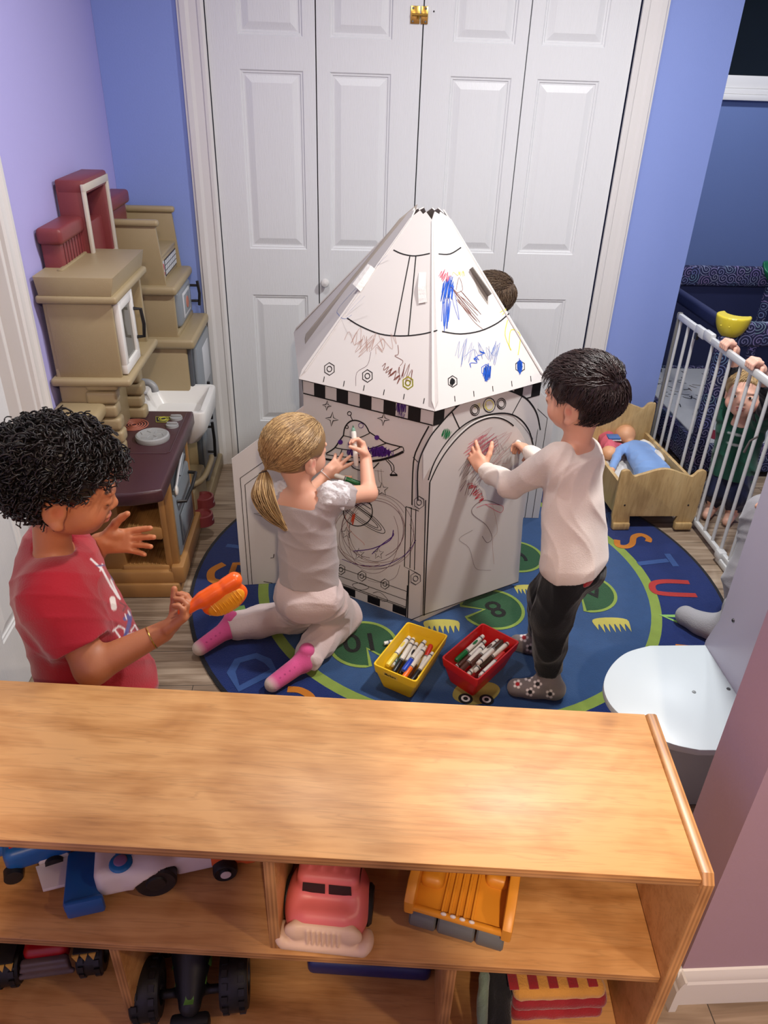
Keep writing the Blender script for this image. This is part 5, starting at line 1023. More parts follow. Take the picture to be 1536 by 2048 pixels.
# ------------------------------------------------------------------ playpen in the next room
def swirl_mat():
    m = bpy.data.materials.new('navy swirl print'); m.use_nodes = True; N = m.node_tree.nodes; L = m.node_tree.links; b_ = N['Principled BSDF']; b_.inputs['Roughness'].default_value = .85
    tc = N.new('ShaderNodeTexCoord'); mp = N.new('ShaderNodeMapping'); L.new(tc.outputs['Object'], mp.inputs[0]); mp.inputs['Rotation'].default_value = (.0, .0, .0)
    # fold x+y into one axis so that the print runs the same on all sides
    sx = N.new('ShaderNodeSeparateXYZ'); L.new(mp.outputs[0], sx.inputs[0]); u = nmath(N, L, 'ADD', sx.outputs[0], sx.outputs[1]); cb_ = N.new('ShaderNodeCombineXYZ'); L.new(u, cb_.inputs[0]); L.new(sx.outputs[2], cb_.inputs[1])
    vo = N.new('ShaderNodeTexVoronoi'); vo.voronoi_dimensions = '2D'; vo.inputs['Scale'].default_value = 22; vo.inputs['Randomness'].default_value = .7; L.new(cb_.outputs[0], vo.inputs['Vector'])
    sb = N.new('ShaderNodeVectorMath'); sb.operation = 'SUBTRACT'; sc_ = N.new('ShaderNodeVectorMath'); sc_.operation = 'SCALE'; sc_.inputs['Scale'].default_value = 1; L.new(cb_.outputs[0], sb.inputs[0]); L.new(vo.outputs['Position'], sb.inputs[1])
    s2 = N.new('ShaderNodeSeparateXYZ'); L.new(sb.outputs[0], s2.inputs[0]); at = nmath(N, L, 'ARCTAN2', s2.outputs[1], s2.outputs[0]); r = nmath(N, L, 'MULTIPLY', vo.outputs['Distance'], 22.0)
    sp = nmath(N, L, 'SINE', nmath(N, L, 'ADD', at, r)); ln = nmath(N, L, 'GREATER_THAN', sp, .62)
    c = N.new('ShaderNodeMix'); c.data_type = 'RGBA'; L.new(ln, c.inputs[0]); c.inputs[6].default_value = (*lin((24, 28, 66)), 1); hs = N.new('ShaderNodeMix'); hs.data_type = 'RGBA'; hs.inputs[0].default_value = .10; hs.inputs[6].default_value = (*lin((110, 114, 156)), 1); L.new(vo.outputs['Color'], hs.inputs[7]); L.new(hs.outputs[2], c.inputs[7]); L.new(c.outputs[2], b_.inputs['Base Color']); return m
M_sw = swirl_mat(); M_navy = mat('navy nylon', (26, 34, 74), rough=.7, var=.08, bump=.2, bscale=40)
def mesh_mat():
    m = bpy.data.materials.new('navy see-through netting'); m.use_nodes = True; N = m.node_tree.nodes; L = m.node_tree.links; b_ = N['Principled BSDF']; b_.inputs['Base Color'].default_value = (*lin((20, 24, 50)), 1); b_.inputs['Roughness'].default_value = .8
    tr = N.new('ShaderNodeBsdfTransparent'); mx = N.new('ShaderNodeMixShader'); mx.inputs[0].default_value = .16; L.new(tr.outputs[0], mx.inputs[1]); L.new(b_.outputs[0], mx.inputs[2]); L.new(mx.outputs[0], N['Material Output'].inputs[0]); return m
M_net = mesh_mat()
px0, px1, py0, py1 = 1.60, 2.32, 2.95, 3.97
p = empty('playpen', (1.96, 3.46, 0), 'navy swirl print playpen with yellow and green corner caps in the far room', 'playpen')
for nm, a, b_ in (('top_band', (px0, py0), (px1, py0)), ('top_band', (px0, py1), (px1, py1)), ('top_band', (px1, py0), (px1, py1))):
    MB().box((a[0] - .02, a[1] - .02, .615), (b_[0] + .02, b_[1] + .02, .72), M_sw, r=.018, seg=3).build(nm, parent=p)
MB().box((px0 - .018, py0 + .05, .655), (px0 + .018, py1 - .02, .715), M_navy, r=.016, seg=3).build('side_rail', parent=p)
for (x, y) in ((px0, py0), (px1, py0), (px0, py1), (px1, py1)): MB().box((x - .032, y - .032, .03), (x + .032, y + .032, .66), M_sw, r=.02, seg=3).build('corner_post', parent=p)
for a, b_ in (((px0, py0), (px1, py0)), ((px0, py0), (px0, py1)), ((px1, py0), (px1, py1)), ((px0, py1), (px1, py1))):
    MB().box((a[0] - .015, a[1] - .015, .03), (b_[0] + .015, b_[1] + .015, .17), M_sw, r=.012).build('bottom_band', parent=p)
MB().box((px0 + .03, py0 - .004, .17), (px1 - .03, py0, .62), M_net).build('net_side', parent=p); MB().box((px0 - .002, py0 + .03, .17), (px0 + .001, py1 - .03, .66), M_net).build('net_side', parent=p)
MB().box((px0 + .03, py1, .17), (px1 - .03, py1 + .006, .62), M_navy).build('cloth_side', parent=p); MB().box((px1, py0 + .03, .17), (px1 + .006, py1 - .03, .62), M_navy).build('cloth_side', parent=p)
mb = MB(); mm = mat('mattress print cloth', (186, 188, 194), rough=.9, bump=.2, bscale=200); mb.box((px0 + .02, py0 + .02, .12), (px1 - .02, py1 - .02, .165), mm, r=.015)
q_ = random.Random(3)
for i in range(150):
    x, y = q_.uniform(px0 + .05, px1 - .05), q_.uniform(py0 + .05, py1 - .05); a = q_.uniform(0, 3); mb.line([(x + .022 * math.cos(a) * t, y + .022 * math.sin(a) * t + .005 * (t * t), .165) for t in (-1, -.4, .3, 1)], .006, (0, 0, 1), (M_black, K_dgr, mat('mattress tan print', (120, 104, 90)))[i % 3], .0008)
for c_ in ((1.72, 3.05), (2.0, 3.4)): mb.poly([(c_[0] + .045 * math.cos(a * .5), c_[1] + .06 * math.sin(a * .5), .1662) for a in range(12)], mat('mattress red print', (130, 30, 44)))
mb.build('mattress', parent=p)
def cap_(x, y, m, sx_, sy_, nm='corner_cap'):
    s = SDF(.008); s.ell((x + .012 * sx_, y + .012 * sy_, .742), (.068, .068, .098)); s.cut((x, y, .742), (0, 0, 1)); s.ell((x + .05 * sx_, y + .05 * sy_, .770), (.058, .058, .07), sub=True, k=.01)
    s.ell((x - .035 * sx_, y - .058 * sy_, .712), (.005, .005, .005), k=.002).ell((x - .058 * sx_, y - .035 * sy_, .712), (.005, .005, .005), k=.002); sdf_obj(s, nm, m, parent=p, res=.004)
C_y = mat('yellow cap plastic', (226, 206, 60), rough=.3, var=.01); C_g = mat('green cap plastic', (30, 110, 72), rough=.3, var=.01)
cap_(px0, py0, C_y, 1, 1); cap_(px1, py1, C_g, -1, -1); cap_(px1, py0, C_g, -1, 1)
vs, fs = text_mesh('Graco', .075, .001); M = basis((1.875, py0 - .0225, .664), (1, 0, 0), (0, 0, 1), (0, -1, 0)); mb = MB(); mb.add([M @ v for v in vs], fs, mat('yellow lettering', (214, 196, 60))); mb.build('lettering', parent=p, smooth=0)
# ------------------------------------------------------------------ white corner unit with rounded shelf
M_lam = mat('white laminate', (188, 198, 202), rough=.35, var=.01); M_lam2 = mat('lavender white laminate', (182, 178, 194), rough=.4, var=.01)
u = empty('corner_shelf_unit', (.9, 1.25, 0), 'white laminate corner unit with half round shelf beside the mauve wall', 'shelf')
SX = .953
mb = MB(); pr = [(0.89, .0095), (1.46, .0095), (1.462, .31), (1.447, .36), (1.434, .40), (1.434, 1.15), (.89, 1.15)]; mb.prism(pr, .018, M_lam2, basis((SX, 0, 0), (0, 1, 0), (0, 0, 1), (1, 0, 0)), r=.002); pnl = mb.build('side_panel', parent=u)
op = [onZ(a, b_, .30) for a, b_ in ((1412, 1290), (1360, 1290), (1300, 1291), (1255, 1304), (1225, 1328), (1208, 1362), (1213, 1395), (1238, 1427), (1290, 1462), (1345, 1488), (1400, 1500))]
pts = [(SX, op[0].y)] + [(v.x, v.y) for v in smoothpath([Vector((o.x, o.y, 0)) for o in op[2:]], 5)] + [(SX, 1.105)]
mb = MB(); mb.prism(pts, .018, M_lam, T(0, 0, .282), r=.0015); sh = mb.build('half_round_shelf', parent=u)
MB().box((.745, 1.20, 0.0), (SX, 1.218, .282), M_lam).build('support_board', parent=u)
for (a, b_) in ((1388, 1384), (1457, 1378)):
    q = onZ(a, b_, .30); MB().lathe([(.005, .0), (.0045, .0012), (0, .0013)], M_screw, T(q.x, q.y, .30), n=12).build('screw', parent=sh)
q = onX(1467, 1241, SX); MB().lathe([(.0055, 0), (.004, .003), (0, .0035)], M_screw, basis((SX, q.y, q.z), (0, 1, 0), (0, 0, 1), (-1, 0, 0)), n=12).build('screw', parent=pnl)
# ------------------------------------------------------------------ toys on the front shelf
def yawM(p_, a): return T(*p_) @ Matrix.Rotation(a, 4, 'Z')
T_pink = mat('pink truck plastic', (214, 108, 104), rough=.4, var=.02); T_crm = mat('cream bumper plastic', (218, 186, 158), rough=.45, var=.03); T_pur = mat('mauve plastic', (140, 110, 150), rough=.4); T_blk = mat('black tyre plastic', (20, 20, 22), rough=.5, bump=.2, bscale=60); T_yel = mat('amber truck plastic', (222, 148, 42), rough=.4, var=.03); T_gry = mat('grey tyre plastic', (98, 100, 96), rough=.55); T_wht = mat('toy white plastic', (220, 212, 204), rough=.4); T_blu = mat('toy blue plastic', (24, 84, 150), rough=.35); T_cy = mat('toy clear blue plastic', (22, 110, 170), rough=.25); T_or = mat('toy orange plastic', (222, 98, 48), rough=.4); T_rd = mat('toy red plastic', (176, 22, 30), rough=.3); T_grn = mat('toy green flame paint', (92, 140, 60), rough=.4); T_chr = mat('grey toy grille', (98, 84, 82), rough=.4)
def local(Mx, v): return tuple(Mx @ Vector(v))
def frame(Mx): return [[Mx[i][j] for j in range(3)] for i in range(3)]
ZM = .3525
# pink truck, nose towards the camera (local -y is the nose)
Mx = yawM((-0.008, .80, ZM), math.radians(-8)); R_ = frame(Mx); t = empty('toy_truck', (-.008, .80, ZM), 'pink toy truck with cream grille on the upper board of the wooden shelf', 'toy truck')
s = SDF(.018); s.box(local(Mx, (0, -.092, .046)), (.048, .032, .030), R_, rd=.02); s.box(local(Mx, (0, -.030, .072)), (.050, .052, .046), R_, rd=.014)
for sx_ in (-1, 1): s.ell(local(Mx, (sx_ * .05, -.068, .042)), (.020, .05, .038), R_); s.ell(local(Mx, (sx_ * .05, .055, .045)), (.02, .038, .03), R_)
s.box(local(Mx, (0, .055, .05)), (.05, .042, .028), R_, rd=.015)
for sx_ in (-.03, -.01, .01, .03): s.ell(local(Mx, (sx_, -.055, .1185)), (.004, .012, .003), R_, k=.002)
sdf_obj(s, 'cab_body', T_pink, parent=t, res=.0025)
mb = MB()
for x0_, x1_ in ((-.040, -.003), (.003, .040)): mb.add([Mx @ Vector(v) for v in ((x0_, -.0842, .080), (x1_, -.0842, .080), (x1_ * .96, -.0822, .107), (x0_ * .96, -.0822, .107))], [(0, 1, 2, 3)], M_black)
mb.build('windscreen', parent=t, smooth=0)
for sx_ in (-1, 1): mb = MB(); mb.add([Mx @ Vector((sx_ * .0506, a, b_)) for a, b_ in ((-.070, .078), (-.02, .078), (-.02, .106), (-.062, .106))], [(0, 1, 2, 3)], M_black); mb.build('side_window', parent=t, smooth=0)
s = SDF(.006); s.box(local(Mx, (0, -.120, .040)), (.050, .010, .024), R_, rd=.009); s.box(local(Mx, (0, -.126, .016)), (.072, .012, .010), R_, rd=.009)
for sx_ in (-1, 1): s.ell(local(Mx, (sx_ * .045, -.124, .045)), (.017, .010, .017), R_); s.ell(local(Mx, (sx_ * .068, -.116, .022)), (.012, .02, .012), R_)
for j in range(7): s.cap(local(Mx, (-.024 + j * .008, -.132, .028)), local(Mx, (-.024 + j * .008, -.130, .057)), .0028, .0028, k=.001)
sdf_obj(s, 'grille_bumper', T_crm, parent=t, res=.002)
for sx_ in (-1, 1):
    for yy_ in (-.062, .058):
        mb = MB(); mb.lathe([(.0, -.014), (.020, -.014), (.024, -.011), (.028, -.011), (.033, -.006), (.033, .006), (.028, .011), (.0, .011)], T_blk, Mx @ basis((sx_ * .062, yy_, .0335), (0, 1, 0), (0, 0, 1), (1, 0, 0)), n=26); mb.build('wheel', parent=t)
# amber dump truck with the tipper towards the camera
Mx = yawM((.225, .795, ZM), math.radians(-19)); R_ = frame(Mx); t = empty('toy_truck', (.225, .795, ZM), 'amber yellow toy dump truck with ribbed tipper and grey wheels on the shelf', 'toy truck')
mb = MB(); mb.box((-.075, -.12, .055), (.075, .10, .062), T_yel, r=.002, M=Mx)
for sx_ in (-1, 1): mb.prism([(-.125, .05), (.10, .05), (.10, .115), (-.105, .108), (-.13, .085)], .016, T_yel, Mx @ basis((sx_ * .078 - .008, 0, 0), (0, 1, 0), (0, 0, 1), (1, 0, 0)), r=.003)
mb.box((-.075, .09, .055), (.075, .102, .12), T_yel, r=.003, M=Mx)
for j in range(5): mb.box((-.028 + j * .012, -.118, .062), (-.023 + j * .012, .09, .069), T_yel, r=.002, M=Mx)
mb.box((-.074, -.126, .058), (.074, -.117, .070), T_yel, r=.003, M=Mx)
for j in range(4): mb.ell((-.022 + j * .015, -.122, .070), (.005, .003, .003), T_wht, Mx, 10, 8)
mb.build('tipper', parent=t)
s = SDF(.006)
for sx_ in (-1, 1): s.box(local(Mx, (sx_ * .052, -.01 + .015 * sx_, .066)), (.020, .055, .014), R_, rd=.012)
sdf_obj(s, 'tipper_hump', T_yel, parent=t, res=.0025)
MB().box((-.06, -.09, .02), (.06, .12, .052), T_gry, r=.006, M=Mx).build('chassis', parent=t)
for (xx_, w_) in ((-.055, .022), (.0, .03), (.055, .022)): mb = MB(); mb.lathe([(0, -w_), (.024, -w_), (.027, -w_ + .003), (.027, w_ - .003), (.024, w_), (0, w_)], T_gry, Mx @ basis((xx_, -.098, .0275), (0, 1, 0), (0, 0, 1), (1, 0, 0)), n=26); mb.build('wheel', parent=t)
for sx_ in (-1, 1): mb = MB(); mb.lathe([(0, -.014), (.026, -.014), (.03, -.01), (.03, .01), (.026, .014), (0, .014)], T_blk, Mx @ basis((sx_ * .075, .06, .0305), (0, 1, 0), (0, 0, 1), (1, 0, 0)), n=26); mb.build('wheel', parent=t)
# white and orange vehicle with blue tail, lying across the left part
A_ = onZ(190, 1790, ZM); B_ = onZ(500, 1722, ZM); an = math.atan2(B_.y - A_.y, B_.x - A_.x); c_ = (A_ + B_) / 2; Mx = yawM((c_.x - .012, c_.y + .016, ZM), an); R_ = frame(Mx); hl = (B_ - A_).length / 2
t = empty('toy_shuttle_car', (c_.x, c_.y + .03, ZM), 'white and orange toy vehicle with blue tail and black wheels on the upper shelf board', 'toy vehicle')
s = SDF(.012); s.box(local(Mx, (-hl + .055, 0, .05)), (.038, .045, .03), R_, rd=.016); s.ell(local(Mx, (-hl + .10, -.02, .052)), (.045, .034, .034), R_); s.box(local(Mx, (.03, .0, .04)), (.085, .03, .026), R_, rd=.012); s.ell(local(Mx, (-hl + .112, -.035, .03)), (.036, .03, .036), R_, sub=True, k=.004); sdf_obj(s, 'body', T_wht, parent=t, res=.0028)
MB().box((-hl - .035, -.055, .012), (-hl + .025, .05, .04), T_blu, r=.008, M=Mx).box((-hl - .03, -.062, .012), (-hl + .03, -.05, .05), T_blu, r=.005, M=Mx).build('blue_tail', parent=t)
mb = MB(); mb.ell((-hl + .062, -.028, .083), (.019, .019, .006), T_cy, Mx, 22, 10); mb.box((-hl + .052, -.02, .075), (-hl + .095, .04, .088), T_cy, r=.01, M=Mx); o = mb.build('blue_hatch', parent=t)
mb = MB(); mb.ell((-hl + .062, -.028, .089), (.011, .011, .002), T_pur, Mx, 18, 8); mb.build('hatch_badge', parent=o)
MB().box((-hl + .10, .0, .07), (-hl + .14, .03, .088), T_or, r=.006, M=Mx).build('orange_block', parent=t)
s = SDF(.008); s.box(local(Mx, (.105, .0, .042)), (.036, .034, .028), R_, rd=.014); s.box(local(Mx, (.14, 0, .022)), (.012, .034, .010), R_, rd=.006); sdf_obj(s, 'orange_nose', T_or, parent=t, res=.003)
for (xx_, r_, yy_) in ((-hl + .112, .034, -.036), (.095, .021, -.036), (-hl + .112, .034, .036), (.095, .021, .036)):
    mb = MB(); mb.lathe([(0, -.013), (r_ * .45, -.013), (r_ * .5, -.010), (r_ * .9, -.012), (r_, -.008), (r_, .010), (r_ * .8, .012), (0, .012)], T_blk, Mx @ basis((xx_, yy_, r_ + .0005), (1, 0, 0), (0, 0, 1), (0, 1, 0)), n=28); o = mb.build('wheel', parent=t)
    if r_ < .03: mb = MB(); mb.lathe([(0, -.0145), (.009, -.014), (.009, -.012)], T_wht, Mx @ basis((xx_, yy_, r_), (1, 0, 0), (0, 0, 1), (0, 1, 0)), n=16); mb.build('hub', parent=o)
# blue wing toy with striped flag at the far left
q = onZ(75, 1745, ZM); Mx = yawM((q.x, q.y + .03, ZM), math.radians(20)); R_ = frame(Mx); t = empty('toy_plane', (q.x, q.y, ZM), 'blue toy plane piece with red and white stripes at far left of the shelf', 'toy vehicle')
s = SDF(.01); s.box(local(Mx, (0, .0, .04)), (.055, .03, .024), R_, rd=.014); s.box(local(Mx, (-.07, .04, .03)), (.06, .03, .016), R_, rd=.012); sdf_obj(s, 'body', T_blu, parent=t, res=.003)
mb = MB()
for j in range(6): mb.box((-.042 + j * .014, -.016, .0655), (-.029 + j * .014, .016, .0672), T_rd if j % 2 == 0 else T_wht, M=Mx)
mb.build('striped_flag', parent=t)
mb = MB(); mb.prism([(-.01, -.03), (.045, -.03), (.05, -.085), (.0, -.08)], .008, T_wht, Mx @ T(0, 0, .012), r=.002); mb.box((-.005, -.03, .01), (.045, -.02, .04), T_wht, r=.003, M=Mx); mb.build('white_wing', parent=t)
for xx_ in (-.045, .02): mb = MB(); mb.lathe([(0, -.008), (.015, -.008), (.016, .008), (0, .008)], T_blk, Mx @ basis((xx_, -.03, .0165), (1, 0, 0), (0, 0, 1), (0, 1, 0)), n=18); mb.build('wheel', parent=t)
# monster trucks on the bottom board
ZB = .0605
def big_wheel(Mx, x, y, r, w_, m, t, teeth=14):
    mb = MB(); Mw = Mx @ basis((x, y, r * 1.05), (0, 1, 0), (0, 0, 1), (1, 0, 0)); mb.lathe([(0, -w_ * .7), (r * .5, -w_ * .7), (r * .55, -w_), (r * .9, -w_), (r, -w_ * .7), (r, w_ * .7), (r * .9, w_), (r * .55, w_), (r * .5, w_ * .7), (0, w_ * .7)], m, Mw, n=28)
    for k_ in range(teeth):
        a = 2 * math.pi * k_ / teeth
        for sg in (-1, 1): mb.box((-.006, -.0, -w_ * .5 if sg < 0 else 0.002), (.006, .006, -0.002 if sg < 0 else w_ * .5), m, M=Mw @ Matrix.Rotation(a + .1 * sg, 4, 'Z') @ T(0, r - .003, 0) @ T(0, 0, sg * w_ * .3))
    mb.build('wheel', parent=t)
q = onZ(100, 1962, .06); Mx = yawM((q.x, q.y + .055, ZB), math.radians(6)); R_ = frame(Mx); t = empty('monster_truck', (q.x, q.y + .05, ZB), 'red toy monster truck with black fat tyres in the lower left compartment', 'toy truck')
s = SDF(.012); s.box(local(Mx, (0, .0, .075)), (.040, .055, .020), R_, rd=.014); s.box(local(Mx, (0, .05, .095)), (.038, .03, .022), R_, rd=.014); sdf_obj(s, 'body', T_rd, parent=t, res=.003)
s = SDF(.004); s.box(local(Mx, (0, -.06, .062)), (.042, .008, .020), R_, rd=.006); s.cap(local(Mx, (-.045, -.066, .045)), local(Mx, (.045, -.066, .045)), .005, .005); s.cap(local(Mx, (-.040, -.068, .066)), local(Mx, (.040, -.068, .066)), .004, .004); sdf_obj(s, 'grille', T_chr, parent=t, res=.002)
MB().box((-.014, -.02, .092), (.014, .02, .104), T_chr, r=.003, M=Mx).tube([Mx @ Vector(v) for v in ((-.008, -.012, .106), (.008, -.012, .106))], .004, T_chr).tube([Mx @ Vector(v) for v in ((-.008, .006, .106), (.008, .006, .106))], .004, T_chr).build('engine', parent=t)
MB().box((-.03, -.05, .03), (.03, .10, .055), T_blk, r=.005, M=Mx).build('chassis', parent=t)
for sx_ in (-1, 1):
    for yy_ in (-.035, .075): big_wheel(Mx, sx_ * .075, yy_, .036, .024, T_blk, t)
    mb = MB()
    for j in range(3): mb.prism([(0, 0), (.013, 0), (.006, -.02)], .004, mat('yellow tooth', (214, 170, 80)), Mx @ basis((sx_ * .072 - .022 + j * .015, -.062, .088), (1, 0, 0), (0, 0, 1), (0, -1, 0)))
    mb.box((sx_ * .075 - .024, -.064, .086), (sx_ * .075 + .024, .0, .092), T_blk, r=.002, M=Mx); mb.build('toothed_fender', parent=t)
q = onZ(388, 2000, .06); Mx = yawM((q.x, q.y + .02, ZB), math.radians(4)); R_ = frame(Mx); t = empty('monster_truck', (q.x, q.y, ZB), 'black toy truck with green flames and huge tyres in the lower shelf', 'toy truck')
s = SDF(.012); s.cap(local(Mx, (0, -.055, .055)), local(Mx, (0, .08, .11)), .020, .052); s.box(local(Mx, (0, .09, .10)), (.05, .02, .03), R_, rd=.012); s.cap(local(Mx, (-.05, -.03, .05)), local(Mx, (.05, -.03, .05)), .008, .008); sdf_obj(s, 'body', T_blk, parent=t, res=.003)
mb = MB()
def top_(x, y): t_ = min(1, max(0, (y + .055) / .135)); r_ = .020 + .032 * t_; return .055 + .055 * t_ + math.sqrt(max(0, r_ * r_ - x * x)) * 1.02 + .0025
for x0_, ya_, yb_, w_ in ((0, -.066, .0, .008), (-.011, -.05, .045, .005), (.011, -.05, .045, .005), (-.022, -.03, .03, .005), (.022, -.03, .03, .005), (-.031, -.005, .05, .004), (.031, -.005, .05, .004)):
    for k_ in range(8):
        a_, b_ = ya_ + (yb_ - ya_) * k_ / 8, ya_ + (yb_ - ya_) * (k_ + 1) / 8; wa, wb_ = w_ * (1 - k_ / 8) + .0006, w_ * (1 - (k_ + 1) / 8) + .0006; sa, sb_ = x0_ + .002 * math.sin(k_), x0_ + .002 * math.sin(k_ + 1)
        mb.add([Mx @ Vector(v) for v in ((sa - wa, a_, top_(sa - wa, a_)), (sa + wa, a_, top_(sa + wa, a_)), (sb_ + wb_, b_, top_(sb_ + wb_, b_)), (sb_ - wb_, b_, top_(sb_ - wb_, b_)))], [(0, 1, 2, 3)], T_grn)
mb.build('flame_decal', parent=t, smooth=0)
for sx_ in (-1, 1): big_wheel(Mx, sx_ * .078, -.02, .052, .025, T_blk, t, 16); big_wheel(Mx, sx_ * .070, .088, .038, .022, T_blk, t, 16)
mb = MB(); mb.box((-.035, -.085, .012), (.035, -.06, .045), T_blk, r=.008, M=Mx); mb.build('bumper', parent=t)
# blue tray under the middle board, folded play mat and plush
tr = MB(); a = onZ(612, 1950, .10); b_ = onZ(866, 1967, .10)
Mx = basis((a.x, a.y + .02, ZB), (b_ - a).normalized(), (0.0944, .9955, 0), (0, 0, 1)); w_ = (b_ - a).length; tr.box((0, 0, 0), (w_, .16, .04), mat('dark blue bin plastic', (34, 42, 96), rough=.4), r=.012, seg=3, M=Mx)
tag(tr.build('storage_tray', smooth=40), 'flat dark blue plastic tray on the bottom board of the wooden shelf', 'tray')
def bmat(name, rgb): return mat(name, rgb, rough=.95, var=.12, vscale=60, bump=.5, bscale=300, fuzz=.3)
x0_ = onZ(985, 2000, .10).x
t = empty('folded_play_mat', (.42, .76, ZB), 'red and yellow checked play mats folded in the lower right compartment', 'play mat')
# three folded layers
for i_, (zz, x1_, col) in enumerate(((ZB, .478, (150, 28, 36)), (ZB + .034, .482, (140, 26, 34)), (ZB + .068, .472, (196, 140, 60)))):
    s = SDF(.008); s.box(((x0_ + x1_) / 2 + .02, .775, zz + .016), ((x1_ - x0_) / 2 - .01, .085, .0155), rd=.015); sdf_obj(s, 'mat_layer', bmat('mat %d' % i_, col), parent=t, res=.004, disp=folds(.002, 60, i_))
mb = MB(); Mr = bmat('mat red check', (140, 22, 28)); Mc = bmat('mat cream', (206, 178, 140))
for j in range(5): mb.box((x0_ + .022 + j * .036, .70, ZB + .0985), (x0_ + .04 + j * .036, .728, ZB + .1015), Mr, r=.001)
mb.box((x0_ + .015, .742, ZB + .098), (.46, .758, ZB + .1015), Mc, r=.001); mb.build('check_pattern', parent=t)
q = onZ(975, 2010, .12); t = empty('plush_snake', (q.x, q.y, ZB), 'black soft toy with green and orange tips beside the folded play mats', 'soft toy')
s = SDF(.012); s.cap((q.x - .005, q.y - .06, .085), (q.x + .02, q.y + .09, .15), .014, .016).cap((q.x + .02, q.y - .06, .085), (q.x + .045, q.y + .09, .15), .014, .018); sdf_obj(s, 'body', bmat('plush black', (16, 16, 18)), parent=t, res=.003, disp=folds(.003, 90, 2))
s = SDF(.008); s.cap((q.x - .022, q.y - .07, .09), (q.x - .005, q.y + .03, .16), .010, .011); sdf_obj(s, 'stripe', bmat('plush grey green', (110, 128, 110)), parent=t, res=.003, disp=folds(.003, 90, 3))
s = SDF(.008); s.ell((q.x + .012, q.y - .055, .105), (.012, .012, .01)); sdf_obj(s, 'nose', bmat('plush orange', (206, 140, 50)), parent=t, res=.003)
# ------------------------------------------------------------------ people
def V3(v): return np.array(v, float)
def unit(v): v = V3(v); return v / np.linalg.norm(v)
class Head:
    def __init__(h, c, f, up=(0, 0, 1), sc=1.0, tilt=0.0):
        h.c = V3(c); h.f = unit(f); r = unit(np.cross(h.f, V3(up))); u = np.cross(r, h.f)
        if tilt: r, u = r * math.cos(tilt) + u * math.sin(tilt), u * math.cos(tilt) - r * math.sin(tilt)
        h.r, h.u, h.sc = r, u, sc; h.R = np.stack([h.r, h.f, h.u], 1)
    def __call__(h, x, y, z): return h.c + h.R @ (V3((x, y, z)) * h.sc)
    def prims(h, s, chub=1.0, mouth=0.0):
        q = h.sc; E = lambda c, r, k=.012, sub=False, R=h.R: s.ell(h(*c), V3(r) * q, R, k * q, sub)
        E((0, -.010, .032), (.070, .086, .066), .02); E((0, .026, -.012), (.057, .054, .064), .02); E((0, .046, -.058), (.026, .022, .018), .018); E((0, .010, -.045), (.045, .05, .030), .02)
        for sg in (-1, 1):
            E((sg * .033 * chub, .044, -.028), (.026, .026, .026), .014)
            E((sg * .024, .073, .017), (.018, .010, .007), .010)
            E((sg * .029, .092, -.001), (.016, .014, .0085), .008, True)
            E((sg * .028, .0665, -.001), (.0145, .0135, .0125), .004)
            # ear
            E((sg * .069, -.006, -.010), (.008, .019, .027), .006); E((sg * .080, .003, -.007), (.0075, .010, .016), .004, True); E((sg * .074, -.013, .004), (.0055, .006, .014), .004); E((sg * .073, .001, -.034), (.006, .010, .009), .005)
        s.cap(h(0, .072, .006), h(0, .081, -.017), .0050 * q, .0075 * q, .008 * q); E((0, .083, -.020), (.0088, .0075, .0075), .006)
        for sg in (-1, 1): E((sg * .009, .078, -.024), (.0062, .0065, .005), .004)
        E((0, .074, -.042), (.017, .009, .0045), .004); E((0, .072, -.051), (.014, .009, .005), .004)
        if mouth: E((0, .084, -.0465), (.013, .010, .0022 + mouth), .003, True)
        else: E((0, .087, -.0465), (.018, .008, .0012), .002, True)
    def spots(h, lip=(188, 104, 98), brow=(50, 36, 30), blush=(214, 130, 112), ear=None, closed=True):
        q = h.sc; L_ = []
        for x in np.linspace(-.014, .014, 7): L_ += [(h(x, .082, -.0425), .0048 * q, lip, .8), (h(x * .85, .080, -.051), .0050 * q, lip, .8)]
        for sg in (-1, 1):
            for t in np.linspace(0, 1, 7): L_.append((h(sg * (.014 + .026 * t), .080 - .012 * t, .0165 + .005 * math.sin(t * 2.6)), .0035 * q, brow, .85))
            if closed:
                for t in np.linspace(0, 1, 7): L_.append((h(sg * (.018 + .022 * t), .079 - .007 * t, -.0065 + .003 * (2 * t - 1) ** 2), .0022 * q, brow, .9))
            L_.append((h(sg * .040, .058, -.028), .018 * q, blush, .35))
            L_.append((h(sg * .078, .0, -.008), .010 * q, blush, .5))
        L_.append((h(0, .095, -.02), .007 * q, blush, .4)); return L_
    def eyes(h, parent, iris=(60, 44, 34)):
        q = h.sc
        for sg in (-1, 1):
            mb = MB(); Mx = Matrix(((h.r[0], h.f[0], h.u[0], 0), (h.r[1], h.f[1], h.u[1], 0), (h.r[2], h.f[2], h.u[2], 0), (0, 0, 0, 1))); c = h(sg * .027, .0715, -.001)
            Mx = T(*c) @ Mx; mb.ell((0, 0, 0), (.0118 * q, .0100 * q, .0068 * q), mat('eye white', (226, 220, 214), rough=.2), Mx, 16, 10)
            mb.ell((0, .0070 * q, .0), (.0058 * q, .0036 * q, .0056 * q), mat('iris %d' % iris[0], iris, rough=.15), Mx, 14, 8); mb.ell((0, .0095 * q, 0), (.0028 * q, .0016 * q, .0028 * q), M_black, Mx, 10, 6); mb.build('eye', parent=parent, smooth=60)
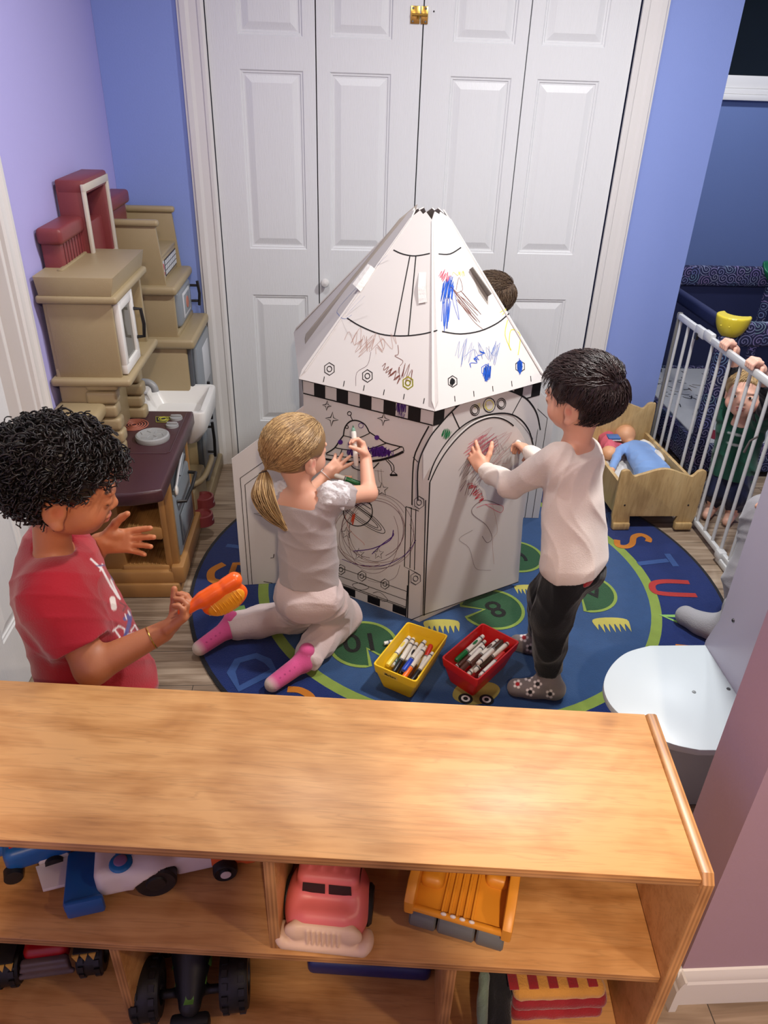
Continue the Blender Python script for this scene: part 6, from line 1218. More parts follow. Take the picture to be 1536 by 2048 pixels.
def hand(s, W, d, n, side, sc=1.0, curl=(.3, .3, .3, .3), thumb=(.6, .35), spread=.10, grip=None):
    """W wrist, d direction of the fingers, n the way the palm faces, side +1/-1 where the thumb is along d x n"""
    W, d, n = V3(W), unit(d), unit(n); n = unit(n - d * (n @ d)); t = np.cross(d, n) * side; q = sc; R = np.stack([t, d, n], 1)
    s.box(W + d * .026 * q - n * .001, V3((.0225, .026, .0085)) * q, R, rd=.008 * q, k=.006 * q); s.cap(W - d * .012 * q, W + d * .012 * q, .0145 * q, .015 * q, k=.01 * q, sq=(n, .85))
    s.ell(W + d * .018 * q + t * .014 * q + n * .006 * q, V3((.011, .017, .009)) * q, R, k=.006 * q)
    Ls = (.040, .044, .041, .033)
    for i in range(4):
        off = (.0175 - .0117 * i); base = W + d * (.047 - .002 * abs(i - 1.3)) * q + t * off * q; a = spread * (1.3 - i) / 1.3 * 1.0; dd = unit(d + t * a); L = Ls[i] * q; rr = (.0064, .0066, .0062, .0056)[i] * q
        th = 0.0; p = base; seg = (.45, .32, .26); c = curl[i] if not np.isscalar(curl) else curl
        for j in range(3):
            th += c * (.8, 1.15, .8)[j]; v = dd * math.cos(th) + n * math.sin(th); p2 = p + v * L * seg[j]; r1 = rr * (1 - .09 * j); s.cap(p, p2, r1, r1 * .93, k=.0022 * q); p = p2
    b = W + d * .012 * q + t * .019 * q + n * .004 * q; v = unit(d * .75 + t * thumb[0] * 1.2 + n * thumb[1]); p = b
    for j, l in enumerate((.022, .018, .015)):
        p2 = p + v * l * q; s.cap(p, p2, (.0085, .0074, .0066)[j] * q, (.0074, .0066, .0056)[j] * q, k=.004 * q); p = p2; v = unit(v + n * thumb[1] * .5 + d * .25)
    return t
def strand_mesh(paths, r0, r1, sides=3):
    """paths: (N, n, 3) array -> one mesh of thin tubes"""
    P = np.asarray(paths); N, n, _ = P.shape; Tn = np.gradient(P, axis=1); Tn /= np.linalg.norm(Tn, axis=2, keepdims=True) + 1e-9
    up = np.cross(Tn, V3((.31, .47, .82))); up /= np.linalg.norm(up, axis=2, keepdims=True) + 1e-9; bi = np.cross(Tn, up)
    rr = np.linspace(r0, r1, n)[None, :, None] * np.ones((N, 1, 1)); V = []
    for j in range(sides): a = 2 * math.pi * j / sides; V.append(P + (up * math.cos(a) + bi * math.sin(a)) * rr)
    V = np.stack(V, 2).reshape(-1, 3); base = np.arange(N)[:, None, None] * n * sides + np.arange(n - 1)[None, :, None] * sides; j = np.arange(sides)[None, None]; k_ = (j + 1) % sides
    Q = np.stack([base + j, base + k_, base + sides + k_, base + sides + j], -1).reshape(-1, 4); return V, Q
def raw_obj(name, V, Q, m, parent, extra=None):
    if extra is not None: Q = np.concatenate([Q, extra[1] + len(V)]); V = np.concatenate([V, extra[0]])
    me = bpy.data.meshes.new(name); me.vertices.add(len(V)); me.vertices.foreach_set('co', (V - np.array(parent_loc(parent))).astype(np.float32).ravel()); me.loops.add(4 * len(Q)); me.loops.foreach_set('vertex_index', Q.astype(np.int32).ravel()); me.polygons.add(len(Q)); me.polygons.foreach_set('loop_start', np.arange(0, 4 * len(Q), 4, dtype=np.int32)); me.update(calc_edges=True); me.polygons.foreach_set('use_smooth', np.ones(len(me.polygons), bool)); me.materials.append(m)
    o = bpy.data.objects.new(name, me); COL.objects.link(o); o.parent = parent; return o
def hair_mat(name, c0, c1, rough=.45, scale=90):
    m = bpy.data.materials.new(name); m.use_nodes = True; N = m.node_tree.nodes; L = m.node_tree.links; b_ = N['Principled BSDF']; b_.inputs['Roughness'].default_value = rough; b_.inputs['Specular IOR Level'].default_value = .4
    gm = N.new('ShaderNodeNewGeometry'); L.new(ramp(N, L, gm.outputs['Random Per Island'], [(.0, c0), (.55, tuple((a + b) / 2 for a, b in zip(c0, c1))), (1.0, c1)]), b_.inputs['Base Color']); return m
HE = V3((.0775, .0925, .078)); HO = V3((0, -.010, .030))
def seeds(N, rs, keep):
    out = []
    while len(out) < N:
        v = rs.normal(size=3); v /= np.linalg.norm(v)
        if keep(v): out.append(v)
    return np.array(out)
def hairline(v): return v[2] > -.62 - .0 and (v[2] > .34 * 1 + .55 * (v[1] - .35) if v[1] > -.05 else v[2] > -.80) and not (abs(v[0]) > .62 and v[1] > -.30 and v[2] < -.12)
def flow_paths(h, S0, flow, n, step, lift0, lift1, rs, jit=.15):
    P = []; v = S0.copy()
    for i in range(n):
        t = i / (n - 1); lift = 1 + lift0 + (lift1 - lift0) * t; P.append(HO + v * HE * lift)
        F = flow(v) + rs.normal(size=v.shape) * jit; F -= v * (F * v).sum(1, keepdims=True); F /= np.linalg.norm(F, axis=1, keepdims=True) + 1e-9
        v = v + F * step; v /= np.linalg.norm(v, axis=1, keepdims=True)
    P = np.stack(P, 1)
    for sg in (-1, 1): P = P[~((((P - V3((sg * .082, .002, -.020))) / V3((.032, .034, .030))) ** 2).sum(2) < 1).any(1)]
    P = P * h.sc; return h.c + P @ h.R.T
def hair_cap(h, grow=1.03, k=.01):
    s = SDF(k); s.ell(h(*HO), HE * grow * h.sc, h.R); s.cut(h(0, .074, .060), h.R @ V3((0, .80, -.60)))
    for sg in (-1, 1): s.ell(h(sg * .080, .006, -.022), V3((.030, .040, .034)) * h.sc, h.R, k=.006, sub=True)
    return s
SK_med = mat('skin warm tan', (190, 128, 92), rough=.5, var=.03, vscale=30, attr='Col', sss=.12, bump=.04, bscale=300); SK_light = mat('skin fair', (226, 176, 152), rough=.5, var=.03, vscale=30, attr='Col', sss=.12, bump=.04, bscale=300)
def cloth(name, rgb, b=.25, sc=260, **kw): return mat(name, rgb, rough=.88, var=.05, vscale=12, bump=b, bscale=sc, fuzz=.25, spec=.2, **kw)
def px_print(lines, depth_sign=1, ymax=None):
    """prints drawn as strokes: lines = (pixel points, radius, colour); fixed to the cloth's own surface"""
    def f(V, c):
        d = V - np.array(CAMP); Rm = np.array(RW); q = d @ Rm; X = 768 + 1500 * q[:, 0] / q[:, 2]; Y = 1024 + 1500 * q[:, 1] / q[:, 2]
        for pts, r, col in lines:
            for (a, b_) in zip(pts, pts[1:]):
                ab = np.array(b_, float) - a; L2 = ab @ ab + 1e-9; t = np.clip(((X - a[0]) * ab[0] + (Y - a[1]) * ab[1]) / L2, 0, 1); dd = np.hypot(X - a[0] - t * ab[0], Y - a[1] - t * ab[1]); w_ = np.clip((r - dd) / 1.5 + .5, 0, 1) * (1 if ymax is None else (V[:, 1] < ymax)); c = c * (1 - w_[:, None]) + np.array(col, float) * w_[:, None]
        return c
    return f
def lerp(a, b, t): return V3(a) * (1 - t) + V3(b) * t
def torso(s, neck, hip, r_dir, f_dir, w_sh, w_hip, r_top, r_bot, dep=.8, belly=0.0, k=.03, top=.04):
    """two tapered columns side by side plus shoulders"""
    n_, h_, r, f = V3(neck), V3(hip), unit(r_dir), unit(f_dir); ax = unit(n_ - h_); t = n_ - ax * top
    for sg in (-1, 1): s.cap(t + r * sg * w_sh * .45 - ax * .03, h_ + r * sg * w_hip * .5, r_top, r_bot, k=k, sq=(f, dep))
    s.cap(t + r * w_sh - ax * .012, t - r * w_sh - ax * .012, r_top * .62, None, k=k); s.cap(t - ax * .05, h_, r_top, r_bot, k=k, sq=(f, dep))
    if belly: s.ell(lerp(n_, h_, .68) + f * belly * .5, (.05, .05, .07), k=k)
# ================================================================== boy in the red shirt
def P_(px, py, y): return V3(onY(px, py, y))
pr = empty('person', (-.53, 1.22, 0), 'child with curly black hair in red T-shirt holding an orange toy behind the shelf', 'person')
f = unit((.95, .28, 0)); r = np.cross(f, (0, 0, 1))
neck = P_(98, 1092, 1.24); hipc = V3((neck[0] + .045, 1.225, .44)); h = Head(P_(124, 973, 1.235), (.93, .22, -.26), sc=1.11)
rsh = neck + r * .085 + V3((0, 0, -.045)); rel = P_(185, 1335, 1.09); rwr = P_(325, 1264, 1.145); lsh = neck - r * .085 + V3((0, 0, -.045)); lel = V3((-.56, 1.375, .60)); lwr = P_(208, 1083, 1.385)
s = SDF(.012); h.prims(s); s.cap(neck - V3((0, 0, .05)), h(0, -.014, -.04), .036, .033, k=.016); torso(s, neck, hipc, r, f, .08, .07, .06, .065)
s.chain([rsh, rel, rwr], [.036, .033, .0205], k=.014); s.chain([lsh, lel, lwr], [.033, .027, .0185], k=.014)
hd = unit(P_(372, 1228, 1.155) - rwr); hand(s, rwr + hd * .008, hd, (.10, .35, .95), -1, 1.12, curl=(.75, .8, .85, .9), thumb=(.25, .8), spread=.04)
hand(s, lwr, (.97, .05, .0), (.1, -.9, .35), -1, 1.2, curl=(.12, .16, .22, .28), thumb=(.75, .35), spread=.15)
for sg in (-1, 1): s.chain([hipc + r * sg * .05, V3((hipc[0] + .01, hipc[1] + r[1] * sg * .05, .24)), V3((hipc[0], hipc[1] + r[1] * sg * .05, .045))], [.06, .042, .028], k=.015); s.cap(V3((hipc[0] - .01, hipc[1] + r[1] * sg * .05, .028)), V3((hipc[0] + .10, hipc[1] + r[1] * sg * .055, .022)), .026, .02)
sdf_obj(s, 'body', SK_med, parent=pr, res=.0028, tint=tinter((178, 112, 74), h.spots(lip=(176, 92, 84), brow=(38, 26, 22), blush=(184, 96, 66))))
s = SDF(.02); torso(s, neck + V3((-.006, 0, -.012)), V3(hipc) + V3((0, 0, -.03)), r, f, .092, .080, .084, .110, dep=1.0, k=.035); slv = lerp(rsh, rel, .72); s.cap(rsh + V3((0, 0, .004)), slv, .055, .058, k=.03, flat='b'); s.cap(lsh + V3((0, 0, .004)), lerp(lsh, lel, .72), .053, .056, k=.03, flat='b')
s.cut(V3(hipc) + V3((0, 0, -.06)), (0, 0, -1)); s.ell(neck + V3((0, 0, .030)) + f * .012, (.052, .052, .052), k=.004, sub=True)
W_ = (222, 216, 214); Bn = (60, 60, 110); Dk = (110, 24, 34)
lines = [([(182, 1118), (205, 1140), (222, 1172), (237, 1195)], 2.2, W_), ([(222, 1160), (232, 1182), (240, 1198)], 2.0, W_), ([(190, 1125), (205, 1138)], 1.6, W_), ([(205, 1128), (200, 1142)], 1.5, W_), ([(193, 1132), (212, 1130), (226, 1160)], 1.2, Bn), ([(226, 1262), (238, 1252), (249, 1258), (250, 1270)], 1.8, W_), ([(230, 1260), (240, 1275), (238, 1288)], 1.8, W_), ([(250, 1238), (262, 1226), (258, 1250), (250, 1275)], 4.0, (76, 66, 130)), ([(262, 1262), (270, 1250), (275, 1260)], 1.6, W_), ([(255, 1270), (268, 1266)], 1.6, W_), ([(225, 1198), (228, 1215)], 6.0, (226, 214, 206)), ([(240, 1205), (252, 1212), (246, 1222)], 1.6, Dk), ([(256, 1222), (260, 1230)], 1.6, W_), ([(250, 1228), (253, 1238)], 1.4, W_)]
sdf_obj(s, 'shirt', cloth('red jersey', (180, 34, 52), attr='Col'), parent=pr, res=.003, disp=folds(.006, 34, 21), tint=tinter((156, 28, 42), [px_print(lines, ymax=1.30)]))
s = SDF(.02); torso(s, hipc + V3((0, 0, .05)), hipc - V3((0, 0, .01)), r, f, .05, .06, .05, .062, dep=.85, top=.0)
for sg in (-1, 1): s.chain([hipc + r * sg * .045, V3((hipc[0] + .01, hipc[1] + r[1] * sg * .05, .24)), V3((hipc[0], hipc[1] + r[1] * sg * .05, .06))], [.066, .05, .042], k=.015)
sdf_obj(s, 'trousers', cloth('grey trousers', (70, 72, 84)), parent=pr, res=.005, disp=folds(.006, 34, 22))
# curls
rs = np.random.RandomState(4); S0 = seeds(720, rs, hairline)
base = flow_paths(h, S0, lambda v: np.stack([v[:, 0] * .5, .35 + 0 * v[:, 1], -.9 + 0 * v[:, 2]], 1), 26, .020, .0, .24, rs, .4)
NB = len(base); tt = np.linspace(0, 1, 26)[None]; ph = rs.uniform(0, 6.28, (NB, 1)); tn = rs.uniform(1.3, 2.5, (NB, 1)); Tn = np.gradient(base, axis=1); Tn /= np.linalg.norm(Tn, axis=2, keepdims=True); u_ = np.cross(Tn, V3((.2, .3, .9))); u_ /= np.linalg.norm(u_, axis=2, keepdims=True); b_ = np.cross(Tn, u_)
rad = (.0045 + .0055 * tt) * rs.uniform(.7, 1.3, (NB, 1)); a_ = ph + 6.28 * tn * tt; base = base + (u_ * np.cos(a_)[..., None] + b_ * np.sin(a_)[..., None]) * rad[..., None]
V, Q = strand_mesh(base, .0026, .0012, 4); hc_ = sdf_mesh(hair_cap(h, 1.045), .004, folds(.006, 120, 6)); raw_obj('hair', V, Q, hair_mat('black curly hair', (14, 11, 11), (34, 26, 24), .4), pr, hc_)
wb = lerp(rel, rwr, .84); ax_ = Vector(unit(rwr - rel)); ux = ax_.orthogonal().normalized(); uy = ax_.cross(ux); mb = MB()
mb.tube([Vector(wb) + (ux * math.cos(a) + uy * math.sin(a)) * .0225 for a in [i * math.pi / 16 for i in range(32)]], .0016, M_brass, n=6, closed=True); bg = mb.build('bracelet', parent=pr)
# orange toy in his right hand
A_ = P_(385, 1212, 1.165); B_ = P_(468, 1160, 1.20); d_ = unit(B_ - A_); t = empty('toy_bug_catcher', tuple(A_), 'orange plastic toy with yellow ribbed oval lens held by the child in red', 'toy'); O_or = mat('bright orange plastic', (242, 98, 24), rough=.3); O_yl = mat('toy yellow orange plastic', (232, 156, 28), rough=.35)
s = SDF(.012); s.cap(A_ - d_ * .02, A_ + d_ * .025, .011, .012).cap(A_ + d_ * .025, A_ + d_ * .05, .015, .014); s.cap(A_ + d_ * .045, B_ - d_ * .02, .0125, .013); s.cap(B_ - d_ * .018, B_ + d_ * .0, .0155, .016, k=.003); nn_ = unit(V3((.25, -.85, .1)) - d_ * (V3((.25, -.85, .1)) @ d_)); dn_ = np.cross(nn_, d_); dn_ = dn_ if dn_[2] < 0 else -dn_
c_ = lerp(A_, B_, .62) + dn_ * .026; s.ell(c_, (.047, .030, .013), np.stack([unit(d_ + dn_ * .12), np.cross(nn_, unit(d_ + dn_ * .12)), nn_], 1), k=.006); sdf_obj(s, 'shell', O_or, parent=t, res=.002)
mb = MB(); Mx = Matrix(((d_[0], dn_[0], nn_[0], c_[0]), (d_[1], dn_[1], nn_[1], c_[1]), (d_[2], dn_[2], nn_[2], c_[2]), (0, 0, 0, 1))); mb.ell((0, .003, .006), (.040, .024, .0095), O_yl, Mx, 28, 12)
for j in range(9):
    x = -.028 + j * .007; w_ = .022 * math.sqrt(max(0, 1 - (x / .036) ** 2)); mb.tube([Mx @ Vector((x, .003 - w_, .010)), Mx @ Vector((x + .002, .003, .0160)), Mx @ Vector((x, .003 + w_, .010))], .0013, O_yl, n=6)
mb.build('ribbed_lens', parent=t)
# ================================================================== girl kneeling at the rocket
pr = empty('person', (-.08, 1.78, 0), 'child with blonde ponytail in grey top and pale joggers kneeling and drawing on the rocket', 'person')
f = unit((.30, .95, 0)); r = np.cross(f, (0, 0, 1)); neck = P_(611, 972, 1.80); hipc = P_(618, 1192, 1.775); h = Head(P_(592, 905, 1.815), (.74, .66, -.05), sc=.98, tilt=0.0)
rsh = P_(662, 994, 1.775); rel = P_(738, 986, 1.875); rwr = P_(731, 915, 1.955); lsh = P_(565, 992, 1.83); lel = P_(606, 1000, 1.95); lwr = P_(655, 948, 1.995)
kR = V3((.012, 1.885, .068)); aR = V3(onZ(608, 1322, .052)); tR = V3(onZ(545, 1368, .034)); kL = V3((-.125, 1.895, .067)); aL = V3(onZ(458, 1256, .050)); tL = V3(onZ(400, 1296, .034))
s = SDF(.012); h.prims(s); s.cap(neck - V3((0, 0, .04)), h(0, -.015, -.04), .033, .031, k=.018); torso(s, neck, hipc, r, f, .062, .06, .048, .055)
s.chain([rsh, rel, rwr], [.028, .024, .0165], k=.012); s.chain([lsh, lel, lwr], [.028, .024, .0165], k=.012)
hand(s, rwr, unit(P_(716, 872, 1.985) - rwr), (-.75, -.25, .1), 1, .95, curl=(.75, .8, .9, .95), thumb=(.2, .9), spread=.03)
hand(s, lwr, unit(P_(690, 915, 2.03) - lwr), (.35, .93, .05), -1, .98, curl=(.05, .08, .30, .5), thumb=(.9, .1), spread=.30)
for sg, kn, an, to in ((1, kR, aR, tR), (-1, kL, aL, tL)): s.chain([hipc + r * sg * .04, kn, an], [.05, .036, .024], k=.015); s.cap(an, to, .024, .019, k=.015)
sdf_obj(s, 'body', SK_light, parent=pr, res=.0026, tint=tinter((226, 172, 146), h.spots(brow=(150, 110, 76), blush=(228, 140, 124))))
s = SDF(.02); hem = lerp(neck, hipc, .86); torso(s, neck + V3((0, 0, -.012)), hipc, r, f, .060, .058, .058, .066, dep=.82, k=.03); s.cap(rsh, lerp(rsh, rel, .42), .038, .043, k=.015, flat='b'); s.cap(lsh, lerp(lsh, lel, .42), .038, .043, k=.015, flat='b'); s.cut(hem, hipc - neck); s.ell(neck + V3((0, 0, .022)) - f * .0, (.050, .046, .044), k=.004, sub=True)
sdf_obj(s, 'top', cloth('heather grey jersey', (176, 166, 166), .2, 300), parent=pr, res=.003, disp=folds(.006, 38, 31))
ru = MB()
def bead(p0, p1): pass
s = SDF(.01)
for q_, (a, b_) in enumerate(((rsh, rel), (lsh, lel))):
    a, b_ = V3(a), V3(b_); ax_ = unit(b_ - a)
    s.cap(a + ax_ * .004 + V3((0, 0, .006)), a + ax_ * .030, .040, .046, k=.01, flat='b')
s2 = s; o = sdf_obj(s2, 'lace_sleeve', cloth('white lace', (214, 212, 214), .8, 120), parent=pr, res=.003, disp=folds(.007, 110, 33))
s = SDF(.02); torso(s, hipc + V3((0, 0, .062)), hipc, r, f, .05, .058, .055, .068, dep=.86, top=0, k=.03)
s.ell(hipc - f * .03 + V3((0, 0, -.01)), (.075, .055, .06), k=.02)
for sg, kn, an in ((1, kR, aR), (-1, kL, aL)): s.chain([hipc + r * sg * .038, kn, lerp(kn, an, .55), lerp(kn, an, .86)], [.070, .057, .053, .047], k=.02); e = lerp(kn, an, .84); e2 = lerp(kn, an, .99); s.cap(e, e2, .036, .040, k=.012, flat='b')
s.cut(hipc + V3((0, 0, .100)), (0, 0, 1)); M_jog = cloth('pale pink grey fleece', (206, 188, 186), .25, 200)
sdf_obj(s, 'joggers', M_jog, parent=pr, res=.0033, disp=folds(.009, 40, 34)); 
def sock(name, an, to, colr, heel, toe, parent, sole=None, dots=None, res=.0028, R1=.0285, R2=.0235, up=None):
    an, to = V3(an), V3(to); d_ = unit(to - an); s = SDF(.012); up = V3((0, 0, 1)) if up is None else V3(up); s.cap(an + d_ * .0 , to, R1, R2, k=.012); s.ell(an + d_ * .002 - up * .004, (R1 * 1.05,) * 3); s.cap(an, an + up * .03 - d_ * .012, R1 * .95, R1 * .85)
    sp = [(to + d_ * .010, .026, toe, 1.0), (an - d_ * .018 - up * .008, .024, heel, 1.0)] + (dots or [])
    return sdf_obj(s, name, cloth(name + ' knit', colr, .3, 400, attr='Col'), parent=parent, res=res, tint=tinter(colr, sp))
PK = (206, 84, 138); CR = (206, 188, 178)
for an, to in ((aR, tR), (aL, tL)):
    d_ = unit(to - an); sd_ = np.cross(d_, (0, 0, 1)); dots = []; rs_ = random.Random(3)
    for i in range(5):
        for j in range(4): dots.append((an + (to - an) * (.25 + .15 * i) + sd_ * (j - 1.5) * .010 + V3((0, 0, .020)), .0028, (150, 50, 100), .8))
    for kx in (-.016, .0, .016): dots.append((an - d_ * .004 + sd_ * kx + V3((0, 0, .030)), .007, (226, 160, 190), .9))
    sock('sock', an, to, PK, CR, CR, pr, dots=dots)
rs = np.random.RandomState(8); tie = V3(HO) + V3((-.012, -.090, -.062)); tie_w = h(*tie)
S0 = seeds(2600, rs, lambda v: hairline(v) and v[2] > -.75); vt = (tie - HO) / HE; n_ = 10; P = []
for i in range(n_):
    t = i / (n_ - 1); v = S0 * (1 - t) + (vt / np.linalg.norm(vt)) * t + .0 ; v /= np.linalg.norm(v, axis=1, keepdims=True); lift = 1.05 + .012 * rs.normal(size=(len(S0), 1)) * math.sin(math.pi * t); q = HO + v * HE * lift; q = q * (1 - t ** 6) + tie * t ** 6; P.append(q)
P = h.c + (np.stack(P, 1) * h.sc) @ h.R.T; V, Q = strand_mesh(P, .0011, .0009, 3)
e1 = P_(572, 1062, 1.665); n2 = 16; N2 = 420; P2 = []; j1 = rs.normal(size=(N2, 3)); ax_ = unit(e1 - tie_w); j1 -= (j1 @ ax_)[:, None] * ax_; j1 /= np.linalg.norm(j1, axis=1, keepdims=True); j1 *= rs.uniform(.2, 1, (N2, 1)) ** .5; ln = rs.uniform(.72, 1.0, (N2, 1)); out_ = -V3(h.f) * V3((1, 1, 0))
for i in range(n2): t = i / (n2 - 1); wd = .005 + .030 * math.sin(math.pi * min(1, t * 1.05)) ** .8 * (1 - .35 * t); P2.append(tie_w * (1 - t * ln) + e1 * (t * ln) + out_ * (.028 * math.sin(math.pi * t) ** 1.0) + j1 * wd + .0015 * np.sin(6 * t + j1 * 40))
V2, Q2 = strand_mesh(np.stack(P2, 1), .0012, .0007, 3); Q = np.concatenate([Q, Q2 + len(V)]); V = np.concatenate([V, V2])
cap_s = hair_cap(h, 1.035); Vc, Qc = sdf_mesh(cap_s, .004); raw_obj('hair', V, Q, hair_mat('dark blonde hair', (112, 84, 54), (206, 172, 120), .38, 60), pr, (Vc, Qc))
ax2 = Vector(unit(e1 - tie_w)); ux = ax2.orthogonal().normalized(); uy = ax2.cross(ux); MB().tube([Vector(tie_w) + Vector(out_) * .004 + ax2 * .004 + (ux * math.cos(a) + uy * math.sin(a)) * .0085 for a in [i * math.pi / 10 for i in range(20)]], .0035, mat('brown hair tie', (50, 36, 32), rough=.8), n=8, closed=True).build('hair_tie', parent=pr)
bw = lerp(lel, lwr, .93); ax_ = Vector(unit(lwr - lel)); ux = ax_.orthogonal().normalized(); uy = ax_.cross(ux); mb = MB()
mb.tube([Vector(bw) + (ux * math.cos(a) + uy * math.sin(a)) * .021 for a in [i * math.pi / 14 for i in range(28)]], .0016, mat('pale beads', (214, 200, 196), rough=.4), n=6, closed=True); mb.build('bracelet', parent=pr)
a = P_(711, 908, 1.955); b_ = P_(705, 838, 1.985); d_ = unit(b_ - a); o = empty('marker', tuple(a)); bpy.data.objects.remove(o)
o = empty('marker', tuple(a - d_ * .035), 'white uncapped marker upright in the right hand of the kneeling child', 'marker', 'markers in use'); o.rotation_mode = 'QUATERNION'; o.rotation_quaternion = Vector((0, 0, 1)).rotation_difference(Vector(d_))
for nm_, prof_, mt_ in (('barrel', [(.005, 0), (.0066, .002), (.0074, .014), (.0074, .098), (.0058, .102)], MK_w), ('nib_holder', [(.0058, .1005), (.0052, .108), (.003, .112)], capm((120, 160, 140))), ('nib', [(.0024, .111), (.0012, .118)], capm((20, 90, 60)))):
    MB().lathe(prof_, mt_, n=16).build(nm_, parent=None).parent = o
a = P_(703, 962, 1.985); o = place_marker(a - V3((.10, -.02, -.03)), a, GRN, 'green capped marker held under the left hand of the kneeling child', 'markers in use')
# ================================================================== boy in the white shirt
pr = empty('person', (.60, 1.62, 0), 'child with short dark hair in white shirt and black trousers drawing on the rocket door', 'person')
f = unit((-.78, .62, 0)); r = np.cross(f, (0, 0, 1)); neck = P_(1150, 874, 1.715); hipc = P_(1148, 1120, 1.645); h = Head(P_(1163, 798, 1.72), (-.76, .63, -.10), sc=1.02, tilt=0.03)
lsh = P_(1112, 920, 1.665); lel = P_(1024, 972, 1.78); lwr = P_(966, 938, 1.945); rsh = P_(1150, 905, 1.80); rel = P_(1095, 935, 1.87); rwr = P_(1056, 902, 1.985)
aL = V3((.600, 1.580, .075)); tL = V3((.515, 1.592, .028)); hL = V3((.622, 1.575, .030)); kL = P_(1103, 1232, 1.60); aR = V3((.618, 1.765, .075)); tR = V3((.560, 1.79, .026)); kR = V3((.600, 1.71, .27))
s = SDF(.012); h.prims(s); s.cap(neck - V3((0, 0, .04)), h(0, -.012, -.04), .036, .034, k=.018); torso(s, neck, hipc, r, f, .066, .06, .05, .056)
s.chain([lsh, lel, lwr], [.030, .026, .0175], k=.012); s.chain([rsh, rel, rwr], [.03, .025, .0175], k=.012)
hand(s, lwr, unit(P_(932, 884, 2.005) - lwr), (.35, .85, -.05), -1, 1.05, curl=(.06, .05, .06, .10), thumb=(.9, .25), spread=.22)
hand(s, rwr, unit(P_(1032, 882, 2.06) - rwr), (-.35, .1, -.9), -1, 1.0, curl=(.6, .65, .75, .8), thumb=(.3, .8), spread=.05)
for hp, kn, an, to in ((hipc - r * .038, kL, aL, tL), (hipc + r * .038, kR, aR, tR)): s.chain([hp, kn, an], [.052, .038, .022], k=.015); s.cap(an - V3((0, 0, .03)), to, .019, .017, k=.012)
sdf_obj(s, 'body', SK_light, parent=pr, res=.0026, tint=tinter((220, 164, 136), h.spots(brow=(52, 38, 32), blush=(222, 132, 110))))
s = SDF(.022); torso(s, neck + V3((0, 0, -.010)), hipc + V3((0, 0, .01)), r, f, .068, .064, .064, .084, dep=.92, k=.035)
s.chain([lsh, lel, lerp(lel, lwr, .80)], [.044, .037, .030], k=.016); s.cap(lerp(lel, lwr, .7), lerp(lel, lwr, .93), .028, .027, k=.006, flat='b'); s.chain([rsh, rel, lerp(rel, rwr, .80)], [.042, .036, .029], k=.016); s.cap(lerp(rel, rwr, .7), lerp(rel, rwr, .93), .028, .027, k=.006, flat='b')
s.cut(hipc + V3((.0, 0, -.006)), unit((.27, 0, -1))); s.ell(neck + V3((0, 0, .026)) + f * .01, (.047, .047, .046), k=.004, sub=True)
sdf_obj(s, 'shirt', cloth('off white jersey', (222, 208, 198), .2, 300), parent=pr, res=.003, disp=folds(.008, 32, 41))
s = SDF(.02); torso(s, hipc + V3((0, 0, .055)), hipc, r, f, .058, .066, .066, .078, dep=.92, top=0); s.cut(hipc + V3((0, 0, .03)), (0, 0, 1)); s.cut(hipc + V3((0, 0, -.03)), (0, 0, -1)); s.cut(hipc + V3((.004, 0, 0)), (-1, 0, 0)); sdf_obj(s, 'waistband', cloth('red cotton band', (160, 24, 34)), parent=pr, res=.004)
s = SDF(.02); torso(s, hipc + V3((0, 0, .02)), hipc - V3((0, 0, .01)), r, f, .05, .062, .052, .064, dep=.88, top=0, k=.03); s.ell(hipc - f * .032 - V3((0, 0, .02)), (.062, .062, .06), k=.02)
for hp, kn, an in ((hipc - r * .036, kL, aL), (hipc + r * .036, kR, aR)): s.chain([hp, kn, lerp(kn, an, .5)], [.068, .055, .047], k=.02); s.cap(lerp(kn, an, .5), lerp(kn, an, .90), .046, .041, k=.01, flat='b')
s.cut(hipc + V3((0, 0, .004)), unit((.0, 0, 1))); sdf_obj(s, 'trousers', cloth('black joggers', (11, 11, 13), .2, 220), parent=pr, res=.0033, disp=folds(.007, 36, 42))
GR = (112, 104, 104); BALLS = [(1035, 1368, 1), (1060, 1384, 0), (1057, 1354, 0), (1100, 1388, 0), (1075, 1368, 0), (1048, 1275, 1), (1060, 1296, 0)]
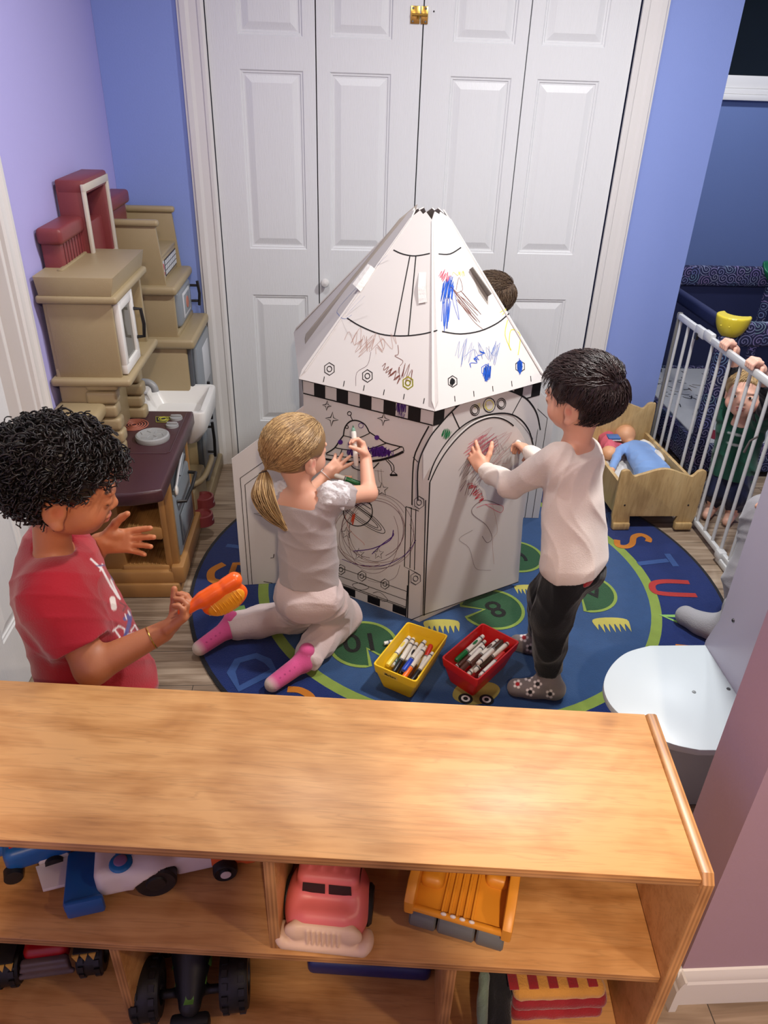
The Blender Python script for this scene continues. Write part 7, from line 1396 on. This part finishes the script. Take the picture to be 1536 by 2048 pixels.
for an, to, hh in ((aL, tL, hL), (aR, tR, aR + V3((.02, 0, -.045)))):
    s = SDF(.016); s.cap(hh + V3((0, 0, .004)), to, .029, .0265, k=.016); s.chain([an + V3((0, 0, .05)), an, hh + V3((0, 0, .012))], [.029, .030, .029], k=.018); s.cap(an - V3((0, 0, .01)), lerp(hh, to, .6), .026, .024, k=.02); dots = []; rs_ = random.Random(5)
    d_ = unit(to - hh); sd_ = np.cross(d_, (0, 0, 1))
    for (u_, v_, zz, red) in ((.85, -.022, .03, 1), (.45, -.024, .036, 0), (.45, .016, .045, 0), (.1, -.026, .035, 0), (-.15, -.024, .03, 0), (.9, .015, .045, 1), (.0, .0, .07, 0)):
        c_ = hh + d_ * .10 * u_ + sd_ * -v_ + V3((0, 0, zz - .012))
        for k_ in range(5): a_ = k_ * 1.2566; dots.append((c_ + d_ * .0065 * math.cos(a_) + V3((0, 0, .0065 * math.sin(a_))), .0036, (216, 206, 206), .95))
        dots.append((c_, .0040, (170, 30, 40) if red else (26, 24, 26), .95))
    s.cut(hh + V3((0, 0, -.0195)), (0, 0, -1)); sdf_obj(s, 'sock', cloth('grey football sock knit', GR, .3, 400, attr='Col'), parent=pr, res=.0022, tint=tinter(GR, [px_print([([(x_ + 6 * math.cos(k_ * 1.2566), y_ + 6.5 * math.sin(k_ * 1.2566)), (x_ + 6.2 * math.cos(k_ * 1.2566), y_ + 6.5 * math.sin(k_ * 1.2566))], 3.0, (216, 206, 206)) for (x_, y_, _) in BALLS for k_ in range(5)] + [([(x_, y_), (x_ + .5, y_)], 4.0, (160, 30, 40) if rd_ else (24, 22, 24)) for (x_, y_, rd_) in BALLS])]))
rs = np.random.RandomState(12); S0 = seeds(1700, rs, hairline)
base = flow_paths(h, S0, lambda v: np.stack([v[:, 0] * .5 + .3 * (v[:, 2] > .5), np.where(v[:, 2] > .35, .9, .2), np.where(v[:, 2] > .35, -.1, -.9)], 1), 9, .075, .03, .21, rs, .32)
V, Q = strand_mesh(base, .0022, .0006, 3); hc_ = sdf_mesh(hair_cap(h, 1.06), .004, folds(.005, 90, 7)); raw_obj('hair', V, Q, hair_mat('dark brown hair', (28, 20, 20), (66, 50, 48), .38, 60), pr, hc_)
a = P_(1018, 868, 2.08); place_marker(V3(a) + V3((.075, -.03, -.06)), V3(a) + V3((.0, .0, .0)), (60, 44, 60), 'dark marker between the fingers of the child drawing on the door', 'markers in use')
# ================================================================== toddler behind the gate
pr = empty('person', (1.56, 2.57, 0), 'small blonde child in green top gripping the white gate rail from the far side', 'person')
f = unit((-.62, -.78, 0)); r = np.cross(f, (0, 0, 1)); h = Head(onX(1492, 790, 1.545), (-.60, -.76, .20), sc=.99, tilt=-.10); neck = h(0, -.02, -.085); hipc = V3((1.585, 2.60, .215)); hr = V3(onX(1456, 694, GX)); hl_ = V3(onX(1511, 724, GX)); hr[2] = hl_[2] = .725
ra, la = (hr, hl_)
rsh, lsh = neck + r * .062 - V3((0, 0, .02)), neck - r * .062 - V3((0, 0, .02)); 
if (rsh - hr) @ (rsh - hr) > (lsh - hr) @ (lsh - hr): rsh, lsh = lsh, rsh
hr2, hl2 = hr + V3((.030, 0, -.018)), hl_ + V3((.030, 0, -.018)); rel = lerp(rsh, hr2, .5) + V3((.03, .03, -.015)); lel = lerp(lsh, hl2, .5) + V3((.04, -.01, -.015))
s = SDF(.012); h.prims(s, 1.10, mouth=.005); s.cap(neck - V3((0, 0, .03)), h(0, -.012, -.04), .030, .030, k=.018); torso(s, neck, hipc, r, f, .055, .05, .045, .052)
for sh_, el_, ha_ in ((rsh, rel, hr2), (lsh, lel, hl2)): s.chain([sh_, el_, ha_], [.025, .022, .016], k=.012); s.cap(ha_, ha_ + V3((-.024, 0, .028)), .015, .016, k=.01)
for ha_ in (hr, hl_):
    for j in range(4):
        y0 = ha_[1] - .021 + j * .0135; s.chain([(ha_[0] + .012, y0, .738), (ha_[0] - .006, y0, .742), (ha_[0] - .018, y0, .730), (ha_[0] - .018, y0, .716)], [.0075, .007, .0066, .006], k=.002)
    s.cap((ha_[0] + .014, ha_[1] - .03, .722), (ha_[0] + .012, ha_[1] - .034, .702), .008, .006, k=.004)
for sg in (-1, 1): s.chain([hipc + r * sg * .035, hipc + r * sg * .04 + V3((0, 0, -.09)) + f * .02, V3((hipc + r * sg * .04)[:2].tolist() + [.045])], [.046, .038, .026], k=.015); e = V3((hipc + r * sg * .04)[:2].tolist() + [.026]); s.cap(e, e + f * .07, .024, .019)
sdf_obj(s, 'body', SK_light, parent=pr, res=.0024, tint=tinter((232, 182, 160), h.spots(lip=(196, 96, 96), brow=(176, 140, 104), blush=(232, 148, 134), closed=False) + [(h(0, .078, -.0465), .007, (90, 30, 34), .9)])); h.eyes(pr, (44, 34, 30))
s = SDF(.02); torso(s, neck - V3((0, 0, .005)), hipc - V3((0, 0, .02)), r, f, .058, .055, .056, .066, dep=.88, k=.03); s.cut(hipc - V3((0, 0, .02)), (0, 0, -1)); s.cap(rsh, lerp(rsh, rel, .5), .038, .037, k=.012); s.cap(lsh, lerp(lsh, lel, .5), .038, .037, k=.012); s.ell(neck + V3((0, 0, .028)), (.042, .042, .04), k=.004, sub=True)
gl_ = [(lerp(neck, hipc, .30) + f * .055 + r * k_ * .008 + V3((0, 0, z_)), .006, (196, 200, 200), .9) for k_ in range(-4, 5) for z_ in (.012, -.030)]
sdf_obj(s, 'top', cloth('dark green jersey', (24, 74, 60), attr='Col'), parent=pr, res=.003, disp=folds(.007, 40, 51), tint=tinter((26, 78, 62), gl_))
s = SDF(.014)
for sh_, el_, ha_ in ((rsh, rel, hr2), (lsh, lel, hl2)): s.cap(lerp(sh_, el_, .35), el_, .036, .032); s.cap(el_, lerp(el_, ha_, .62), .031, .026, flat='b')
sdf_obj(s, 'sleeves', cloth('navy black sleeves', (22, 24, 34)), parent=pr, res=.003, disp=folds(.006, 50, 52))
s = SDF(.02); s.ell(hipc, (.066, .066, .05))
for sg in (-1, 1): s.chain([hipc + r * sg * .035, hipc + r * sg * .04 + V3((0, 0, -.09)) + f * .02, V3((hipc + r * sg * .04)[:2].tolist() + [.065])], [.056, .048, .036], k=.015)
sdf_obj(s, 'trousers', cloth('navy trousers', (26, 32, 62)), parent=pr, res=.004, disp=folds(.007, 40, 53))
rs = np.random.RandomState(15); S0 = seeds(1300, rs, lambda v: hairline(v))
base = flow_paths(h, S0, lambda v: np.stack([v[:, 0] * .9 + .15, .25 + 0 * v[:, 1], -.6 + 0 * v[:, 1]], 1), 8, .06, .02, .08, rs, .2)
V, Q = strand_mesh(base, .0017, .0007, 3); hc_ = sdf_mesh(hair_cap(h, 1.03), .004, folds(.003, 90, 7)); raw_obj('hair', V, Q, hair_mat('fair blonde hair', (168, 136, 92), (206, 178, 130), .45, 60), pr, hc_)
# ================================================================== child hidden behind the rocket
pr = empty('person', (.66, 2.84, 0), 'child mostly hidden behind the rocket, only the brown hair showing beside the closet', 'person')
f = unit((-.8, -.3, 0)); r = np.cross(f, (0, 0, 1)); h = Head(P_(976, 604, 2.84), (-.9, .1, -.15), sc=1.0); neck = h(0, -.02, -.09); hipc = V3((.67, 2.83, .40))
s = SDF(.012); h.prims(s); s.cap(neck - V3((0, 0, .04)), h(0, -.012, -.04), .033, .032, k=.018); torso(s, neck, hipc, r, f, .06, .06, .048, .054)
for sg in (-1, 1): s.chain([neck + r * sg * .075 - V3((0, 0, .04)), neck + r * sg * .10 - V3((0, 0, .20)), neck + r * sg * .09 - V3((0, 0, .34)) + f * .05], [.028, .024, .018]); hand(s, neck + r * sg * .09 - V3((0, 0, .34)) + f * .05, (0, 0, -1), -r * sg, sg, .95); k2 = V3((hipc[0], (hipc + r * sg * .04)[1], .22)); a2 = V3((hipc[0], (hipc + r * sg * .04)[1], .05)); s.chain([hipc + r * sg * .035, k2, a2], [.05, .038, .026]); s.cap(a2 - V3((0, 0, .022)), a2 + f * .08 - V3((0, 0, .026)), .025, .020)
sdf_obj(s, 'body', SK_light, parent=pr, res=.0035, tint=tinter((222, 170, 142), h.spots(brow=(80, 60, 44))))
s = SDF(.02); torso(s, neck - V3((0, 0, .01)), hipc, r, f, .064, .06, .058, .066, k=.03); s.ell(neck + V3((0, 0, .026)), (.045, .045, .044), k=.004, sub=True)
for sg in (-1, 1): s.cap(neck + r * sg * .075 - V3((0, 0, .04)), neck + r * sg * .10 - V3((0, 0, .19)), .038, .034, flat='b')
sdf_obj(s, 'shirt', cloth('grey blue jersey', (96, 112, 136)), parent=pr, res=.004, disp=folds(.006, 36, 61))
s = SDF(.02); s.ell(hipc, (.07, .07, .05))
for sg in (-1, 1): s.chain([hipc + r * sg * .035, V3((hipc[0], (hipc + r * sg * .04)[1], .22)), V3((hipc[0], (hipc + r * sg * .04)[1], .07))], [.06, .048, .04])
sdf_obj(s, 'trousers', cloth('navy trousers', (26, 32, 62)), parent=pr, res=.004)
rs = np.random.RandomState(18); S0 = seeds(1300, rs, hairline); base = flow_paths(h, S0, lambda v: np.stack([v[:, 0] * .4, np.where(v[:, 2] > .35, .8, .2), np.where(v[:, 2] > .35, -.1, -.9)], 1), 8, .07, .03, .12, rs, .3)
V, Q = strand_mesh(base, .0020, .0007, 3); hc_ = sdf_mesh(hair_cap(h, 1.04), .004); raw_obj('hair', V, Q, hair_mat('mid brown hair', (66, 50, 40), (112, 92, 72), .45, 60), pr, hc_)
# ================================================================== adult at the right edge
pr = empty('person', (1.45, 1.55, 0), 'adult in light grey sweatpants and grey sock sitting behind the white corner unit', 'person')
f = unit((-.35, .93, 0)); r = np.cross(f, (0, 0, 1)); hipc = V3((1.56, 1.42, .40)); neck = V3((1.50, 1.80, .90)); h = Head((1.47, 1.90, 1.02), (-.5, .75, -.35), sc=1.15)
kL, aL, tL = V3((1.315, 1.905, .41)), V3((1.245, 1.800, .085)), V3(onZ(1372, 1232, .040)); kR, aR, tR = V3((1.52, 1.93, .44)), V3((1.50, 1.80, .085)), V3((1.44, 1.95, .035)); M_sweat = cloth('light grey sweat cloth', (142, 140, 144), .2, 240)
hpL, hpR = hipc - r * .09, hipc + r * .09
s = SDF(.02); h.prims(s); s.cap(neck, h(0, -.02, -.05), .055, .052, k=.03); torso(s, neck, hipc, r, f, .15, .12, .085, .09, k=.05, top=.06)
aE, aW = V3((1.40, 1.66, .66)), V3((1.35, 1.86, .53)); bE, bW = V3((1.68, 1.72, .66)), V3((1.58, 1.90, .53)); shL, shR = neck - r * .16 - V3((0, 0, .08)), neck + r * .16 - V3((0, 0, .08))
s.chain([shL, aE, aW], [.045, .04, .028]); s.chain([shR, bE, bW], [.045, .04, .028]); hand(s, aW, (-.2, .75, -.6), (-.1, -.5, -.8), 1, 1.5, curl=.35); hand(s, bW, (-.2, .75, -.6), (-.1, -.5, -.8), -1, 1.5, curl=.35)
for hp, kn, an, to in ((hpL, kL, aL, tL), (hpR, kR, aR, tR)): s.chain([hp, kn, an], [.085, .06, .034], k=.03); s.cap(an - V3((0, 0, .040)), to + V3((0, 0, .002)), .026, .020, k=.02)
sdf_obj(s, 'body', SK_light, parent=pr, res=.0045, tint=tinter((218, 166, 140), h.spots()))
s = SDF(.03); torso(s, neck, hipc, r, f, .15, .13, .10, .11, k=.05, top=.06); s.chain([shL, aE, lerp(aE, aW, .9)], [.062, .055, .042]); s.chain([shR, bE, lerp(bE, bW, .9)], [.062, .055, .042]); s.ell(lerp(neck, hipc, .35) + f * .09 - V3((0, 0, .02)), (.12, .10, .12), k=.05); sdf_obj(s, 'sweatshirt', M_sweat, parent=pr, res=.006, disp=folds(.012, 22, 71))
s = SDF(.03); s.ell(hipc, (.15, .13, .11))
for hp, kn, an in ((hpL, kL, aL), (hpR, kR, aR)): s.chain([hp, kn, lerp(kn, an, .6), lerp(kn, an, .92)], [.095, .074, .066, .046], k=.03)
sdf_obj(s, 'sweatpants', M_sweat, parent=pr, res=.005, disp=folds(.010, 24, 72))
for an, to in ((aL, tL), (aR, tR)):
    s = SDF(.02); hh = an + V3((.01, -.035, -.045)); s.cap(hh, to, .038, .034, k=.02); s.chain([an + V3((0, 0, .07)), an, hh], [.044, .042, .038]); s.cap(an, lerp(hh, to, .7), .036, .034, k=.02); d_ = unit(to - hh); sd_ = np.cross(d_, (0, 0, 1)); dots = []
    for i_, (u_, v_) in enumerate(((.055, .012), (.065, .006), (.074, .0), (.083, -.006), (.092, -.012))): dots.append((to - d_ * (.02 + u_ * .5) + sd_ * v_ + V3((0, 0, .032)), .004, (120, 80, 140) if i_ % 2 else (60, 60, 90), .8))
    s.cut((hh[0], hh[1], .0095), (0, 0, -1)); sdf_obj(s, 'sock', cloth('grey sock', (150, 150, 154), .3, 240, attr='Col'), parent=pr, res=.003, tint=tinter((152, 152, 156), dots))
mb = MB(); q = P_(1500, 882, 1.93); q2 = P_(1488, 905, 1.93); mb.tube([Vector(q) + Vector((.02, .0, .015)), Vector(q), Vector(q2)], [.003, .003, .004], mat('drawstring', (70, 64, 62), rough=.8), n=8); mb.build('drawstring', parent=pr)
rs = np.random.RandomState(19); S0 = seeds(900, rs, hairline); base = flow_paths(h, S0, lambda v: np.stack([v[:, 0] * .4, -.3 + 0 * v[:, 1], -.9 + 0 * v[:, 1]], 1), 8, .08, .03, .12, rs, .2)
V, Q = strand_mesh(base, .0022, .001, 3); hc_ = sdf_mesh(hair_cap(h, 1.05), .006); raw_obj('hair', V, Q, hair_mat('brown hair adult', (66, 46, 36), (104, 76, 56), .45, 60), pr, hc_)
st = empty('stool', (1.57, 1.40, 0), 'low wooden stool under the seated adult beside the mauve wall', 'stool')
MB().lathe([(0, .27), (.15, .27), (.155, .275), (.155, .292), (.15, .297), (0, .297)], M_birch, T(1.57, 1.40, 0), n=32).build('seat', parent=st)
for a in range(4): MB().tube([(1.57 + .09 * math.cos(a * 1.57 + .78), 1.40 + .09 * math.sin(a * 1.57 + .78), .27), (1.57 + .13 * math.cos(a * 1.57 + .78), 1.40 + .13 * math.sin(a * 1.57 + .78), 0)], .012, M_birch).build('leg', parent=st)

# ================================================================== the photographer, just behind the camera
pr = empty('person', (.0, -.42, 0), 'adult photographer in dark clothes standing behind the camera position, out of the picture', 'person')
f = V3((0, 1, 0)); r = V3((1, 0, 0)); neck = V3((.0, -.28, 1.43)); hipc = V3((.0, -.42, .92)); h = Head((.0, -.20, 1.60), (0, .85, -.45), sc=1.18)
s = SDF(.02); h.prims(s); s.cap(neck - V3((0, 0, .04)), h(0, -.02, -.05), .055, .052, k=.03); torso(s, neck, hipc, r, f, .15, .12, .085, .09, k=.05, top=.06)
for sg in (-1, 1):
    sh_ = neck + r * sg * .17 - V3((0, 0, .07)); el_ = V3((sg * .20, -.22, 1.20)); wr_ = V3((sg * .10, -.11, 1.46)); s.chain([sh_, el_, wr_], [.05, .042, .028]); hand(s, wr_, (-sg * .35, .25, .9), (-sg * .5, .5, 0), -sg, 1.4, curl=.5)
    s.chain([hipc + r * sg * .09, V3((sg * .10, -.45, .48)), V3((sg * .11, -.47, .09))], [.09, .065, .045], k=.03); s.cap((sg * .11, -.49, .045), (sg * .13, -.30, .035), .04, .03)
sdf_obj(s, 'body', SK_light, parent=pr, res=.006, tint=tinter((218, 166, 140), h.spots()))
s = SDF(.03); torso(s, neck, hipc, r, f, .155, .14, .10, .12, k=.05, top=.06)
for sg in (-1, 1): s.chain([neck + r * sg * .17 - V3((0, 0, .07)), V3((sg * .20, -.27, 1.20)), V3((sg * .12, -.15, 1.41))], [.065, .055, .042])
sdf_obj(s, 'sweater', cloth('dark grey sweater', (60, 60, 68)), parent=pr, res=.007)
s = SDF(.03); s.ell(hipc, (.17, .13, .12))
for sg in (-1, 1): s.chain([hipc + r * sg * .09, V3((sg * .10, -.45, .48)), V3((sg * .11, -.47, .07))], [.105, .08, .065], k=.03)
sdf_obj(s, 'trousers', cloth('navy trousers', (26, 32, 62)), parent=pr, res=.007); hc_ = sdf_mesh(hair_cap(h, 1.07), .006); raw_obj('hair', hc_[0], hc_[1], hair_mat('brown hair adult two', (66, 46, 36), (104, 76, 56), .45, 60), pr)
